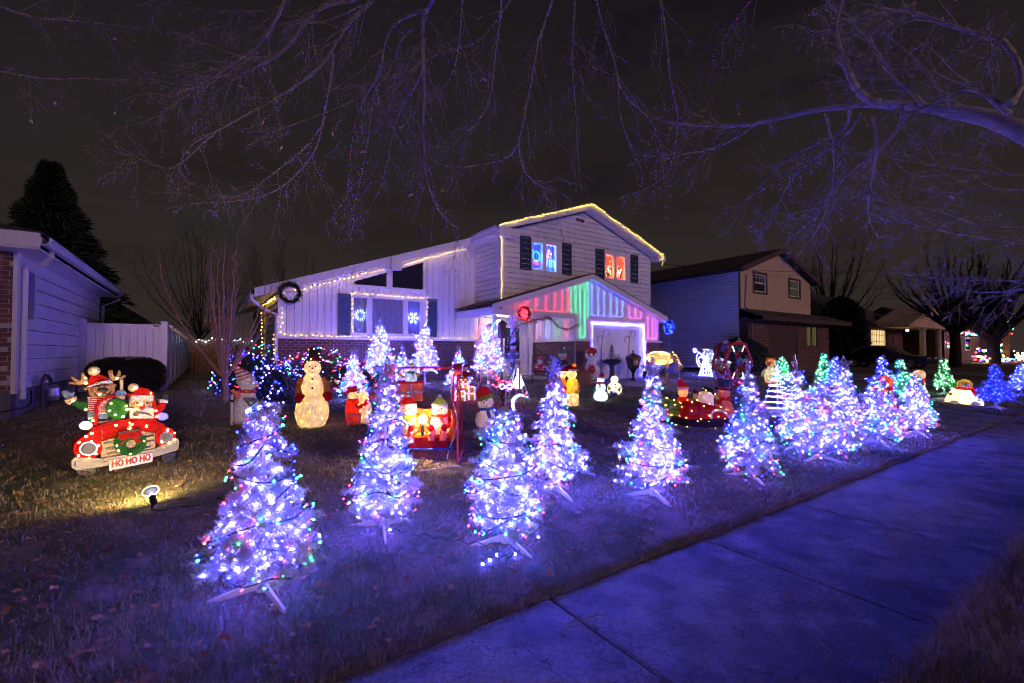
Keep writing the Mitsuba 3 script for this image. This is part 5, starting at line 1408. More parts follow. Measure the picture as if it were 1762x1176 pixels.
    P('mitten', q([(590, 300), (620, 270), (690, 265), (720, 300), (690, 325), (610, 325)]), 'blue_knit', .02, .10)
    P('cuff', q([(600, 328), (700, 318), (690, 360), (640, 372)]), 'tinsel_cream', .01, .10)
    # the bearded man
    f = P('face', q([(760, 330), (1000, 325), (1005, 420), (1000, 575), (760, 580), (745, 480)]), 'tinsel_cream', .02, .15, soft=.03)
    P('beard', q([(745, 465), (820, 455), (870, 470), (950, 450), (1005, 470), (1010, 580), (750, 590)]), 'tinsel_white', .0, .02, f)
    P('hair_trim', q([(755, 360), (770, 320), (1000, 318), (1010, 370), (985, 395), (930, 365), (820, 365), (775, 400)]), 'tinsel_white', .0, .02, f)
    P('moustache', q([(775, 525), (815, 495), (860, 497), (900, 510), (960, 520), (1000, 560), (930, 535), (870, 530), (830, 550), (790, 548)]), 'trim_dark', -.015, .0, f)  # dark band for the steering wheel, laid over the beard
    th.part('nose', M().ell(pt(882, 442, -.005), .024, 2), m_('red'), parent=f)
    for x in (827, 936):
        th.part('eye', M().ell(pt(x, 404, .0), (.012, .01, .011), 1), m_('black'), parent=f)
    P('lip', q([(850, 470), (875, 474), (900, 470), (875, 484)]), 'red', -.012, .0, f, 0)
    hk = P('cap', q([(692, 330), (700, 312), (790, 300), (800, 250), (860, 232), (940, 240), (1000, 285), (1035, 400), (1045, 590), (1000, 600), (1008, 400), (985, 330), (900, 318), (790, 318)]), 'tinsel_red', -.01, .16, soft=.02)
    th.part('pompom', M().ell(pt(790, 235, .05), .048, 2), m_('f_white'), parent=hk)
    P('arm', q([(1035, 455), (1085, 405), (1160, 408), (1145, 480), (1080, 530), (1040, 530)]), 'tinsel_red', .04, .12)
    c_ = P('cuff', q([(1083, 365), (1182, 370), (1180, 408), (1085, 404)]), 'tinsel_white', .03, .13)
    P('mitten', q([(1108, 362), (1112, 325), (1140, 305), (1180, 308), (1185, 340), (1172, 365)]), 'black', .04, .12, c_)
    # wheels and lamps
    for x0 in (215, 1085):
        P('wheel', q([(x0, 1075), (x0 + 175, 1058), (x0 + 190, 1120), (x0 + 150, 1170), (x0 + 40, 1178)]) if x0 < 500 else q([(x0, 1000), (x0 + 170, 970), (x0 + 165, 1040), (x0 + 120, 1110), (x0 + 30, 1120)]), 'plastic_dark', -.06, .02)
    L = [(382, 62), (295, 195), (290, 140), (600, 135), (430, 312), (180, 378), (300, 470), (545, 405), (530, 485), (590, 530), (672, 552), (715, 470), (370, 590), (585, 635), (752, 628), (905, 655), (350, 715), (300, 740), (235, 800), (350, 790), (420, 840), (395, 930), (330, 965), (232, 935), (605, 855), (617, 910), (742, 945), (875, 820), (850, 540), (860, 412), (1025, 490), (1028, 560), (1145, 705), (1225, 745), (1078, 840), (1160, 852), (1222, 815), (965, 290), (800, 235), (700, 435)]
    th.part('bulbs', bulbs([pt(x, y, -.03 if y < 600 else -.10) for x, y in L], .010, True), m_('lamp'), emit=WARM, w=.3, kind='stuff')


car_display()
# the flood lamp on a stake that lights it
fl_ = Thing('flood_lamp', 'clear reflector flood lamp on a black stake aimed at the car display', 'flood lamp', on(-.34, 4.86), 0.0, .82)
ax = nrm(np.array([-.22, .8, .50]))
e1 = nrm(np.cross(ax, [0, 0, 1])); e2 = np.cross(ax, e1)
RM = np.stack([e1, e2, ax], 1)
fl_.part('stake', M().tube([(0, 0, -.05), (0, 0, .09)], [.006, .014], 8), m_('black'))
fl_.part('socket', M().lathe([(0, -.09), (.026, -.085), (.03, -.04), (.027, 0), (.03, .012), (0, .014)], 16, (0, 0, .15), RM), m_('black'), smooth=40)
fl_.part('reflector', M().lathe([(.028, .012), (.045, .04), (.062, .075), (.068, .095)], 24, (0, 0, .15), RM), {'type': 'thindielectric', 'int_ior': 1.5})
fl_.part('rim', M().lathe([(.066, .092), (.071, .092), (.071, .1), (.066, .1)], 24, (0, 0, .15), RM), m_('lamp'), emit=(5, 3.9, 1.6), w=.02)
dk = M()
w_ = np.arange(20) * 2 * np.pi / 20
ring = np.stack([.05 * np.cos(w_), .05 * np.sin(w_), 0 * w_ + .086], 1) @ RM.T + [0, 0, .15]
dk.add(np.vstack([ring, [np.array([0, 0, .086]) @ RM.T + [0, 0, .15]]]), [[i, (i + 1) % 20, 20] for i in range(20)])
fl_.part('lens', dk, m_('lamp'), emit=(1700, 1170, 370), w=2.0)
fl_.part('filament', M().ell(np.array([0, 0, .05]) @ RM.T + [0, 0, .15], .012, 1), m_('lamp'), emit=(20, 20, 30), w=.02)
fl_.part('cable', M().tube(spline([(0, -.03, .06), (.08, -.12, .04), (.22, -.05, .03), (.38, -.1, .03), (.42, .05, .02), (.6, .02, .03)], 24), .006, 5), m_('black'))

# ---- striped hat bird
th = Thing('bird_figure', 'white tinsel bird in a striped cap and red scarf, seen from the side', 'bird figure', on(.56, 8.6), face(.56, 8.6, 0), 1.0, None, .06)
body = M().lathe([(.12, 0), (.17, .05), (.185, .2), (.16, .38), (.12, .5), (.09, .55)], 18, sq=(1, .8))
th.part('body', body, m_('tinsel_white'), smooth=50)
hd = M().ell((.0, 0, .64), (.135, .12, .12), 3)
th.part('head', hd, m_('tinsel_white'), smooth=True)
lampset(th, hd, 8, ICE * .3, -.004, .006, 1, .05, name='head_bulbs')
knit_hat(th, np.array([-.03, 0, .70]), .12, .24, 'f_white', 'tinsel_white', ry(-.35), 'tinsel_cream', -.08)
for i in range(4):
    z = .04 + i * .05
    r_ = np.interp(z, [0, .05, .12, .19, .24], [.123, .119, .097, .061, .022])
    th.part('stripe', M().lathe([(r_ + .004, z - .011), (r_ + .001, z + .011)], 18, np.array([-.03 - .08 * (z / .24) ** 2, 0, .70]), ry(-.35)), m_('red'), smooth=True)
th.part('beak', M().tube([(.11, -.02, .645), (.19, -.03, .655)], [.03, .004], 8), m_('orange'))
th.part('beak', M().tube([(.11, -.02, .625), (.18, -.03, .585)], [.03, .004], 8), m_('orange'))
th.part('eye', M().ell((.075, -.095, .68), .013, 1), m_('black'))
th.part('scarf', M().lathe([(.10, .50), (.135, .51), (.135, .55), (.10, .56)], 18).ob((-.10, -.08, .40), (.03, 0, .012), (0, .012, 0), (-.03, 0, .13)).ob((-.15, -.06, .47), (.025, 0, .01), (0, .012, 0), (-.06, 0, .08)), m_('red'))
wg = Polygon([(.0, .44), (.16, .42), (.2, .36), (.17, .2), (.06, .0), (.03, .05), (.1, .24), (-.06, .42)])
k = th.part('wing', M().poly(wg, (0, -.165, 0), EX, EZ, EN, -.01, .012), m_('black'))
rg = np.random.default_rng(4)
for i in range(14):
    x, z = rg.uniform(-.02, .18), rg.uniform(.08, .43)
    if wg.buffer(-.015).contains(sbox(x - .003, z - .003, x + .003, z + .003)):
        th.part('spot', M().poly(sbox(x - .018, z - .007, x + .018, z + .007).buffer(.006), (0, -.178, 0), EX, EZ, EN, 0, .003), m_('tinsel_white'), parent=k)
th.part('foot', M().ell((-.07, -.05, .012), (.07, .09, .02), 1).ell((.07, -.05, .012), (.07, .09, .02), 1), m_('orange'))
cs = Thing('candy_cane_stake', 'cream stake with a dark band beside the striped hat bird', 'stake', on(.38, 8.45))
cs.part('stake', M().tube([(0, 0, 0), (0, 0, .5)], .02, 8), m_('f_white'))
cs.part('band', M().lathe([(.022, .38), (.022, .42)], 8), m_('black'))

# ---- the big lit snowman
def hat_big(th):
    tophat(th, (.02, 0, 1.06), .088, .2, 'f_black', 'f_dkred', ry(.08), 8)
snowman('snowman', 'big glowing cream snowman in a tall black hat and brown jacket', on(1.45, 7.86), face(1.45, 7.86), [(.17, 0), (.21, .05), (.245, .15), (.255, .24), (.24, .36), (.20, .46), (.155, .51), (.165, .54), (.175, .66), (.15, .76), (.11, .82), (.08, .86)], .94, .128,
        lamps=86, hat=hat_big, arms=[([(-.13, 0, .76), (-.20, -.03, .66), (-.19, -.09, .54)], .062, 'f_brown', 'f_dkred'), ([(.13, 0, .76), (.2, -.02, .66), (.22, -.06, .55)], .062, 'f_brown', 'f_dkred')],
        buttons=((0, .77, 'black'), (0, .63, 'black')), w=.5, nose='brown')

# ---- pair by the little bench
th = Thing('snowman_pair', 'two small lit snowmen, one in a red coat and hat, behind a little bench', 'snowman figure', on(2.14, 7.75), face(2.14, 7.75))
b1 = M().lathe([(.09, 0), (.11, .1), (.125, .25), (.1, .38), (.07, .43)], 16, (-.08, 0, 0))
th.part('coat', b1, m_('f_red'), smooth=50)
lampset(th, b1, 24, FIGW, .02, .01, 1, .15)
b2 = M().lathe([(.08, 0), (.12, .06), (.13, .2), (.1, .36), (.07, .43)], 16, (.10, .02, 0))
th.part('body', b2, m_('f_white'), smooth=50)
lampset(th, b2, 26, FIGW, .02, .01, 2, .15)
for i, (x, y) in enumerate(((-.075, -.01), (.085, .01))):
    h = M().ell((x, y, .47), .085, 2)
    th.part('head', h, m_('f_white'), smooth=True)
    lampset(th, h, 8, FIGW, .02, .01, 3 + i, .06, name='head_bulbs')
    face_on(th, np.array([x, y, .47]), .085, rz(.9 if i == 0 else -.5), nl=.03)
tophat(th, (-.09, 0, .545), .08, .08, 'f_red', None, ry(-.1))
th.part('scarf', M().lathe([(.06, .39), (.085, .40), (.085, .435), (.06, .44)], 16, (-.075, 0, 0)), m_('f_red'), smooth=40)
ar = M().tube(spline([(-.03, -.09, .33), (.05, -.14, .31), (.14, -.13, .38), (.22, -.1, .45)], 10), .035, 10)
k = th.part('arm', ar, m_('f_red'), smooth=40)
lampset(th, ar, 8, FIGW * 1.4, -.004, .008, 5, .05, k)
th.part('mitten', M().ell((.25, -.09, .49), (.04, .035, .05), 2), m_('f_red'), smooth=True, parent=k)
for z in (.33, .26):
    th.part('button', M().ell((.1, -.115, z), (.012, .006, .012), 1), m_('red'))
bn = Thing('little_bench', 'little pinkish bench in front of the red coated snowman', 'bench', on(2.06, 7.6), face(2.14, 7.75))
bn.part('seat', M().box(-.13, -.05, .165, .09, .04, .21), m_('f_pink'))
for x in (-.11, .07):
    bn.part('leg', M().box(x - .015, -.04, 0, x + .015, .03, .164), m_('f_pink'))
bn.part('rail', M().box(-.094, -.02, .05, .054, 0, .09), m_('f_pink'))

# ---- swing
th = Thing('garden_swing', 'red tubular swing frame with drum shaped ends', 'swing', on(2.29, 5.36), -.595)
hw, hh, sp_ = .43, 1.12, .34
th.part('crossbar', M().tube([(-hw - .04, 0, hh), (hw + .04, 0, hh)], .014, 10), m_('red_metal'))
for s_ in (-1, 1):
    k = th.part('drum', M().lathe([(0, -.05), (.075, -.05), (.08, -.03), (.08, .05), (0, .052)], 20, (s_ * hw, 0, hh - .03), np.array([[0, 0, 1.], [0, 1, 0], [-1, 0, 0]])), m_('red'), smooth=40)
    for f_ in (-1, 1):
        th.part('leg', M().tube([(s_ * hw, f_ * .03, hh - .05), (s_ * (hw + .04), f_ * sp_, 0)], .012, 8), m_('red_metal'))
    th.part('foot_bar', M().tube([(s_ * (hw + .04), -sp_, .02), (s_ * (hw + .04), sp_, .02)], .013, 8), m_('red_metal'))
th.part('power_cable', M().tube(spline([(.38, .05, 1.0), (.36, .03, .7), (.42, 0, .45), (.40, -.05, .3), (.33, -.2, .03), (.5, -.5, .015), (.1, -.7, .01)], 30), .006, 5), m_('wire_white'))
sw_ = Thing('swing_bench', 'glowing orange red swing bench hanging in the red frame', 'swing bench', on(2.29, 5.36), -.595)
bs = M().box(-.36, -.13, .27, .36, .15, .30)
sw_.part('seat', bs, m_('f_orange'))
bk = M().poly(Polygon([(-.36, .30), (.36, .30), (.37, .55), (.25, .62), (0, .58), (-.25, .62), (-.37, .55)]), (0, .16, 0), EX, EZ, EN, 0, .02)
sw_.part('backrest', bk, m_('f_orange'))
for s_ in (-1, 1):
    sw_.part('side_panel', M().poly(Polygon([(-.16, .22), (.17, .22), (.18, .62), (.0, .52), (-.16, .44)]), (s_ * .37, 0, 0), (0, 1, 0), EZ, (1, 0, 0), -.01, .01), m_('f_red' if s_ < 0 else 'f_orange'))
    for f_ in (-.1, .13):
        sw_.part('hanger', M().tube([(s_ * .37, f_, .5), (s_ * .375, .02 * (1 if f_ > 0 else -1), 1.06)], .007, 6), m_('red_metal'))
sw_.part('skirt', M().poly(Polygon([(-.36, .269), (.36, .269), (.30, .14), (-.30, .14)]), (0, -.12, 0), EX, EZ, EN, 0, .015), m_('f_dkred'))
sw_.part('runner', M().tube([(-.38, -.14, .13), (.38, -.14, .13)], .014, 8), m_('blue'))
sl = Thing('swing_lamp', 'bare warm lamp blazing on the swing bench', 'lamp', sw_.world((.02, -.17, .50)))
sl.part('globe', M().ell((0, 0, 0), .05, 2), m_('lamp'), emit=(520, 330, 130), w=2.0)
sl.part('socket', M().tube([(0, 0, -.20), (0, 0, -.04)], .02, 8), m_('plastic_dark'))
for x, hat_, lab, hr in ((-.2, 'f_red', 'seated cream figure in a pointed red cap on the swing, left of the lamp', .11), (.2, 'f_green', 'seated cream figure in a green cap on the swing, right of the lamp', .10)):
    def hf(th, hat_=hat_, hr=hr):
        knit_hat(th, np.array([0, 0, .335]), hr * .9, .12, hat_, 'f_white')
    p = sw_.world((x, .02, .30))
    f = snowman('seated_figure', lab, p, -.595, [(.10, 0), (.13, .04), (.135, .12), (.10, .2), (.06, .24)], .29, hr, lamps=14, hat=hf, scarf='f_red' if x > 0 else 'f_green', headlamps=5, w=.1,
                arms=[([(-.1, 0, .17), (-.14, -.08, .12), (-.1, -.14, .1)], .035, 'f_orange' if x < 0 else 'f_red', 'f_dkred'), ([(.1, 0, .17), (.14, -.08, .12), (.1, -.14, .1)], .035, 'f_orange' if x < 0 else 'f_red', 'f_dkred')])
    for s_ in (-1, 1):
        f.part('leg', M().tube(spline([(s_ * .06, -.05, .03), (s_ * .07, -.16, .03), (s_ * .07, -.2, -.06)], 8), .04, 8), m_('f_pink'), smooth=40)

# ---- snowman popping out of a gift box
th = Thing('gift_box', 'translucent red gift box with a bow and lit rim', 'gift box', on(3.92, 9.9), face(3.92, 9.9))
bx_ = M().poly(sbox(-.26, -.2, .26, .2), (0, 0, 0), EX, (0, 1, 0), EZ, .0, .40)
th.part('box', bx_, m_('f_pink'))
lampset(th, bx_, 34, FIGW * np.array((1, .6, .6)), .02, .01, 1, .2)
th.part('rim', M().box(-.28, -.22, .40, .28, .22, .43), m_('f_red'))
k = th.part('bow', M().ell((-.08, -.23, .2), (.08, .03, .05), 1, ry(.3)).ell((.08, -.23, .2), (.08, .03, .05), 1, ry(-.3)).ell((0, -.24, .2), .03, 1), m_('silver'))
th.part('ribbon', M().box(-.262, -.212, .18, .262, -.201, .22).box(-.02, -.2125, .01, .02, -.202, .399), m_('silver'), parent=k)
def hat_j(th):
    tophat(th, (0, 0, .36), .07, .05, 'f_yellow', None)
snowman('snowman', 'small snowman with raised yellow arms popping out of a red gift box', on(3.92, 9.9, .44), face(3.92, 9.9), [(.13, 0), (.14, .08), (.10, .17), (.07, .2)], .27, .095, lamps=16, col=ICE * .35, hat=hat_j, scarf='green', headlamps=5, w=.1,
        arms=[([(-.1, 0, .12), (-.17, -.02, .10), (-.24, -.02, .16)], .035, 'f_yellow', 'f_yellow'), ([(.1, 0, .12), (.17, -.02, .14), (.22, -.02, .25)], .035, 'f_yellow', 'f_brown')])

# ---- stacked presents with striped light edges
GP = [(-.16, 0, .20, .24, 0, 'lower green present of the pile'), (.12, .1, .26, .32, 0, 'tall green present at the right of the pile'), (-.02, .12, .2, .22, .30, 'upper green present topping the pile')]
for i, (dx_, dy_, w_, h_, z_, lab) in enumerate(GP):
    p = on(5.05 + dx_, 9.35 + dy_, z_ if i < 2 else .27)
    th = Thing('present', lab, 'present', p, face(5, 9.3), 1.0, 'green presents with pink lights')
    g = M().box(-w_ / 2, -w_ / 2, 0, w_ / 2, w_ / 2, h_)
    th.part('box', g, m_('f_green'))
    lampset(th, g, 12, FIGW * .8, .02, .01, i, .08)
    a = w_ / 2 + .01
    ed = [[(-a, -a, 0), (-a, -a, h_)], [(a, -a, 0), (a, -a, h_)], [(-a, -a, h_ * .98), (a, -a, h_ * .98)], [(0, -a, 0), (0, -a, h_)], [(-a, -a, h_ * .5), (a, -a, h_ * .5)]]
    th.part('edge_bulbs', bulbs(np.vstack([along(e_, .045) for e_ in ed]), .011, seed=i), m_('lamp'), emit=PINK * .7, w=.1, kind='stuff')
    th.part('lid_bow', M().ell((-.05, 0, h_ + .03), (.05, .02, .03), 1).ell((.05, 0, h_ + .03), (.05, .02, .03), 1), m_('f_red'))
th = Thing('elf_figure', 'little figure in a dark red cap sitting on the pile of green presents', 'elf figure', on(5.05, 9.40, .52), face(5, 9.3))
th.part('body', M().lathe([(.07, 0), (.08, .08), (.05, .16)], 14), m_('f_dkred'), smooth=40)
th.part('head', M().ell((0, 0, .21), .06, 2), m_('f_skin'), smooth=True)
face_on(th, np.array([0, 0, .21]), .06, nl=.02, nose='skin')
knit_hat(th, np.array([0, 0, .235]), .055, .11, 'f_dkred', 'tinsel_white', None, 'f_white', .03)
for s_ in (-1, 1):
    th.part('arm', M().tube(spline([(s_ * .05, 0, .13), (s_ * .1, -.04, .08), (s_ * .06, -.09, .06)], 6), .02, 8), m_('f_dkred'), smooth=40)
    th.part('leg', M().tube(spline([(s_ * .04, -.03, .02), (s_ * .05, -.11, .02), (s_ * .05, -.14, -.06)], 6), .026, 8), m_('f_green'), smooth=40)
wt = Thing('twig_tree', 'dark twig stem wound with red lamps', 'lit branch', on(4.95, 8.55))
wt.part('stem', M().tube(spline([(0, 0, 0), (.01, 0, .4), (-.01, .02, .8), (.02, 0, 1.0)], 16), [.02 - .0008 * i for i in range(16)], 6), m_('bark_dark'))
t = np.linspace(0, 1, 34)
wt.part('bulbs', bulbs(np.stack([.03 * np.cos(t * 30), .03 * np.sin(t * 30), .02 + .9 * t], 1), .007), m_('lamp'), emit=REDL * .25, w=.05, kind='stuff')

# ---- snowman in a red and green hat
def hat_g(th):
    k = th.part('hat', M().lathe([(.165, .0), (.16, .08), (.13, .17), (.07, .22), (0, .23)], 20, (0, 0, .80), ry(-.22)), m_('f_red'), smooth=40)
    th.part('cuff', M().lathe([(.155, -.05), (.18, -.045), (.18, .035), (.16, .04)], 20, (0, 0, .80), ry(-.22)), m_('f_green'), smooth=40, parent=k)
snowman('snowman', 'snowman with a red cap, green brim and blue scarf peering round a white tree', on(3.63, 6.02), face(3.63, 6.02, -.15), [(.14, 0), (.19, .06), (.21, .2), (.18, .38), (.14, .5), (.10, .56)], .70, .165, lamps=40, col=WARM * .2, hat=hat_g, scarf='blue_knit', headlamps=12, w=.3, lean=-.08, scale=.74,
        arms=[([(-.14, 0, .48), (-.2, -.03, .36), (-.16, -.10, .22)], .04, 'f_white', 'red')])

# ---- teardrop lamp on its tripod, pole, red lit tangle
th = Thing('teardrop_lamp', 'brilliant white teardrop lamp hanging on a tripod of white rods', 'lamp', on(6.15, 8.9))
th.part('globe', M().lathe([(0, .27), (.08, .29), (.125, .36), (.12, .43), (.07, .52), (.035, .62), (.02, .74), (0, .75)], 20, (.04, -.02, 0)), m_('lamp'), emit=(5, 7.5, 8.5), w=1.0, smooth=40)
for a in range(5):
    th.part('rod', M().tube([(.36 * math.cos(a * 1.257 + .4), .30 * math.sin(a * 1.257 + .4), 0), (.01 * a - .02, 0, .86)], .009, 6), m_('wire_white'))
th.part('ring', M().tube([(.2 * math.cos(a), .17 * math.sin(a), .36) for a in np.linspace(0, 2 * np.pi, 25)], .006, 5, False), m_('wire_white'))
th = Thing('striped_pole', 'thin red and white pole standing before the tripod lamp', 'pole', on(6.0, 8.55))
th.part('pole', M().tube([(0, 0, 0), (0, 0, .95)], .016, 8), m_('red'))
t = np.linspace(0, 1, 80)
th.part('stripe', M().tube(np.stack([.015 * np.cos(t * 60), .015 * np.sin(t * 60), .01 + .93 * t], 1), .006, 4), m_('plastic_white'))
th = Thing('red_light_bush', 'dark twiggy bush hung with clusters of red lamps', 'lit bush', on(5.35, 8.25))
rg = np.random.default_rng(9)
tw, bp = M(), []
for i in range(42):
    a, e = rg.uniform(0, 6.28), rg.uniform(.25, 1.4)
    L = rg.uniform(.25, .5)
    p0 = np.array([rg.normal(0, .04), rg.normal(0, .04), rg.uniform(.1, .35)])
    p1 = p0 + L * np.array([math.cos(a) * math.cos(e), math.sin(a) * math.cos(e), math.sin(e)])
    tw.tube(spline([p0, (p0 + p1) / 2 + rg.normal(0, .03, 3), p1], 6), [.005, .0045, .004, .0035, .003, .002], 4)
    if i % 2 == 0:
        bp += [p1 + rg.normal(0, .025, 3) for _ in range(2)]
th.part('twigs', tw, m_('iron'), kind='stuff')
th.part('stem', M().tube([(0, 0, 0), (0, 0, .35)], .02, 6), m_('bark_dark'))
th.part('bulbs', bulbs(bp, .017), m_('lamp'), emit=REDL * .8, w=.25, kind='stuff')
th = Thing('candy_cane_light', 'blue white rope light cane leaning by a white tree', 'rope light', on(4.82, 7.1), face(4.8, 7.1))
cp = spline([(-.02, 0, .0), (0, 0, .2), (.01, 0, .36), (.08, 0, .42), (.18, 0, .43), (.24, 0, .40)], 40)
th.part('wire', M().tube(cp, .01, 6), m_('wire_white'))
th.part('bulbs', bulbs(np.vstack([along(cp, .035), along(cp + [.035, 0, -.02], .05)]), .012), m_('lamp'), emit=COOL * np.array((.2, .22, .16)), w=.25, kind='stuff')
th = Thing('bow_light', 'small blue white rope light bow on a stake', 'rope light', on(5.0, 7.6), face(4.8, 7.1))
cp = np.stack([.12 * np.sin(np.linspace(0, 6.28, 40)), 0 * np.arange(40), .52 + .05 * np.sin(2 * np.linspace(0, 6.28, 40))], 1)
th.part('wire', M().tube(cp, .008, 5).tube([(0, 0, 0), (0, 0, .52)], .006, 5), m_('wire_white'))
th.part('bulbs', bulbs(along(cp, .04), .012), m_('lamp'), emit=COOL * np.array((.2, .22, .16)), w=.15, kind='stuff')
for x, y, h, r_, lab, s in ((2.42, 7.15, .95, .16, 'dark wire star on a stake behind a slim white tree', 1), (6.25, 7.6, .95, .17, 'dark blue wire star on a stake left of the hugging pair', 2)):
    th = Thing('wire_star', lab, 'star', on(x, y), face(x, y))
    th.part('stake', M().tube([(0, 0, 0), (0, 0, h - r_)], .008, 5), m_('iron'))
    star_top(th, (0, -.02, h), r_, s, 'star')
    rg = np.random.default_rng(s)
    n_ = 46
    th.part('bulbs', bulbs(np.stack([rg.normal(0, .1, n_), rg.normal(-.02, .02, n_), h - .12 + rg.normal(0, .12, n_)], 1), .008), m_('lamp'), emit=BLUEL * .25, w=.1, kind='stuff')

# ---- hugging pair
th = Thing('hugging_pair', 'two yellow lit figures hugging under one dark red cap, orange and green coats', 'lit figure', on(6.72, 7.75), face(6.72, 7.75, .1))
for i, (x, ct, s_) in enumerate(((-.13, 'f_orange', 1), (.13, 'f_yellow', -1))):
    lg = M().lathe([(.10, 0), (.135, .03), (.14, .2), (.13, .34)], 16, (x, 0, 0))
    th.part('trousers', lg, m_('f_yellow' if i == 0 else 'f_white'), smooth=50)
    ct_ = M().lathe([(.145, .28), (.15, .34), (.145, .45), (.11, .58), (.07, .62)], 16, (x, 0, 0))
    th.part('coat', ct_, m_(ct), smooth=50)
    hd = M().ell((x + .02 * s_, -.02, .71), (.115, .11, .105), 3)
    th.part('head', hd, m_('f_white'), smooth=True)
    for j, (q_, n_) in enumerate(((lg, 12), (ct_, 18), (hd, 12))):
        lampset(th, q_, n_, FIGW * np.array((.9, 1.0, .6)) * 2.0, .02, .010, i * 3 + j, .1, name=('leg_bulbs', 'coat_bulbs', 'head_bulbs')[j])
    face_on(th, np.array([x + .02 * s_, -.02, .71]), .11, rz(.5 * s_), nose='brown', nl=.03)
th.part('arm', M().tube(spline([(-.22, -.02, .5), (-.16, -.14, .42), (-.02, -.17, .40)], 8), .045, 8), m_('f_orange'), smooth=40)
th.part('arm', M().tube(spline([(.22, -.02, .52), (.24, -.06, .4), (.2, -.12, .3)], 8), .05, 8), m_('f_yellow'), smooth=40)
k = th.part('cap', M().lathe([(0, 0), (.13, 0), (.125, .04), (.07, .09), (0, .1)], 16, (-.1, -.01, .78), sq=(1.2, 1)).lathe([(0, 0), (.11, 0), (.1, .04), (.05, .09), (0, .1)], 16, (.14, -.01, .79)).tube([(-.1, 0, .85), (.14, 0, .84)], .05, 8), m_('f_dkred'), smooth=40)
th.part('cap_brim', M().lathe([(.10, -.015), (.125, -.01), (.125, .03), (.1, .035)], 18, (.14, -.01, .79)), m_('f_white'), smooth=40, parent=k)
th.part('pompom', M().ell((.17, -.02, .90), .045, 1), m_('f_orange'), parent=k)
th.part('hat_bulb', M().ell((.17, -.02, .9), .02, 1), m_('lamp'), emit=WARM * .5, w=.05)

# ---- two white snowmen before the garage
def hat_w(th):
    knit_hat(th, np.array([.02, 0, .57]), .07, .13, 'f_dkred', 'f_white', ry(.15), 'f_white', .04)
s1 = snowman('snowman', 'icy white lit snowman with a dark red hat on the lawn before the garage', on(7.98, 7.95), face(7.98, 7.95, -.7), [(.08, 0), (.16, .05), (.175, .12), (.15, .2), (.105, .25), (.12, .32), (.11, .4), (.07, .45)], .51, .09, 'f_cool', 50, np.array((8, 11, 11.)) * .9, hat_w, scarf='red', headlamps=12, w=.4,
        arms=[([(-.10, 0, .38), (-.16, -.02, .3), (-.17, -.06, .22)], .03, 'green', 'green')])
s2 = snowman('snowman', 'plump white lit snowman with green mittens sitting on blue skates', on(9.15, 8.6), face(9.15, 8.6, .5), [(.10, .02), (.18, .08), (.2, .18), (.17, .28), (.10, .34)], .42, .105, 'f_white', 44, np.array((12, 12, 8.)) * .9, None, headlamps=14, w=.4,
        arms=[([(-.13, 0, .27), (-.2, -.04, .22), (-.22, -.1, .2)], .03, 'f_white', 'f_green'), ([(.08, -.1, .25), (.06, -.2, .2), (.03, -.22, .18)], .03, 'f_white', 'green')], buttons=((-.05, .3, 'black'), (-.06, .22, 'black')), face_=True)
for x in (-.16, -.06):
    k = s2.part('boot', M().ell((x, -.16, .05), (.05, .08, .045), 2).ell((x, -.12, .08), (.035, .04, .05), 1), m_('blue'), smooth=True)
s2.part('blade', M().box(-.02, -.2, 0, .26, -.19, .015), m_('wood'))

# ---- things before the garage door and on the porch
def iron_hook(lab, x, y, top, s_):
    th = Thing('shepherd_hook', lab, 'garden hook', on(x, y))
    th.part('pole', M().tube(spline([(0, 0, 0), (s_ * .02, 0, .8), (s_ * .10, 0, top - .2), (s_ * .14, 0, top)], 16), .011, 6), m_('iron'))
    th.part('hook', M().tube(spline([(s_ * .14, 0, top), (s_ * .2, 0, top + .09), (s_ * .32, 0, top + .1), (s_ * .42, 0, top), (s_ * .40, 0, top - .08), (s_ * .35, 0, top - .06)], 24), .010, 6), m_('iron'))
    th.part('hook', M().tube(spline([(s_ * .1, 0, top - .22), (0, 0, top - .12), (-s_ * .12, 0, top - .18), (-s_ * .14, 0, top - .32), (-s_ * .08, 0, top - .34)], 20), .010, 6), m_('iron'))
iron_hook('black garden hook bending left before the garage door', 11.35, 11.3, 1.72, 1)
iron_hook('black garden hook bending right before the garage door', 12.6, 11.2, 1.72, 1)
th = Thing('birdbath', 'dark stone birdbath filled with evergreen sprigs', 'birdbath', on(12.1, 11.5))
th.part('pedestal', M().lathe([(.2, 0), (.2, .05), (.1, .12), (.085, .5), (.13, .58)], 18), m_('bark_dark'), smooth=40)
th.part('bowl', M().lathe([(.1, .56), (.3, .64), (.34, .7), (.31, .7), (.1, .63), (0, .62)], 22), m_('bark_dark'), smooth=40)
def sprig(th, name, base, n, L, rr, seed, mat='evergreen'):
    rg = np.random.default_rng(seed)
    p = np.asarray(base) + np.stack([rg.normal(0, rr, n), rg.normal(0, rr, n), rg.uniform(0, .03, n)], 1)
    d = nrm(np.stack([rg.normal(0, .7, n), rg.normal(0, .7, n), rg.uniform(.1, 1, n)], 1))
    s = nrm(np.cross(d, rg.normal(size=(n, 3)))) * .007
    th.part(name, (np.stack([p - s, p + s, p + d * L], 1).reshape(-1, 3), np.arange(3 * n).reshape(-1, 3)), m_(mat), kind='stuff')
sprig(th, 'sprigs', (0, 0, .68), 500, .12, .15, 1)
th = Thing('potted_conifer', 'small dark bare conifer standing in the birdbath greens', 'plant', on(12.1, 11.5, .66))
rg = np.random.default_rng(3)
tp = M().tube([(0, 0, 0), (0, 0, .62)], [.014, .004], 6)
for i in range(60):
    z, a = rg.uniform(.05, .58), rg.uniform(0, 6.28)
    tp.tube([(0, 0, z), ((.62 - z) * .36 * math.cos(a), (.62 - z) * .36 * math.sin(a), z + .05)], [.004, .0015], 4)
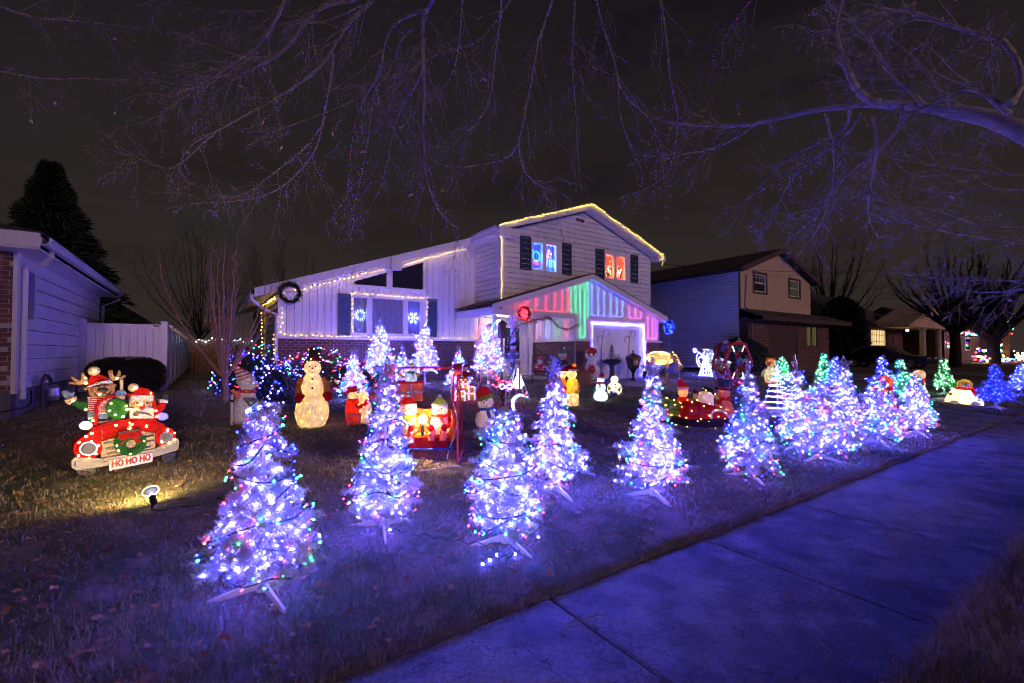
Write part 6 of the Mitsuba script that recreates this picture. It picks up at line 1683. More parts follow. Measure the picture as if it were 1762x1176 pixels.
th.part('trunk', tp, m_('bark_dark'))
rg = np.random.default_rng(5)
n = 900
z, a, u = rg.uniform(.05, .6, n), rg.uniform(0, 6.28, n), rg.uniform(.3, 1, n)
p = np.stack([(.62 - z) * .36 * u * np.cos(a), (.62 - z) * .36 * u * np.sin(a), z + .05 * u], 1)
e = nrm(rg.normal(size=(n, 3)))
s = nrm(np.cross(e, rg.normal(size=(n, 3)))) * .004
th.part('crown', (np.stack([p - s, p + s, p + e * .04], 1).reshape(-1, 3), np.arange(3 * n).reshape(-1, 3)), m_('evergreen'), kind='stuff')
th = Thing('lantern_mailbox', 'black lantern shaped post box on a pedestal before the garage door', 'mailbox', on(13.0, 11.3), face(13, 11.3, .5))
th.part('pedestal', M().lathe([(.16, 0), (.15, .04), (.05, .1), (.05, .26), (.14, .40), (.2, .45)], 4), m_('iron'))
b_ = th.part('case', M().lathe([(.2, .45), (.29, .82), (.29, .84)], 4, mat=rz(math.pi / 4)), m_('iron'))
th.part('roof', M().lathe([(.32, .84), (.30, .86), (.08, .97), (.03, .98), (.03, 1.04), (.045, 1.07), (0, 1.1)], 4, mat=rz(math.pi / 4)), m_('iron'), parent=b_)
th.part('face_plate', M().ob((0, -.195, .65), (.12, 0, 0), (0, .004, .002), (0, -.02, .12)), m_('trim_dark'), parent=b_)
th.part('emblem', M().tube([(.07 * math.cos(a), -.208, .65 + .06 * math.sin(a)) for a in np.linspace(0, 6.28, 16)], .008, 5).tube([(-.05, -.208, .62), (0, -.21, .69), (.05, -.208, .62)], .008, 5), m_('silver'), parent=b_)
th = Thing('lawn_light', 'small dark path lamp beside the lantern post box', 'path lamp', on(13.55, 11.2))
th.part('stake', M().tube([(0, 0, 0), (0, 0, .1)], .015, 6), m_('iron'))
th.part('hood', M().lathe([(.09, .1), (.09, .28), (.05, .36), (0, .37)], 14), m_('iron'))
# penguin, chair, presents and friends beside the brick base
th = Thing('penguin_figure', 'white fronted penguin figure in a red cap holding a red bag', 'penguin figure', on(10.95, 11.35), face(10.95, 11.35))
th.part('body', M().lathe([(.2, 0), (.24, .05), (.24, .26), (.2, .3), (.2, .5), (.17, .65), (.12, .75)], 18, sq=(1, .6)), m_('plastic_white'), smooth=50)
th.part('head', M().ell((0, 0, .93), (.2, .14, .22), 2), m_('plastic_white'), smooth=True)
for s_ in (-1, 1):
    th.part('eye', M().ell((s_ * .08, -.125, .96), (.04, .02, .07), 1), m_('black'))
th.part('beak', M().tube([(0, -.13, .88), (0, -.2, .87)], [.035, .005], 8), m_('orange'))
th.part('cap', M().lathe([(.21, 0), (.19, .1), (.1, .18), (0, .2)], 16, (0, .02, .99), sq=(1, .75)), m_('red'), smooth=40)
th.part('bag', M().ell((.02, -.16, .45), (.13, .07, .16), 2), m_('red'), smooth=True)
th.part('bag_trim', M().lathe([(.06, 0), (.1, .05)], 12, (.02, -.16, .58)), m_('plastic_white'), smooth=True)
th.part('sled', M().tube([(-.25, -.2, .08), (.2, -.2, .08), (.3, -.2, .2)], .02, 6), m_('black'))
ch = Thing('garden_chair', 'black metal garden chair on the porch edge', 'chair', on(8.9, 11.55), face(8.9, 11.5))
for s_ in (-1, 1):
    ch.part('leg', M().tube([(s_ * .25, -.2, 0), (s_ * .25, -.2, .62)], .014, 6), m_('iron'))
    ch.part('leg', M().tube([(s_ * .25, .2, 0), (s_ * .25, .25, .92)], .014, 6), m_('iron'))
    ch.part('armrest', M().tube([(s_ * .25, .22, .66), (s_ * .25, -.2, .62)], .016, 6), m_('iron'))
ch.part('seat', M().box(-.25, -.2, .40, .25, .2, .42), m_('iron'))
ch.part('backrest', M().tube([(-.25, .25, .92), (.25, .25, .92)], .016, 6).tube([(-.25, .23, .7), (.25, .23, .7)], .01, 6), m_('iron'))
for i in range(5):
    ch.part('slat', M().tube([(-.18 + i * .09, .22, .45), (-.18 + i * .09, .25, .91)], .007, 5), m_('iron'))


def doll(name, lab, pos, yaw, coat, hat, hr=.1, H_=.5, hatcuff='tinsel_white', beard=False, cat='figure'):
    th = Thing(name, lab, cat, pos, yaw)
    th.part('body', M().lathe([(.13, 0), (.15, .06), (.13, H_ * .5), (.09, H_ * .72), (.05, H_ * .78)], 16), m_(coat), smooth=50)
    c_ = np.array([0, 0, H_ * .78 + hr * .75])
    th.part('head', M().ell(c_, hr, 2), m_('skin'), smooth=True)
    face_on(th, c_, hr, nl=.03, nose='skin')
    knit_hat(th, c_ + [0, 0, hr * .35], hr * .98, hr * 1.6, hat, hatcuff, None, 'tinsel_white', .05)
    for s_ in (-1, 1):
        k = th.part('arm', M().tube(spline([(s_ * .1, 0, H_ * .66), (s_ * .17, -.06, H_ * .45), (s_ * .12, -.15, H_ * .42)], 8), .035, 8), m_(coat), smooth=40)
        th.part('hand', M().ell((s_ * .11, -.17, H_ * .42), .035, 1), m_('plastic_white'), parent=k)
    if beard:
        th.part('beard', M().ell(c_ + [0, -hr * .7, -hr * .6], (hr * .7, hr * .45, hr * .8), 2), m_('tinsel_white'), smooth=True)
    return th


doll('doll', 'small red clad doll sitting on the garden chair', on(8.9, 11.55, .42), face(8.9, 11.5), 'red', 'red', .08, .3, beard=True)
doll('elf_doll', 'doll in a green cap and dark coat by the brick porch wall', on(9.8, 11.5, .35), face(9.8, 11.5), 'plastic_dark', 'green', .13, .55)
doll('doll', 'doll with a purple face trim and dark cap hanging by the blue porch post', (7.75, 11.4, 1.25), face(7.7, 11.4), 'blue_knit', 'black', .09, .34)
th = Thing('planter', 'dark planter of dry stems under the green capped doll', 'planter', on(9.75, 11.5))
th.part('pot', M().lathe([(.2, 0), (.24, .33), (.26, .34), (.2, .34)], 18), m_('bark_dark'), smooth=40)
sprig(th, 'stems', (0, 0, .34), 200, .2, .12, 7, 'tan')
for x, y, w_, h_, mt, lab in ((10.3, 11.35, .34, .5, 'f_dkred', 'red gift bag leaning on the brick base'), (10.62, 11.3, .3, .42, 'red', 'red present with a green ribbon beside the penguin'), (10.05, 11.15, .22, .3, 'tan', 'small tan parcel on the ground by the porch')):
    th = Thing('parcel', lab, 'parcel', on(x, y), face(x, y, .2))
    th.part('box', M().box(-w_ / 2, -w_ / 3, 0, w_ / 2, w_ / 3, h_), m_(mt))
    th.part('ribbon', M().box(-.02, -w_ / 3 - .006, 0.005, .02, w_ / 3 + .006, h_ + .006).box(-w_ / 2 - .006, -w_ / 3 - .004, h_ * .45, w_ / 2 + .006, w_ / 3 + .004, h_ * .45 + .04), m_('green'))
th = Thing('pot', 'low dark green pot of bare stems on the lawn edge', 'flower pot', on(9.1, 10.6))
th.part('pot', M().lathe([(.14, 0), (.19, .2), (.2, .21), (.15, .2)], 16), m_('shutter'), smooth=40)
th.part('handle', M().tube([(-.2, 0, .12), (-.25, 0, .06), (-.2, 0, .02)], .012, 6), m_('wire_white'))
bsh = Thing('bare_bush', 'dry brown bare bush below the penguin', 'bush', on(10.0, 10.7))
rg = np.random.default_rng(12)
tw = M()
for i in range(150):
    a, e = rg.uniform(0, 6.28), rg.uniform(.5, 1.45)
    p = np.array([rg.normal(0, .12), rg.normal(0, .1), 0])
    d = np.array([math.cos(a) * math.cos(e), math.sin(a) * math.cos(e), math.sin(e)])
    tw.tube([p, p + d * .3 + rg.normal(0, .02, 3), p + d * rg.uniform(.5, .75) + rg.normal(0, .05, 3)], [.005, .004, .0015], 4, False)
bsh.part('stems', tw, m_('tan'), kind='stuff')
bsh.part('crown_base', M().ell((0, 0, .03), (.12, .1, .05), 1), m_('bark_dark'))
# garland and twiggy arbour by the porch post
ar = Thing('garland', 'leafy dark garland swagged along the porch opening', 'garland', (0, 0, 0))
gl = spline([(7.75, 11.55, 1.5), (7.85, 11.5, 2.1), (8.3, 11.6, 2.38), (8.9, 11.65, 2.5), (9.35, 11.65, 2.58), (9.7, 11.65, 2.35), (10.0, 11.65, 2.24), (10.4, 11.65, 2.3), (10.7, 11.65, 2.42)], 90)
ar.part('vine', M().tube(gl, .014, 5), m_('bark_dark'))
rg = np.random.default_rng(17)
n = 520
k_ = rg.integers(0, len(gl), n)
p = gl[k_] + rg.normal(0, .035, (n, 3)) + np.where(gl[k_][:, :1] < 8.4, 1, 0) * rg.normal(0, .14, (n, 3))
d = nrm(rg.normal(0, 1, (n, 3)) + [0, 0, -.6])
s = nrm(np.cross(d, rg.normal(size=(n, 3)))) * .018
L = rg.uniform(.05, .10, (n, 1))
ar.part('leaves', (np.stack([p, p + d * L * .5 + s, p + d * L, p + d * L * .5 - s], 1).reshape(-1, 3), (np.arange(n) * 4)[:, None, None] .repeat(2, 1).reshape(-1, 1) + np.tile([[0, 1, 2], [0, 2, 3]], (n, 1))), m_('leaf_pale'), kind='stuff')
tt = Thing('bird_feeder', 'dark post with a roofed bird feeder beside the porch', 'bird feeder', on(7.35, 11.4))
tt.part('post', M().tube([(0, 0, 0), (0, 0, 1.45)], .03, 6), m_('bark_dark'))
tt.part('feeder', M().box(-.09, -.09, 1.45, .09, .09, 1.85), m_('trim_dark'))
tt.part('roof', M().lathe([(.2, 0), (.02, .14), (0, .15)], 4, (0, 0, 1.85), rz(math.pi / 4)), m_('trim_dark'))
vb = Thing('bare_shrub', 'twisted bare shrub with red berries behind the tripod lamp', 'shrub', on(7.45, 10.9))
rg = np.random.default_rng(23)
tw, bp = M(), []
for i in range(60):
    a, e = rg.uniform(0, 6.28), rg.uniform(.4, 1.5)
    d = np.array([math.cos(a) * math.cos(e), math.sin(a) * math.cos(e), math.sin(e)])
    q0 = np.array([0, 0, rg.uniform(.1, .7)])
    q1 = q0 + d * rg.uniform(.3, .7)
    tw.tube(spline([q0, (q0 + q1) / 2 + rg.normal(0, .05, 3), q1 - [0, 0, .05]], 7), np.linspace(.009, .002, 7), 4, False)
    bp += [q1 + rg.normal(0, .05, 3) for _ in range(3)]
vb.part('twigs', tw.tube([(0, 0, 0), (0, 0, .75)], [.025, .012], 6), m_('bark'), kind='stuff')
bp = np.array(bp)
d = nrm(rg.normal(size=bp.shape)); s = nrm(np.cross(d, rg.normal(size=bp.shape))) * .012
vb.part('leaves', (np.stack([bp - s, bp + s, bp + d * .05], 1).reshape(-1, 3), np.arange(3 * len(bp)).reshape(-1, 3)), m_('leaf'), kind='stuff')

# ---- gold reindeer feeding, flag, angel, ivory bear
th = Thing('gold_deer', 'golden woven deer dense with warm lamps at the driveway edge, head lowered', 'deer figure', on(13.45, 10.35), face(13.4, 10.3, .05))
bd = M().ell((-.10, 0, .86), (.44, .21, .21), 3, ry(.08))
v_, f_ = bd.get()
nz = (meshkit.noise(v_ * 24) - .5)[:, None] * .06
th.part('body', (v_ + nrm(v_ - [-.10, 0, .86]) * nz, f_), m_('tinsel_gold'), smooth=True)
th.part('bulbs', bulbs(surf(bd, 130, -.022, 3), .014), m_('lamp'), emit=np.array((20, 11, 3.)), w=.4, kind='stuff')
nk = M().tube(spline([(.26, -.05, .95), (.42, -.08, .80), (.52, -.1, .62)], 10), [.15, .14, .13, .12, .115, .11, .1, .1, .09, .08], 12)
k = th.part('neck', nk, m_('gold'), smooth=40)
th.part('neck_bulbs', bulbs(surf(nk, 22, -.01, 4), .012), m_('lamp'), parent=k, emit=np.array((14, 8, 2.5)), w=.1, kind='stuff')
hd_ = th.part('head', M().ell((.57, -.11, .52), (.09, .08, .13), 2, ry(.4)), m_('gold'), smooth=True)
for s_ in (-1, 1):
    th.part('ear', M().ell((.5, -.1 + s_ * .1, .66), (.03, .05, .02), 1), m_('gold'), parent=hd_)
for x, y in ((-.35, -.1), (-.35, .1), (.12, -.1), (.12, .1)):
    th.part('leg', M().tube(spline([(x, y, .75), (x + .03, y, .42), (x - .02, y, .02)], 10), np.linspace(.07, .03, 10), 8), m_('gold'), smooth=40)
th.part('ribbon', M().lathe([(.14, -.02), (.16, -.015), (.16, .02), (.14, .025)], 16, (.30, -.06, .91), ry(.95)), m_('plastic_white'), smooth=40)
fg = Thing('golf_flag', 'blue pennant numbered 6 on a thin leaning pole', 'flag', on(10.5, 7.5), -.595, 1.0, None, -.08)
fg.part('pole', M().tube([(0, 0, 0), (0, 0, .98)], .008, 6), m_('wire_white'))
fgp = np.array([[0, 0, .96], [0, 0, .62], [-.16, .015, .66], [-.16, .015, .86], [-.33, -.01, .735], [-.44, .01, .73]])
fg.part('pennant', M().poly(Polygon([(0, .96), (0, .62), (-.28, .685), (-.45, .73), (-.28, .81)]), (0, 0, 0), EX, EZ, EN, -.003, .003), m_('blue'))
tmx = meshkit.text_mesh('6', .16, .003, bold=True)
v = np.array(tmx.vertices)
fg.part('number', (np.stack([-.145 + v[:, 0], -.0035 - v[:, 2], .705 + v[:, 1]], 1), tmx.faces), m_('orange'), label='orange number 6')
an = Thing('wire_angel', 'white lit wire angel blowing a horn before the blue lit house', 'angel figure', on(17.5, 11.3), face(17.5, 11.3))
W_ = M()
P_ = []
def wl(pts, n=16):
    p = spline(pts, n) if len(pts) > 2 else np.asarray(pts, float)
    W_.tube(p, .007, 4)
    P_.append(along(p, .055))
for k in range(12):
    a = k * math.pi / 6
    wl([(.07 * math.cos(a), .06 * math.sin(a), .8), (.15 * math.cos(a), .12 * math.sin(a), .45), (.27 * math.cos(a), .2 * math.sin(a), .02)])
for z, r_ in ((.75, .08), (.5, .14), (.25, .2), (.05, .26)):
    wl([(r_ * math.cos(a), r_ * .8 * math.sin(a), z) for a in np.linspace(0, 6.28, 14)], 30)
for s_ in (-1, 1):
    wl([(s_ * .08, .05, .78), (s_ * .3, .08, .95), (s_ * .36, .08, .7), (s_ * .22, .08, .4), (s_ * .08, .05, .55)], 30)
    wl([(s_ * .1, .05, .74), (s_ * .24, .08, .82), (s_ * .27, .08, .62), (s_ * .14, .08, .5)], 20)
wl([(.09 * math.cos(a), 0, .95 + .1 * math.sin(a)) for a in np.linspace(0, 6.28, 14)], 24)
wl([(-.05, -.08, .85), (-.25, -.1, 1.0), (-.42, -.1, 1.08)])
wl([(-.42 + .07 * math.cos(a), -.1, 1.1 + .07 * math.sin(a)) for a in np.linspace(0, 6.28, 12)], 20)
an.part('frame', W_, m_('wire_white'))
an.part('bulbs', bulbs(np.vstack(P_), .0155), m_('lamp'), emit=COOL * np.array((.2, .22, .16)), w=.3, kind='stuff')
hp = np.array([(.12 * math.cos(a), .08 * math.sin(a), 1.14) for a in np.linspace(0, 6.28, 20)])
an.part('halo', M().tube(hp, .012, 5), m_('gold'))
an.part('halo_bulbs', bulbs(along(hp, .05), .014), m_('lamp'), emit=WARM * .7, w=.05, kind='stuff')
ib = Thing('ivory_deer', 'ivory furry deer figure half hidden behind the big wheel', 'deer figure', on(16.9, 10.4), face(16.9, 10.4))
bb_ = M().ell((.1, 0, .62), (.36, .18, .2), 2).tube(spline([(-.12, 0, .7), (-.24, -.02, .9), (-.26, -.04, 1.05)], 8), np.linspace(.12, .08, 8), 10).ell((-.3, -.06, 1.08), (.13, .08, .09), 2)
ib.part('body', bb_, m_('f_cool'), smooth=40)
ib.part('bulbs', bulbs(surf(bb_, 44, -.01, 2), .012), m_('lamp'), emit=np.array((9, 12, 9.)), w=.2, kind='stuff')
for x, y in ((-.12, -.08), (-.12, .08), (.34, -.08), (.34, .08)):
    ib.part('leg', M().tube([(x, y, .55), (x - .02, y, .28), (x, y, 0)], [.07, .045, .035], 8), m_('f_cool'), smooth=40)

# ---- the red wheel
wh = Thing('wheel_ride', 'red six sided toy ferris wheel with lit spokes', 'ferris wheel', on(13.65, 7.9), -.595 + .5, 1.0)
RW, zc = .66, .88
hexp = [np.array([RW * math.cos(k * math.pi / 3), 0, zc + RW * math.sin(k * math.pi / 3)]) for k in range(6)]
for y in (-.20, .20):
    for k in range(6):
        a, b = hexp[k] + [0, y, 0], hexp[(k + 1) % 6] + [0, y, 0]
        u = nrm(b - a)
        n_ = np.cross(u, [0, 1, 0])
        rm = wh.part('rim', M().ob((a + b) / 2, u * (RW / 2 - .01), np.array([0, .012, 0]), n_ * .05), m_('red_metal'))
        if y < 0:
            for i in range(6):
                c_ = a + (b - a) * (i + .5) / 6
                wh.part('stud', M().lathe([(.022, 0), (.02, .008), (0, .01)], 8, c_ + [0, -.013, 0], rx(math.pi / 2)), m_('wood'), parent=rm)
        sk = wh.part('spoke', M().tube([np.array([0, y, zc]), hexp[k] + [0, y, 0]], .014, 6), m_('red_metal'))
        tube_ = M().tube([np.array([0, y, zc]) * .45 + (hexp[k] + [0, y, 0]) * .55, np.array([0, y, zc]) * .12 + (hexp[k] + [0, y, 0]) * .88], .017, 6)
        if y < 0:
            wh.part('tube_light', tube_, m_('lamp'), parent=sk, emit=((1.2, 1.5, 3.4), (2.8, .9, 1.2), (1.1, 2.2, 1.4))[k % 3], w=.03)
for k in range(6):
    wh.part('axle_bar', M().tube([hexp[k] + [0, -.28, 0], hexp[k] + [0, .28, 0]], .02, 8), m_('red'))
wh.part('hub', M().lathe([(0, -.03), (.15, -.03), (.16, 0), (.15, .03), (0, .03)], 24, (0, -.24, zc), rx(math.pi / 2)), m_('blue_knit'), smooth=40)
for s_ in (-1, 1):
    for y in (-.3, .3):
        wh.part('support', M().tube([(0, y, zc), (s_ * .42, y * 1.2, 0)], .018, 8), m_('red_metal'))
for k, lab, hat_, coat in ((0, 'wheel rider in a green cap at the right', 'green', 'plastic_dark'), (1, 'wheel rider in a tan cap at the upper right', 'tan', 'green'), (3, 'wheel rider behind the round hub at the left', 'red', 'tan'), (4, 'wheel rider in red at the lower left', 'red', 'red'), (5, 'wheel rider with red coat at the lower right', 'black', 'red'), (2, 'grey coated wheel rider at the upper left', 'blue_knit', 'blue_knit')):
    p = hexp[k] + [0, 0, -.20]
    kst = wh.part('seat', M().box(p[0] - .13, -.14, p[2] - .05, p[0] + .13, .14, p[2] - .02), m_('red'))
    wh.part('backrest', M().box(p[0] - .13, .12, p[2] - .0195, p[0] + .13, .14, p[2] + .12), m_('red'), parent=kst)
    for s_ in (-1, 1):
        wh.part('hanger', M().tube([(p[0] + s_ * .12, 0, p[2] - .03), (p[0], 0, p[2] + .2)], .008, 5), m_('red_metal'), parent=kst)
    doll('wheel_rider', lab, wh.world(p + [0, 0, -.019]), -.595 + .5 + (.6 if k in (0, 1) else 0), coat, hat_, .075, .25, cat='figure')

# ---- bumper cars
def bumper_car(lab, pos, yaw, col, trimc, L=.8):
    th = Thing('bumper_car', lab, 'bumper car figure', pos, yaw)
    m = M()
    prof = [(-.5, .16), (-.52, .3), (-.45, .44), (-.2, .46), (.05, .40), (.3, .34), (.46, .28), (.5, .18)]
    pr = np.array(prof) * [L, 1]
    n = len(pr)
    v = []
    for s_, k_ in ((-1, .75), (-.8, .97), (0, 1.03), (.8, .97), (1, .75)):
        v.append(np.stack([pr[:, 0] * (1 - .12 * abs(s_)), np.full(n, s_ * .2), .16 + (pr[:, 1] - .16) * k_], 1))
    v = np.vstack(v)
    i, j = np.meshgrid(np.arange(4), np.arange(n - 1), indexing='ij')
    m.add(v, np.stack([i * n + j, (i + 1) * n + j, (i + 1) * n + j + 1, i * n + j + 1], -1).reshape(-1, 4))
    m.add(v[:n], [[0, k_, k_ + 1] for k_ in range(1, n - 1)])
    m.add(v[4 * n:], [[0, k_ + 1, k_] for k_ in range(1, n - 1)])
    th.part('body', m, m_(col), smooth=40)
    lampset(th, m, 30, FIGW * .9, .02, .010, 1, .2)
    rg_ = M().lathe([(.36, .02), (.42, .04), (.42, .14), (.36, .16)], 24, sq=(L * 1.25, .62))
    k = th.part('bumper_ring', rg_, m_('f_black'), smooth=40)
    th.part('ring_bulbs', bulbs(surf(rg_, 14, -.012, 3), .008), m_('lamp'), parent=k, emit=WARM * .5, w=.04, kind='stuff')
    th.part('wing', M().tube(spline([(.02, -.215, .17), (.03, -.22, .28), (.12, -.22, .32), (.28, -.21, .27), (.36, -.2, .19)], 16), .022, 8), m_(trimc), smooth=40)
    th.part('wing', M().tube(spline([(.38, -.19, .17), (.42, -.18, .24), (.46, -.15, .24)], 10), .018, 8), m_(trimc), smooth=40)
    th.part('seam', M().tube([(-.2, -.206, .17), (-.19, -.208, .43)], .006, 5).tube([(-.40, -.20, .28), (.3, -.2, .29)], .004, 5), m_('black'))
    return th


bumper_car('red bumper car with a pale wing, in front of the green one', on(7.45, 4.85), -.50, 'f_red', 'f_white', .88)
bumper_car('green bumper car behind the red one', on(7.2, 5.3), -.50, 'f_green', 'f_pink', .7)
th = Thing('elf_figure', 'elf driver in a red pointed cap riding the green bumper car', 'elf figure', on(7.33, 5.2, .30), -.5)
th.part('body', M().lathe([(.11, 0), (.12, .1), (.08, .2)], 16), m_('f_red'), smooth=40)
hd = M().ell((0, 0, .28), (.09, .085, .1), 3)
th.part('head', hd, m_('f_skin'), smooth=True)
lampset(th, hd, 8, FIGW * np.array((1, .9, .6)), .02, .01, 1, .08, name='head_bulbs')
lampset(th, M().ell((0, 0, .1), .1, 2), 6, FIGW, .02, .01, 2, .05)
knit_hat(th, np.array([0, 0, .35]), .09, .17, 'f_red', 'f_white', None, 'f_white', -.07)
th.part('nose', M().tube([(.08, -.03, .28), (.13, -.04, .27)], [.02, .012], 6), m_('f_skin'))
th.part('arm', M().tube(spline([(.08, -.03, .15), (.17, -.06, .14), (.22, -.08, .22)], 8), .035, 8), m_('f_green'), smooth=40)
th.part('mitten', M().ell((.235, -.09, .25), .045, 1), m_('f_dkred'), smooth=True)
th = Thing('snowman', 'snowman in a black hat seen from behind, riding the red bumper car', 'snowman figure', on(7.58, 4.92, .32), -.5)
bs_ = M().lathe([(.12, 0), (.15, .06), (.15, .2), (.11, .28), (.0, .30)], 18)
th.part('body', bs_, m_('f_white'), smooth=50)
lampset(th, bs_, 14, FIGW * .9, .02, .01, 1, .1)
tophat(th, (.06, 0, .29), .085, .06, 'f_black', 'f_red', ry(.45), 4)
for s_ in (-1, 1):
    th.part('arm', M().tube(spline([(s_ * .13, 0, .2), (s_ * .2, -.03, .2), (s_ * .21, -.06, .27 if s_ < 0 else .14)], 8), .035, 8), m_('f_yellow'), smooth=40)
    th.part('mitten', M().ell((s_ * .215, -.07, .30 if s_ < 0 else .10), .042, 1), m_('f_dkred'), smooth=True)
def hat_h(th):
    tophat(th, (0, 0, .62), .12, .17, 'shutter_dark', 'red', ry(.1))
snowman('snowman', 'snowman with a long carrot nose and a big dark hat beside the red bumper car', on(8.32, 5.0), face(8.3, 5.0, -.9), [(.14, 0), (.19, .06), (.19, .2), (.14, .34), (.08, .42)], .53, .12, 'f_pink', 22, FIGW * .5, hat_h, scarf='f_red', headlamps=5, w=.15, nose='f_pink',
        arms=[([(-.12, 0, .32), (-.2, -.06, .27), (-.24, -.12, .3)], .035, 'f_red', 'f_dkred')])

# ---- gold bear, yellow lit pair in the crowd, glowing dog
th = Thing('gold_bear', 'warm glowing bear standing between the spiral tree and a green tree', 'bear figure', on(16.6, 8.2), face(16.6, 8.2, -.5))
bm_ = M().lathe([(.14, .08), (.2, .14), (.21, .35), (.17, .55), (.09, .66)], 18)
th.part('body', bm_, m_('f_white'), smooth=50)
hm_ = M().ell((0, 0, .80), (.17, .15, .16), 3)
th.part('head', hm_, m_('f_skin'), smooth=True)
lampset(th, bm_, 26, FIGW * np.array((1.2, 1, .7)), .02, .013, 1, .2)
lampset(th, hm_, 10, FIGW * np.array((1, .8, .5)), .02, .011, 2, .1, name='head_bulbs')
for s_ in (-1, 1):
    th.part('ear', M().ell((s_ * .13, .0, .94), (.055, .03, .055), 1), m_('f_orange'), smooth=True)
    th.part('leg', M().ell((s_ * .1, -.05, .07), (.09, .13, .075), 2), m_('f_orange'), smooth=True)
    th.part('arm', M().tube(spline([(s_ * .16, 0, .55), (s_ * .25, -.06, .42), (s_ * .22, -.12, .32)], 8), .055, 8), m_('f_white'), smooth=40)
    th.part('eye', M().ell((s_ * .06, -.135, .83), .016, 1), m_('black'))
th.part('muzzle', M().ell((0, -.13, .76), (.07, .06, .05), 2), m_('f_orange'), smooth=True)
for x, y, lab, s in ((11.9, 3.55, 'warm lit snowman half hidden among the middle white trees', 1), (15.9, 4.0, 'warm lit standing figure behind the driveway corner tree', 2)):
    snowman('snowman', lab, on(x, y), face(x, y), [(.12, 0), (.19, .06), (.2, .22), (.15, .38), (.11, .44), (.13, .52), (.1, .62)], .76, .14, 'f_white' if s == 2 else 'f_orange', 30, FIGW * np.array((1.2, .9, .6)), scarf='f_red', headlamps=10, w=.2)
th = Thing('glowing_dog', 'big brightly glowing cream dog figure with a long tail lying on the grass', 'dog figure', on(16.95, 3.35), face(16.9, 3.3, -.2), .82)
db = M().lathe([(.46, 0), (.47, .06), (.42, .25), (.32, .42), (.2, .54), (.1, .6)], 22, sq=(1, .7))
th.part('body', db, m_('f_white'), smooth=50)
lampset(th, db, 40, np.array((34, 26, 10.)), .05, .022, 1, .9)
hh_ = M().ell((.05, -.1, .66), (.19, .17, .17), 3)
th.part('head', hh_, m_('f_yellow'), smooth=True)
th.part('muzzle', M().ell((.1, -.24, .62), (.11, .09, .08), 2), m_('f_white'), smooth=True)
th.part('nose', M().ell((.12, -.33, .65), (.03, .02, .02), 1), m_('black'))
for s_ in (-1, 1):
    th.part('ear', M().ell((.05 + s_ * .17, -.06, .70), (.05, .04, .1), 2, ry(.4 * s_)), m_('f_brown'), smooth=True)
    th.part('ear_wire', M().tube([(.05 + s_ * .15 + .1 * math.cos(a), -.04, .80 + .1 * math.sin(a)) for a in np.linspace(.3, 2.9, 12)], .004, 4), m_('iron'))
    th.part('eye', M().ell((.05 + s_ * .07, -.25, .72), .018, 1), m_('black'))
    th.part('paw', M().ell((s_ * .25 + .1, -.38, .06), (.12, .14, .07), 2), m_('f_white'), smooth=True)
th.part('scarf', M().lathe([(.19, .48), (.23, .5), (.22, .55), (.17, .57)], 20, (.03, -.05, 0)).ob((.3, -.2, .42), (.05, 0, .03), (0, .02, 0), (.05, 0, -.1)), m_('f_red'), smooth=40)
th.part('spot', M().ell((-.27, -.23, .33), (.05, .03, .05), 1), m_('f_brown'))
th.part('tail', M().tube(spline([(-.42, 0, .08), (-.62, -.02, .09), (-.8, -.05, .07)], 10), np.linspace(.09, .08, 10), 10), m_('f_white'), smooth=40)
th.part('tail_tip', M().ell((-.85, -.06, .07), (.08, .085, .08), 2), m_('tinsel_white'), smooth=True)
th.part('pole_arm', M().tube([(-.45, -.02, .14), (-.36, .0, .34)], .03, 8), m_('f_brown'))
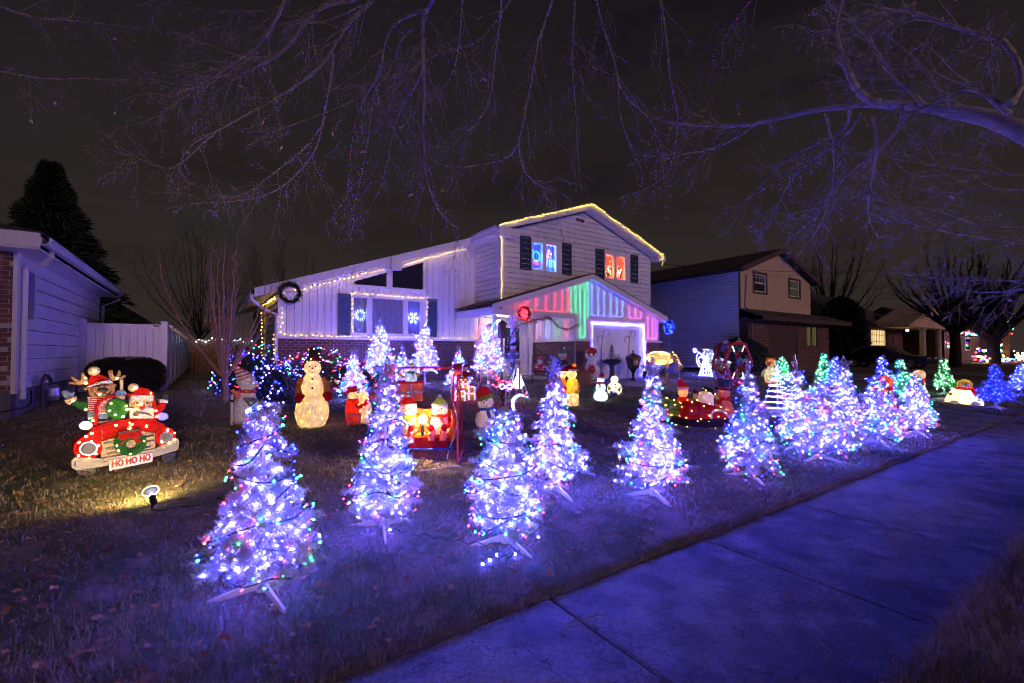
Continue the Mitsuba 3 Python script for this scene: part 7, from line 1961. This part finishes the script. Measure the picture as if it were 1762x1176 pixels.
# ================================================================ bare trees
BR = {
 'L1': (0.022, 0.006, [[0.77, 4.93, 5.38],[0.66, 5.25, 5.24],[0.59, 5.55, 5.08],[0.45, 5.88, 4.96],[0.24, 6.27, 4.89],[-0.1, 6.75, 4.73],[-0.41, 7.2, 4.58],[-0.74, 7.67, 4.46]]),
 'L2': (0.024, 0.006, [[1.3, 4.34, 5.1],[1.2, 4.56, 4.99],[0.98, 4.84, 5.0],[0.83, 5.09, 4.91],[0.73, 5.31, 4.79],[0.59, 5.55, 4.7],[0.44, 5.8, 4.68],[0.23, 6.09, 4.65],[0.07, 6.34, 4.66],[-0.22, 6.68, 4.62],[-0.64, 7.11, 4.62]]),
 'L3': (0.02, 0.005, [[1.42, 4.02, 4.99],[1.29, 4.28, 4.83],[1.14, 4.55, 4.7],[1.07, 4.77, 4.6],[1.04, 4.96, 4.57],[0.94, 5.2, 4.48],[0.71, 5.53, 4.34],[0.4, 5.91, 4.19],[0.08, 6.31, 4.05],[-0.18, 6.65, 3.91],[-0.27, 6.89, 3.65]]),
 'L4': (0.013, 0.004, [[0.97, 4.46, 4.3],[0.98, 4.62, 4.05],[0.96, 4.79, 3.83],[0.94, 4.97, 3.6],[0.81, 5.21, 3.38],[0.65, 5.48, 3.24],[0.35, 5.84, 3.16],[-0.03, 6.25, 3.17]]),
 'L5': (0.026, 0.006, [[1.58, 3.31, 4.61],[1.55, 3.47, 4.42],[1.53, 3.62, 4.35],[1.57, 3.74, 4.08],[1.63, 3.85, 3.72],[1.68, 3.96, 3.35],[1.76, 4.05, 3.12],[1.9, 4.1, 2.88],[2.12, 4.09, 2.71]]),
 'L6': (0.01, 0.003, [[1.48, 3.52, 3.84],[1.46, 3.74, 3.72],[1.45, 3.93, 3.68],[1.43, 4.15, 3.41],[1.44, 4.34, 3.2],[1.39, 4.58, 2.97]]),
 'L7': (0.014, 0.004, [[1.47, 3.4, 4.24],[1.35, 3.67, 4.29],[1.3, 3.89, 4.24],[1.3, 4.09, 4.06],[1.21, 4.34, 3.82],[1.18, 4.56, 3.56],[1.2, 4.75, 3.22],[1.2, 4.95, 2.85]]),
 'L8': (0.01, 0.003, [[1.52, 3.73, 4.31],[1.45, 3.95, 4.3],[1.39, 4.16, 4.07],[1.28, 4.42, 3.99],[1.17, 4.66, 3.97],[0.99, 4.96, 3.94],[0.79, 5.27, 3.91],[0.44, 5.68, 3.8]]),
 'L9': (0.016, 0.005, [[2.83, 3.29, 5.21],[2.82, 3.45, 4.96],[2.77, 3.63, 4.57],[2.79, 3.75, 4.34],[2.81, 3.88, 4.1],[2.81, 4.02, 3.78],[2.81, 4.16, 3.67],[2.65, 4.4, 3.62],[2.43, 4.69, 3.61],[2.19, 4.98, 3.78]]),
 'L10': (0.009, 0.003, [[2.72, 3.89, 3.71],[2.95, 4.07, 3.45],[3.24, 4.19, 3.41],[3.67, 4.23, 3.4]]),
 'L11': (0.011, 0.003, [[2.6, 3.69, 5.26],[2.6, 3.9, 5.13],[2.57, 4.14, 5.04],[2.49, 4.39, 4.95],[2.24, 4.77, 4.94],[2.09, 5.09, 4.91],[1.74, 5.53, 4.8],[1.43, 5.95, 4.84]]),
 'L12': (0.011, 0.003, [[3.04, 3.4, 5.32],[3.19, 3.54, 5.12],[3.31, 3.71, 4.7],[3.48, 3.85, 4.3],[3.64, 3.99, 3.85],[3.83, 4.12, 3.4]]),
 'L13': (0.012, 0.003, [[3.26, 3.25, 5.32],[3.37, 3.38, 5.09],[3.58, 3.44, 4.84],[3.8, 3.51, 4.57],[3.96, 3.61, 4.2],[4.19, 3.66, 3.94],[4.45, 3.7, 3.65]]),
 'L14': (0.009, 0.003, [[3.72, 3.44, 4.51],[3.99, 3.44, 4.27],[4.28, 3.43, 4.15],[4.51, 3.47, 3.94],[4.73, 3.5, 3.81]]),
 'L15': (0.014, 0.004, [[3.76, 2.91, 5.32],[3.88, 2.98, 5.12],[4.05, 3.03, 4.72],[4.18, 3.1, 4.49],[4.35, 3.14, 4.18],[4.44, 3.24, 3.77],[4.46, 3.39, 3.54],[4.31, 3.64, 3.4],[4.21, 3.87, 3.35]]),
 'L16': (0.016, 0.005, [[5.68, 2.79, 6.01],[5.75, 3.05, 5.96],[5.81, 3.32, 5.84],[5.92, 3.55, 5.73],[6.07, 3.75, 5.6]]),
 'L17': (0.014, 0.004, [[-2.22, 7.44, 5.4],[-1.98, 7.51, 5.41],[-1.71, 7.57, 5.44],[-1.48, 7.65, 5.55],[-1.07, 7.62, 5.6]]),
 'L18': (0.011, 0.003, [[-2.3, 7.75, 4.76],[-2.03, 7.74, 4.77],[-1.62, 7.65, 4.77],[-1.3, 7.61, 4.86],[-0.94, 7.55, 4.9]]),
 'L19': (0.012, 0.003, [[0.81, 5.15, 5.3],[0.64, 5.51, 5.28],[0.28, 5.99, 5.36],[-0.17, 6.53, 5.56],[-0.65, 7.09, 5.86]]),
 'L20': (0.01, 0.003, [[1.46, 4.47, 5.09],[1.22, 4.88, 5.06],[0.96, 5.3, 5.09],[0.66, 5.73, 5.26],[0.23, 6.26, 5.36],[-0.35, 6.9, 5.3]]),
 'L21': (0.01, 0.003, [[0.43, 5.66, 4.6],[0.26, 6.02, 4.59],[0.01, 6.43, 4.69],[-0.34, 6.9, 4.87],[-0.73, 7.4, 5.14]]),
 'L22': (0.01, 0.003, [[0.07, 5.93, 3.87],[-0.15, 6.44, 3.77],[-0.39, 6.97, 3.73],[-0.72, 7.55, 3.96],[-1.28, 8.29, 4.01]]),
 'L23': (0.01, 0.003, [[1.03, 5.03, 3.96],[0.88, 5.5, 3.72],[0.65, 6.02, 3.58],[0.45, 6.52, 3.48],[0.16, 7.08, 3.54]]),
 'L24': (0.01, 0.003, [[1.32, 4.11, 4.13],[1.32, 4.36, 3.86],[1.33, 4.6, 3.5],[1.32, 4.86, 3.16],[1.3, 5.12, 2.85]]),
 'L25': (0.01, 0.003, [[1.95, 3.66, 4.88],[2.01, 3.87, 4.53],[2.01, 4.13, 4.2],[1.84, 4.48, 4.02],[1.76, 4.78, 3.87]]),
 'L26': (0.012, 0.003, [[2.38, 3.73, 5.18],[2.48, 3.88, 4.91],[2.53, 4.08, 4.54],[2.57, 4.27, 4.21],[2.45, 4.58, 3.97],[2.36, 4.86, 3.84]]),
 'R1': (0.105, 0.012, [[6.7, 0.37, 3.07],[6.67, 0.85, 3.63],[6.87, 1.17, 3.99],[6.92, 1.6, 4.29],[6.83, 2.12, 4.54],[6.66, 2.7, 4.67],[6.41, 3.33, 4.7],[6.08, 4.02, 4.85],[5.89, 4.61, 5.15]]),
 'R2': (0.045, 0.006, [[6.11, 1.83, 4.2],[6.08, 1.99, 4.38],[6.08, 2.13, 4.79],[6.13, 2.23, 5.2],[6.32, 2.23, 5.71],[6.51, 2.23, 6.09]]),
 'R3': (0.026, 0.005, [[6.11, 1.47, 4.02],[6.2, 1.62, 4.31],[6.26, 1.78, 4.6],[6.31, 1.95, 5.04],[6.46, 2.04, 5.51]]),
 'R4': (0.03, 0.006, [[6.29, 0.88, 3.72],[6.31, 1.07, 4.02],[6.38, 1.22, 4.14],[6.34, 1.46, 4.08],[6.36, 1.66, 4.06]]),
 'R5': (0.035, 0.008, [[5.97, 0.85, 3.7],[6.36, 0.83, 4.14],[6.53, 0.97, 4.57],[6.68, 1.12, 4.77],[6.5, 1.49, 5.11],[6.4, 1.81, 5.34],[6.21, 2.2, 5.32],[6.05, 2.56, 5.46]]),
 'R6': (0.018, 0.004, [[6.29, 1.95, 4.16],[6.55, 2.03, 3.58],[6.75, 2.14, 3.37],[7.09, 2.16, 2.92]]),
 'R7': (0.01, 0.003, [[6.01, 0.48, 2.9],[6.05, 0.77, 3.04],[5.89, 1.2, 3.22],[5.66, 1.67, 3.44]]),
 'R8': (0.01, 0.003, [[6.01, 0.49, 2.81],[5.95, 0.76, 2.88],[5.75, 1.14, 2.96],[5.79, 1.35, 2.93]]),
 'R9': (0.011, 0.003, [[5.85, 0.48, 2.46],[5.78, 0.75, 2.53],[5.69, 1.02, 2.61],[5.68, 1.24, 2.77],[5.59, 1.52, 2.9],[5.52, 1.78, 3.03]]),
 'R10': (0.012, 0.003, [[5.7, 0.47, 2.28],[5.81, 0.75, 2.39],[5.71, 1.18, 2.57],[5.74, 1.52, 2.74],[5.82, 1.82, 2.88]]),
 'R11': (0.02, 0.004, [[6.41, 2.1, 4.3],[6.41, 2.47, 3.98],[6.44, 2.83, 3.81],[6.57, 3.11, 3.53],[6.53, 3.5, 3.16]]),
 'R12': (0.016, 0.004, [[6.3, 2.42, 4.41],[6.85, 2.55, 3.81],[7.21, 2.8, 3.39],[7.38, 3.17, 2.99]]),
 'R13': (0.011, 0.003, [[6.18, 0.51, 2.14],[6.36, 0.83, 2.14],[6.31, 1.31, 2.21],[6.36, 1.71, 2.32]]),
 'R14': (0.009, 0.003, [[6.18, 0.51, 2.09],[6.26, 0.82, 2.05],[6.32, 1.14, 2.06],[6.33, 1.49, 2.32]]),
 'R15': (0.02, 0.004, [[6.42, 2.22, 4.4],[6.68, 2.44, 4.26],[6.53, 2.94, 4.1],[6.47, 3.38, 3.75],[6.37, 3.84, 3.6]]),
 'R16': (0.014, 0.004, [[5.79, 3.01, 4.38],[5.8, 3.49, 4.28],[5.75, 4.0, 4.34],[5.66, 4.54, 4.54]]),
 'R17': (0.02, 0.004, [[6.31, 1.7, 4.17],[6.58, 1.88, 3.94],[6.54, 2.28, 3.65],[6.53, 2.66, 3.17],[6.54, 3.03, 2.78]]),
 'R18': (0.016, 0.004, [[6.24, 1.26, 3.91],[6.37, 1.47, 4.41],[6.48, 1.68, 4.83],[6.57, 1.91, 5.2],[6.28, 2.4, 5.73]]),
}


class Twigs:
    """many thin tapering tubes in one mesh, made in batches of equal point count"""

    def __init__(s):
        s.p, s.r = [], []

    def add(s, p, r):
        s.p.append(p); s.r.append(r)

    def mesh(s, sides=3):
        m = M()
        groups = {}
        for p, r in zip(s.p, s.r):
            groups.setdefault(len(p), []).append((p, r))
        for n, g in groups.items():
            P = np.array([x[0] for x in g]); R = np.array([x[1] for x in g])
            t = nrm(np.gradient(P, axis=1))
            a = nrm(np.cross(t, np.where(np.abs(t[..., 2:]) < .9, [0, 0, 1.], [1., 0, 0])))
            b = np.cross(t, a)
            w = np.arange(sides) * 2 * np.pi / sides
            V = P[:, :, None] + R[:, :, None, None] * (np.cos(w)[None, None, :, None] * a[:, :, None] + np.sin(w)[None, None, :, None] * b[:, :, None])
            i, j = np.meshgrid(np.arange(n - 1), np.arange(sides), indexing='ij')
            q = np.stack([i * sides + j, i * sides + (j + 1) % sides, (i + 1) * sides + (j + 1) % sides, (i + 1) * sides + j], -1).reshape(-1, 4)
            m.add(V.reshape(-1, 3), (q[None] + (np.arange(len(g)) * n * sides)[:, None, None]).reshape(-1, 4))
        return m


def grow(tw, main, r0, rng, n, L, level, droop=-.12, spread=.8, leaves=None, lo=.1):
    """side shoots of a branch, each with shoots of its own"""
    main = np.asarray(main, float)
    seg = np.concatenate([[0], np.cumsum(np.linalg.norm(np.diff(main, axis=0), axis=1))])
    for k in range(n):
        s = rng.uniform(lo, 1.0) * seg[-1]
        p = np.array([np.interp(s, seg, main[:, c]) for c in range(3)])
        i = min(max(int(np.searchsorted(seg, s)) - 1, 0), len(main) - 2)
        t = nrm(main[i + 1] - main[i])
        e = nrm(np.cross(t, rng.normal(size=3)))
        d = nrm(t * rng.uniform(.45, 1.1) + e * spread * rng.uniform(.5, 1.1))
        l = L * rng.uniform(.45, 1.15) * (1.1 - .5 * s / seg[-1])
        m = 7
        pts = [p]
        for q in range(m - 1):
            d = nrm(d + rng.normal(0, .16, 3) + [0, 0, droop * rng.uniform(.2, 1.6)])
            pts.append(pts[-1] + d * l / (m - 1))
        pts = np.array(pts)
        rr = min(max(r0 * .55, .0014), .0014 + .0058 * l)
        tw.add(pts, np.linspace(rr, max(rr * .35, .0012), m))
        if leaves is not None and level <= 1 and rng.random() < leaves[1]:
            leaves[0].append(pts[-1])
        if level > 0:
            grow(tw, pts, rr, rng, 4, l * .52, level - 1, droop, spread, leaves, .15)


def bare_tree(name, label, limbs, rng, n, L, level, trunk=None, mat='bark', droop=-.12, leaves=.0, leafmat='leaf_pale', start=None):
    th = Thing(name, label, 'tree')
    tw, lv = Twigs(), []
    if trunk is not None:
        tp = spline(trunk[0], 24)
        th.part('trunk', M().tube(tp, np.interp(np.linspace(0, 1, 24), np.linspace(0, 1, len(trunk[1])), trunk[1]), 14), m_(mat), smooth=60)
    for r0, r1, pts in limbs:
        pts = np.asarray(pts, float)
        if r0 < .05 and 'drooping' in label:
            r0, r1 = r0 * 1.2, r1 * 1.15
        k = 40
        p = spline(pts, k)
        wob = (meshkit.noise(p * 5) - .5)[:, None] * r0 * 1.2
        p = p + wob * [1, .6, .8]
        r = np.linspace(r0, r1, k) * (1 + .12 * np.sin(np.arange(k) * 2.1))
        r = np.where(np.arange(k) / k > .3, r0 + (r1 - r0) * np.linspace(0, 1, k) ** (.55 if r0 > .1 else 1), np.linspace(r0, r1, k)) if r0 > .1 else r
        th.part('limb' if r0 > .04 else 'branch', M().tube(p, r, 12 if r0 > .04 else 7), m_(mat), smooth=60)
        grow(tw, p, max(r0 * .5, r1), rng, int(n * min(1, .45 + 35 * (r0 - .009))) if r0 < .1 else n * 2, L, level, droop, .8, (lv, leaves) if leaves else None)
    th.part('twigs', tw.mesh(), m_(mat), kind='stuff')
    if lv:
        b = np.array(lv)
        rg = np.random.default_rng(3)
        d = nrm(rg.normal(size=b.shape) + [0, 0, -.8])
        s = nrm(np.cross(d, rg.normal(size=b.shape))) * .017
        q = np.stack([b, b + d * .03 + s, b + d * .065, b + d * .03 - s], 1).reshape(-1, 3)
        th.part('leaves', (q, (np.arange(len(b)) * 4)[:, None, None].repeat(2, 1).reshape(-1, 1) + np.tile([[0, 1, 2], [0, 2, 3]], (len(b), 1))), m_(leafmat), kind='stuff')
    return th


rng = np.random.default_rng(31)
limbsL = [v for k, v in BR.items() if k[0] == 'L']
hub = np.array([-2.6, -.2, 6.6])
lead = []
for r0, r1, p in limbsL:                                        # each drooping branch goes on, above the frame, to a limb of the tree
    a = np.asarray(p[0])
    if r0 >= .016:
        lead.append((r0 * 1.9, r0, [hub + [.2, 0, 0], (hub * .45 + a * .55) + [0, -.3, .55], a + (a - np.asarray(p[1])) * .4, a]))
bare_tree('overhead_maple', 'bare maple whose drooping branches hang down from above over the lawn', limbsL + lead, rng, 29, .76, 2,
          ([(-3.4, -2.6, -.2), (-3.3, -2.4, 2.0), (-3.0, -1.2, 4.6), tuple(hub)], [.34, .27, .22, .1]), 'bark', -.13, .006)
limbsR = [v for k, v in BR.items() if k[0] == 'R']
s0 = np.asarray(BR['R1'][2][0])
lowR = [(.024, v[0], [s0 + [.5, -.5, -.6 - .05 * i], np.asarray(v[2][0])]) for i, v in enumerate([BR[k] for k in ('R7', 'R8', 'R9', 'R10', 'R13', 'R14')])]
lowR = [(a, b, [p[0], (p[0] + p[1]) / 2 + [0, 0, .08], p[1]]) for a, b, p in lowR]
bare_tree('street_maple', 'bare street maple reaching in with one thick pale limb', limbsR + lowR, rng, 26, .80, 2,
          ([tuple(s0 + [.95, -1.1, -s0[2] - .2]), tuple(s0 + [.9, -1.0, -1.2]), tuple(s0 + [.45, -.5, -.35]), tuple(s0)], [.36, .27, .22, .165]), 'bark_pale', -.05, .022)


def upright_tree(name, label, pos, H, spread, nl, rng, mat, up=.25, r=.05, level=1, n=7, fork=.12, L=None, cat='tree'):
    th = Thing(name, label, cat)
    pos = np.asarray(pos, float)
    tw = Twigs()
    f = pos + [0, 0, H * fork]
    th.part('trunk', M().tube(spline([pos - [0, 0, .1], pos + [.01 * H, 0, H * fork * .5], f], 8), np.linspace(r * 1.25, r, 8), 10), m_(mat), smooth=60)
    for i in range(nl):
        a = i * 2.4 + rng.uniform(-.4, .4)
        R = spread * rng.uniform(.35, 1) * (1 if i % 3 else .35)
        h = H * rng.uniform(.72, 1.0) * (1 - .22 * (R / spread) ** 2)
        q = np.array([math.cos(a), math.sin(a), 0])
        p = spline([f - [0, 0, H * .02 * (i % 4)], f + q * R * .45 + [0, 0, (h - H * fork) * .3], f + q * R * .85 + [0, 0, (h - H * fork) * .68], pos + q * R + [0, 0, h]], 14)
        p = p + rng.normal(0, .012 * spread, p.shape) * np.linspace(0, 1, 14)[:, None]
        tw.add(p, np.linspace(r * .55, r * .05 + .001, 14))
        grow(tw, p, r * .4, rng, n, (L or H * .22), level, up, .55, None, .12)
    th.part('limbs', tw.mesh(4), m_(mat), kind='stuff')
    return th


upright_tree('bare_sapling', 'multi stemmed bare young tree beside the house, twigs pointing up', on(.36, 11.3), 3.75, 1.3, 16, rng, 'bark_red', .16, .055, 1, 9, .13, .7)
for x, y, H_, sp_, lab in ((-.2, 33, 9.5, 4.5, 'faint bare tree far behind the back yard, nearer the sapling'), (5.2, 37, 9.8, 5, 'faint bare tree far behind the roof of the low wing')):
    upright_tree('bare_tree', lab, (x, y, .4), H_, sp_, 18, rng, 'bark_night', .1, .07, 1, 9, .2)
upright_tree('street_tree', 'dark leaning bare tree before the far houses', (44.5, 9.2, .3), 9.5, 5.5, 26, rng, 'bark_night', -.02, .28, 2, 9, .3, 2.6)
upright_tree('street_tree', 'thick trunked dark tree before the festive bungalow', (60.5, 9.9, .3), 11, 6.5, 26, rng, 'bark_night', -.01, .40, 2, 9, .22, 3)
upright_tree('street_tree', 'dark bare tree above the ranch house roof', (52, 20, .3), 13, 6.5, 24, rng, 'bark_night', .02, .25, 2, 9, .25, 3)


def conifer(name, label, pos, H, R, n, rng, needle=.22, cat='tree', col=False):
    th = Thing(name, label, cat)
    pos = np.asarray(pos, float)
    th.part('trunk', M().tube([pos - [0, 0, .2], pos + [0, 0, H]], [R * .07, .02], 8), m_('bark_dark'))
    h = rng.uniform(.03, 1, n) ** .8
    a = rng.uniform(0, 6.28, n)
    lay = .66 + .5 * np.abs(np.sin(h * 26 + .6 * np.sin(a * 2))) if not col else 1
    w = (R * np.minimum(1, (1 - h) * 1.08) if not col else R * np.sqrt(np.clip(1 - (h * 1.02) ** 4, 0, 1))) * lay * (1 + .12 * np.sin(a * 3))
    u = np.sqrt(rng.uniform(.05, 1, n))
    p = pos + np.stack([w * u * np.cos(a), w * u * np.sin(a), h * H - (.10 * w * u if not col else 0)], 1)
    d = nrm(np.stack([np.cos(a), np.sin(a), rng.normal(-.1 if not col else .6, .35, n)], 1) + rng.normal(0, .3, (n, 3)))
    s = nrm(np.cross(d, rng.normal(size=(n, 3)))) * needle * .18
    th.part('crown', (np.stack([p - s, p + s, p + d * needle], 1).reshape(-1, 3), np.arange(3 * n).reshape(-1, 3)), m_('evergreen'), kind='stuff')
    return th


conifer('spruce', 'tall dark spruce rising behind the white clapboard house', (-5.3, 26, .4), 8.7, 3.2, 22000, rng, .42)
conifer('columnar_evergreen', 'dark rounded evergreen before the ranch house', (39.6, 14.4, .3), 5.2, 1.5, 9000, rng, .3, col=True)
conifer('columnar_evergreen', 'dark clipped bush before the shingled house side wall', (20.6, 11.6, .4), 1.7, 1.2, 5000, rng, .14, cat='bush', col=True)

# rounded hedge by the fence
th = Thing('hedge', 'rounded dark clipped hedge before the white fence', 'hedge', on(-1.42, 13.3))
rg = np.random.default_rng(8)
n = 12000
d = nrm(rg.normal(size=(n, 3)))
q = np.sign(d) * np.abs(d) ** .75
p = q * [.72, .45, .42] * rg.uniform(.85, 1, (n, 1)) + [0, 0, .45]
p[:, 2] = np.maximum(p[:, 2], .03)
e = nrm(d + rg.normal(0, .6, (n, 3)))
s = nrm(np.cross(e, rg.normal(size=(n, 3)))) * .008
th.part('foliage', (np.stack([p - s, p + s, p + e * .05], 1).reshape(-1, 3), np.arange(3 * n).reshape(-1, 3)), m_('hedge'), kind='stuff')
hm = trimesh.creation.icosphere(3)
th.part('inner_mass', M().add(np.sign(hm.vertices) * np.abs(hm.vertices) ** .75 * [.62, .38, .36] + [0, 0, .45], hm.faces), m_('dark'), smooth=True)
th.part('stem', M().tube([(0, 0, 0), (0, 0, .3)], .04, 6), m_('bark_dark'))
for x, y, lab, s in ((-.05, 9.2, 'small leafless shrub on the dark lawn left of the striped hat bird', 1), (1.6, 10.2, 'dark low bare shrub behind the big snowman', 2)):
    th = Thing('bare_shrub', lab, 'shrub', on(x, y))
    tw = Twigs()
    rg = np.random.default_rng(s)
    for i in range(26):
        a, e = rg.uniform(0, 6.28), rg.uniform(.5, 1.4)
        d = np.array([math.cos(a) * math.cos(e), math.sin(a) * math.cos(e), math.sin(e)])
        p = np.array([d * t * (.45 + .2 * s) + [0, 0, 0] for t in np.linspace(0, 1, 7)]) + rg.normal(0, .012, (7, 3))
        tw.add(p, np.linspace(.005, .0015, 7))
        grow(tw, p, .004, rg, 5, .18, 0, .1, .7)
    th.part('twigs', tw.mesh(), m_('bark'), kind='stuff')
    th.part('base', M().ell((0, 0, .02), (.06, .06, .04), 1), m_('bark_dark'))

# ================================================================ grass, leaves, twigs, cords
def grass(name, n, x0, x1, y0, y1, hmin, hmax, w, mat, seed, keep=None, near=None, flat=.9):
    rg = np.random.default_rng(seed)
    x, y = rg.uniform(x0, x1, n), rg.uniform(y0, y1, n)
    k = np.ones(n, bool)
    if near is not None:
        dist = np.hypot(x, y)
        k &= rg.uniform(0, 1, n) < np.clip((near / np.maximum(dist, .3)) ** 1.6, 0, 1)
    cl = meshkit.fbm(np.stack([x * 2.2, y * 2.2, 0 * x + seed], -1), 3, 2)
    k &= rg.uniform(0, 1, n) < np.clip(.25 + 2.2 * (cl - .3), .1, 1)
    if keep is not None:
        k &= keep(x, y)
    x, y, cl = x[k], y[k], cl[k]
    n = len(x)
    dist = np.hypot(x, y)
    wide = w * np.clip(dist / 4.0, .75, 3)
    a = rg.uniform(0, 6.28, n)
    ln = rg.uniform(hmin, hmax, n) * (.6 + .9 * cl)
    out = rg.uniform(.15, flat, n)
    d = np.stack([np.cos(a) * out, np.sin(a) * out, np.sqrt(np.maximum(1 - out ** 2, .04))], 1)
    s = np.stack([-np.sin(a), np.cos(a), 0 * a], 1) * wide[:, None]
    b = np.stack([x, y, gz(x, y) + .004], 1)
    m = b + d * (ln * .55)[:, None]
    d2 = nrm(d + np.stack([np.cos(a) * .3, np.sin(a) * .3, -.22 + 0 * a], 1))
    t = m + d2 * (ln * .5)[:, None]
    v = np.stack([b - s, b + s, m - s * .7, m + s * .7, t], 1).reshape(-1, 3)
    i = np.arange(n)[:, None] * 5
    f = np.concatenate([i + [[0, 1, 3]], i + [[0, 3, 2]], i + [[2, 3, 4]]])
    scene[name] = mikit.ply((v, f), m_(mat))
    return n


off_paving = lambda x, y: ~((x > 11.25) & (x < 15.25) & (y < 12.3)) & ~((x > 23.1) & (x < 27.9)) & ~((x > 8.0) & (x < 10.8) & (y > 11.9)) & (y < 14.0)
for nm, n, a in (('grass__dry', 950000, ('grass_dry', 1)), ('grass__green', 450000, ('grass_green', 2)), ('grass__dark', 620000, ('grass_dark', 3))):
    grass(nm, n, -5, 22, 2.13, 14, .022, .058, .0022, a[0], a[1], off_paving, 2.9)
grass('grass__fringe', 20000, -3.5, 11.2, 2.12, 2.2, .02, .05, .0012, 'grass_dark', 8, None, 6, .95)
grass('grass__fringe_dry', 16000, -3.5, 11.2, 2.13, 2.22, .02, .05, .0012, 'grass_dry', 9, None, 5, .95)
labels['grass'] = {'label': 'short dormant grass of the front lawn', 'category': 'grass', 'kind': 'stuff'}
for nm, n, a in (('verge_grass__dry', 420000, ('grass_dry', 4)), ('verge_grass__dark', 160000, ('grass_dark', 5)), ('verge_grass__green', 60000, ('grass_green', 6))):
    grass(nm, n, .5, 9, -.9, .74, .04, .10, .0027, a[0], a[1], lambda x, y: np.hypot(x, y) > .9, 2.4)
labels['verge_grass'] = {'label': 'long brown grass of the verge overhanging the pavement edge', 'category': 'grass', 'kind': 'stuff'}


def leaf_mesh(x, y, z, s, rg):
    a, t = rg.uniform(0, 6.28), rg.uniform(-.5, .5)
    o = np.array([(0, -.5), (.28, -.2), (.5, 0.05), (.22, .15), (.12, .55), (-.12, .3), (-.45, .25), (-.3, -.1)]) * rg.uniform(.8, 1.2, (8, 2))
    v = np.column_stack([o, .25 * np.abs(o[:, 0]) * rg.uniform(-.2, 1.4) + .1 * rg.normal(size=8)]) * s
    v = np.vstack([v, [0, 0, 0]]) @ rx(t).T @ rz(a).T + [x, y, z]
    return v, [[i, (i + 1) % 8, 8] for i in range(8)]


rg = np.random.default_rng(77)
for nm, mt in (('leaf_litter__brown', 'leaf'), ('leaf_litter__pale', 'tan')):
    m = M()
    for i in range(900):
        r_ = rg.uniform(2.2, 8.5) if rg.random() < .75 else rg.uniform(8, 13)
        a = rg.uniform(-.35, 1.28)
        x, y = r_ * math.sin(a), r_ * math.cos(a)
        if y > 2.2 and off_paving(np.array(x), np.array(y)):
            v, f = leaf_mesh(x, y, float(gz(x, y)) + rg.uniform(.035, .06), rg.uniform(.025, .065), rg)
            m.add(v, f)
    for i in range(30):
        v, f = leaf_mesh(rg.uniform(1.5, 7), rg.uniform(.7, 2.0), .012, rg.uniform(.012, .03), rg)
        m.add(v, f)
    scene[nm] = mikit.ply(m.get(), m_(mt))
labels['leaf_litter'] = {'label': 'curled dead leaves scattered over the lawn and pavement', 'category': 'dead leaves', 'kind': 'stuff'}
for i, (x, y, a, L, lab) in enumerate(((1.72, 1.86, .2, .34, 'forked fallen twig lying on the pavement edge'), (2.55, 1.02, 1.2, .2, 'short fallen twig in the middle of the near pavement'), (3.6, 1.05, 2.2, .24, 'crooked fallen twig on the pavement by the verge'), (4.4, 1.3, .5, .3, 'curved fallen twig on the second pavement slab'), (2.1, .95, 2.6, .16, 'tiny fallen twig near the bottom of the view'), (3.5, .62, -.3, .55, 'long fallen stick at the edge of the verge'))):
    th = Thing('fallen_twig', lab, 'twig', (x, y, float(gz(x, y)) + .012), a)
    tw = M().tube(spline([(-L / 2, 0, .0), (-L * .1, .03 * L, .012), (L * .25, -.08 * L, .004), (L / 2, .04 * L, .008)], 14), np.linspace(.006, .003, 14), 6)
    tw.tube(spline([(-L * .1, .03 * L, .012), (L * .05, .2 * L, .02), (L * .2, .28 * L, .006)], 8), np.linspace(.004, .002, 8), 5).tube([(L * .25, -.08 * L, .004), (L * .33, -.25 * L, .012)], [.003, .0015], 5)
    th.part('stick', tw, m_('bark'), own=True)
for pts, lab, mt in (([(3.0, 4.6, 0), (3.5, 4.6, 0), (4.2, 4.9, 0), (4.5, 5.0, 0), (4.4, 5.25, 0), (4.15, 5.1, 0), (5.0, 5.0, 0), (6.4, 4.8, 0)], 'thin red extension cord looped on the open lawn', 'red'), ([(1.2, 3.45, 0), (1.4, 3.2, 0), (1.6, 2.95, 0), (1.8, 2.8, 0)], 'dark light cord trailing to the third white tree', 'wire'), ([(1.9, 2.75, 0), (1.75, 2.62, 0), (1.62, 2.66, 0), (1.5, 2.6, 0)], 'dark cord with loose lamps on the grass beside the third white tree', 'wire')):
    p = spline(pts, 60)
    p[:, 2] = gz(p[:, 0], p[:, 1]) + .045 + .012 * np.sin(np.arange(60) * .7)
    th = Thing('extension_cord', lab, 'cord')
    th.part('cord', M().tube(p, .0032, 5), m_(mt), own=True)
lamps_ = np.array([(1.80, 2.62, .07), (1.62, 2.66, .06), (1.54, 2.62, .07), (1.70, 2.70, .06)])
th = Thing('loose_lamps', 'few blue white lamps lying on the grass by the third white tree', 'string lights')
th.part('bulbs', bulbs(lamps_, .009, True), m_('lamp'), emit=COOL * .3, w=.1, own=True)
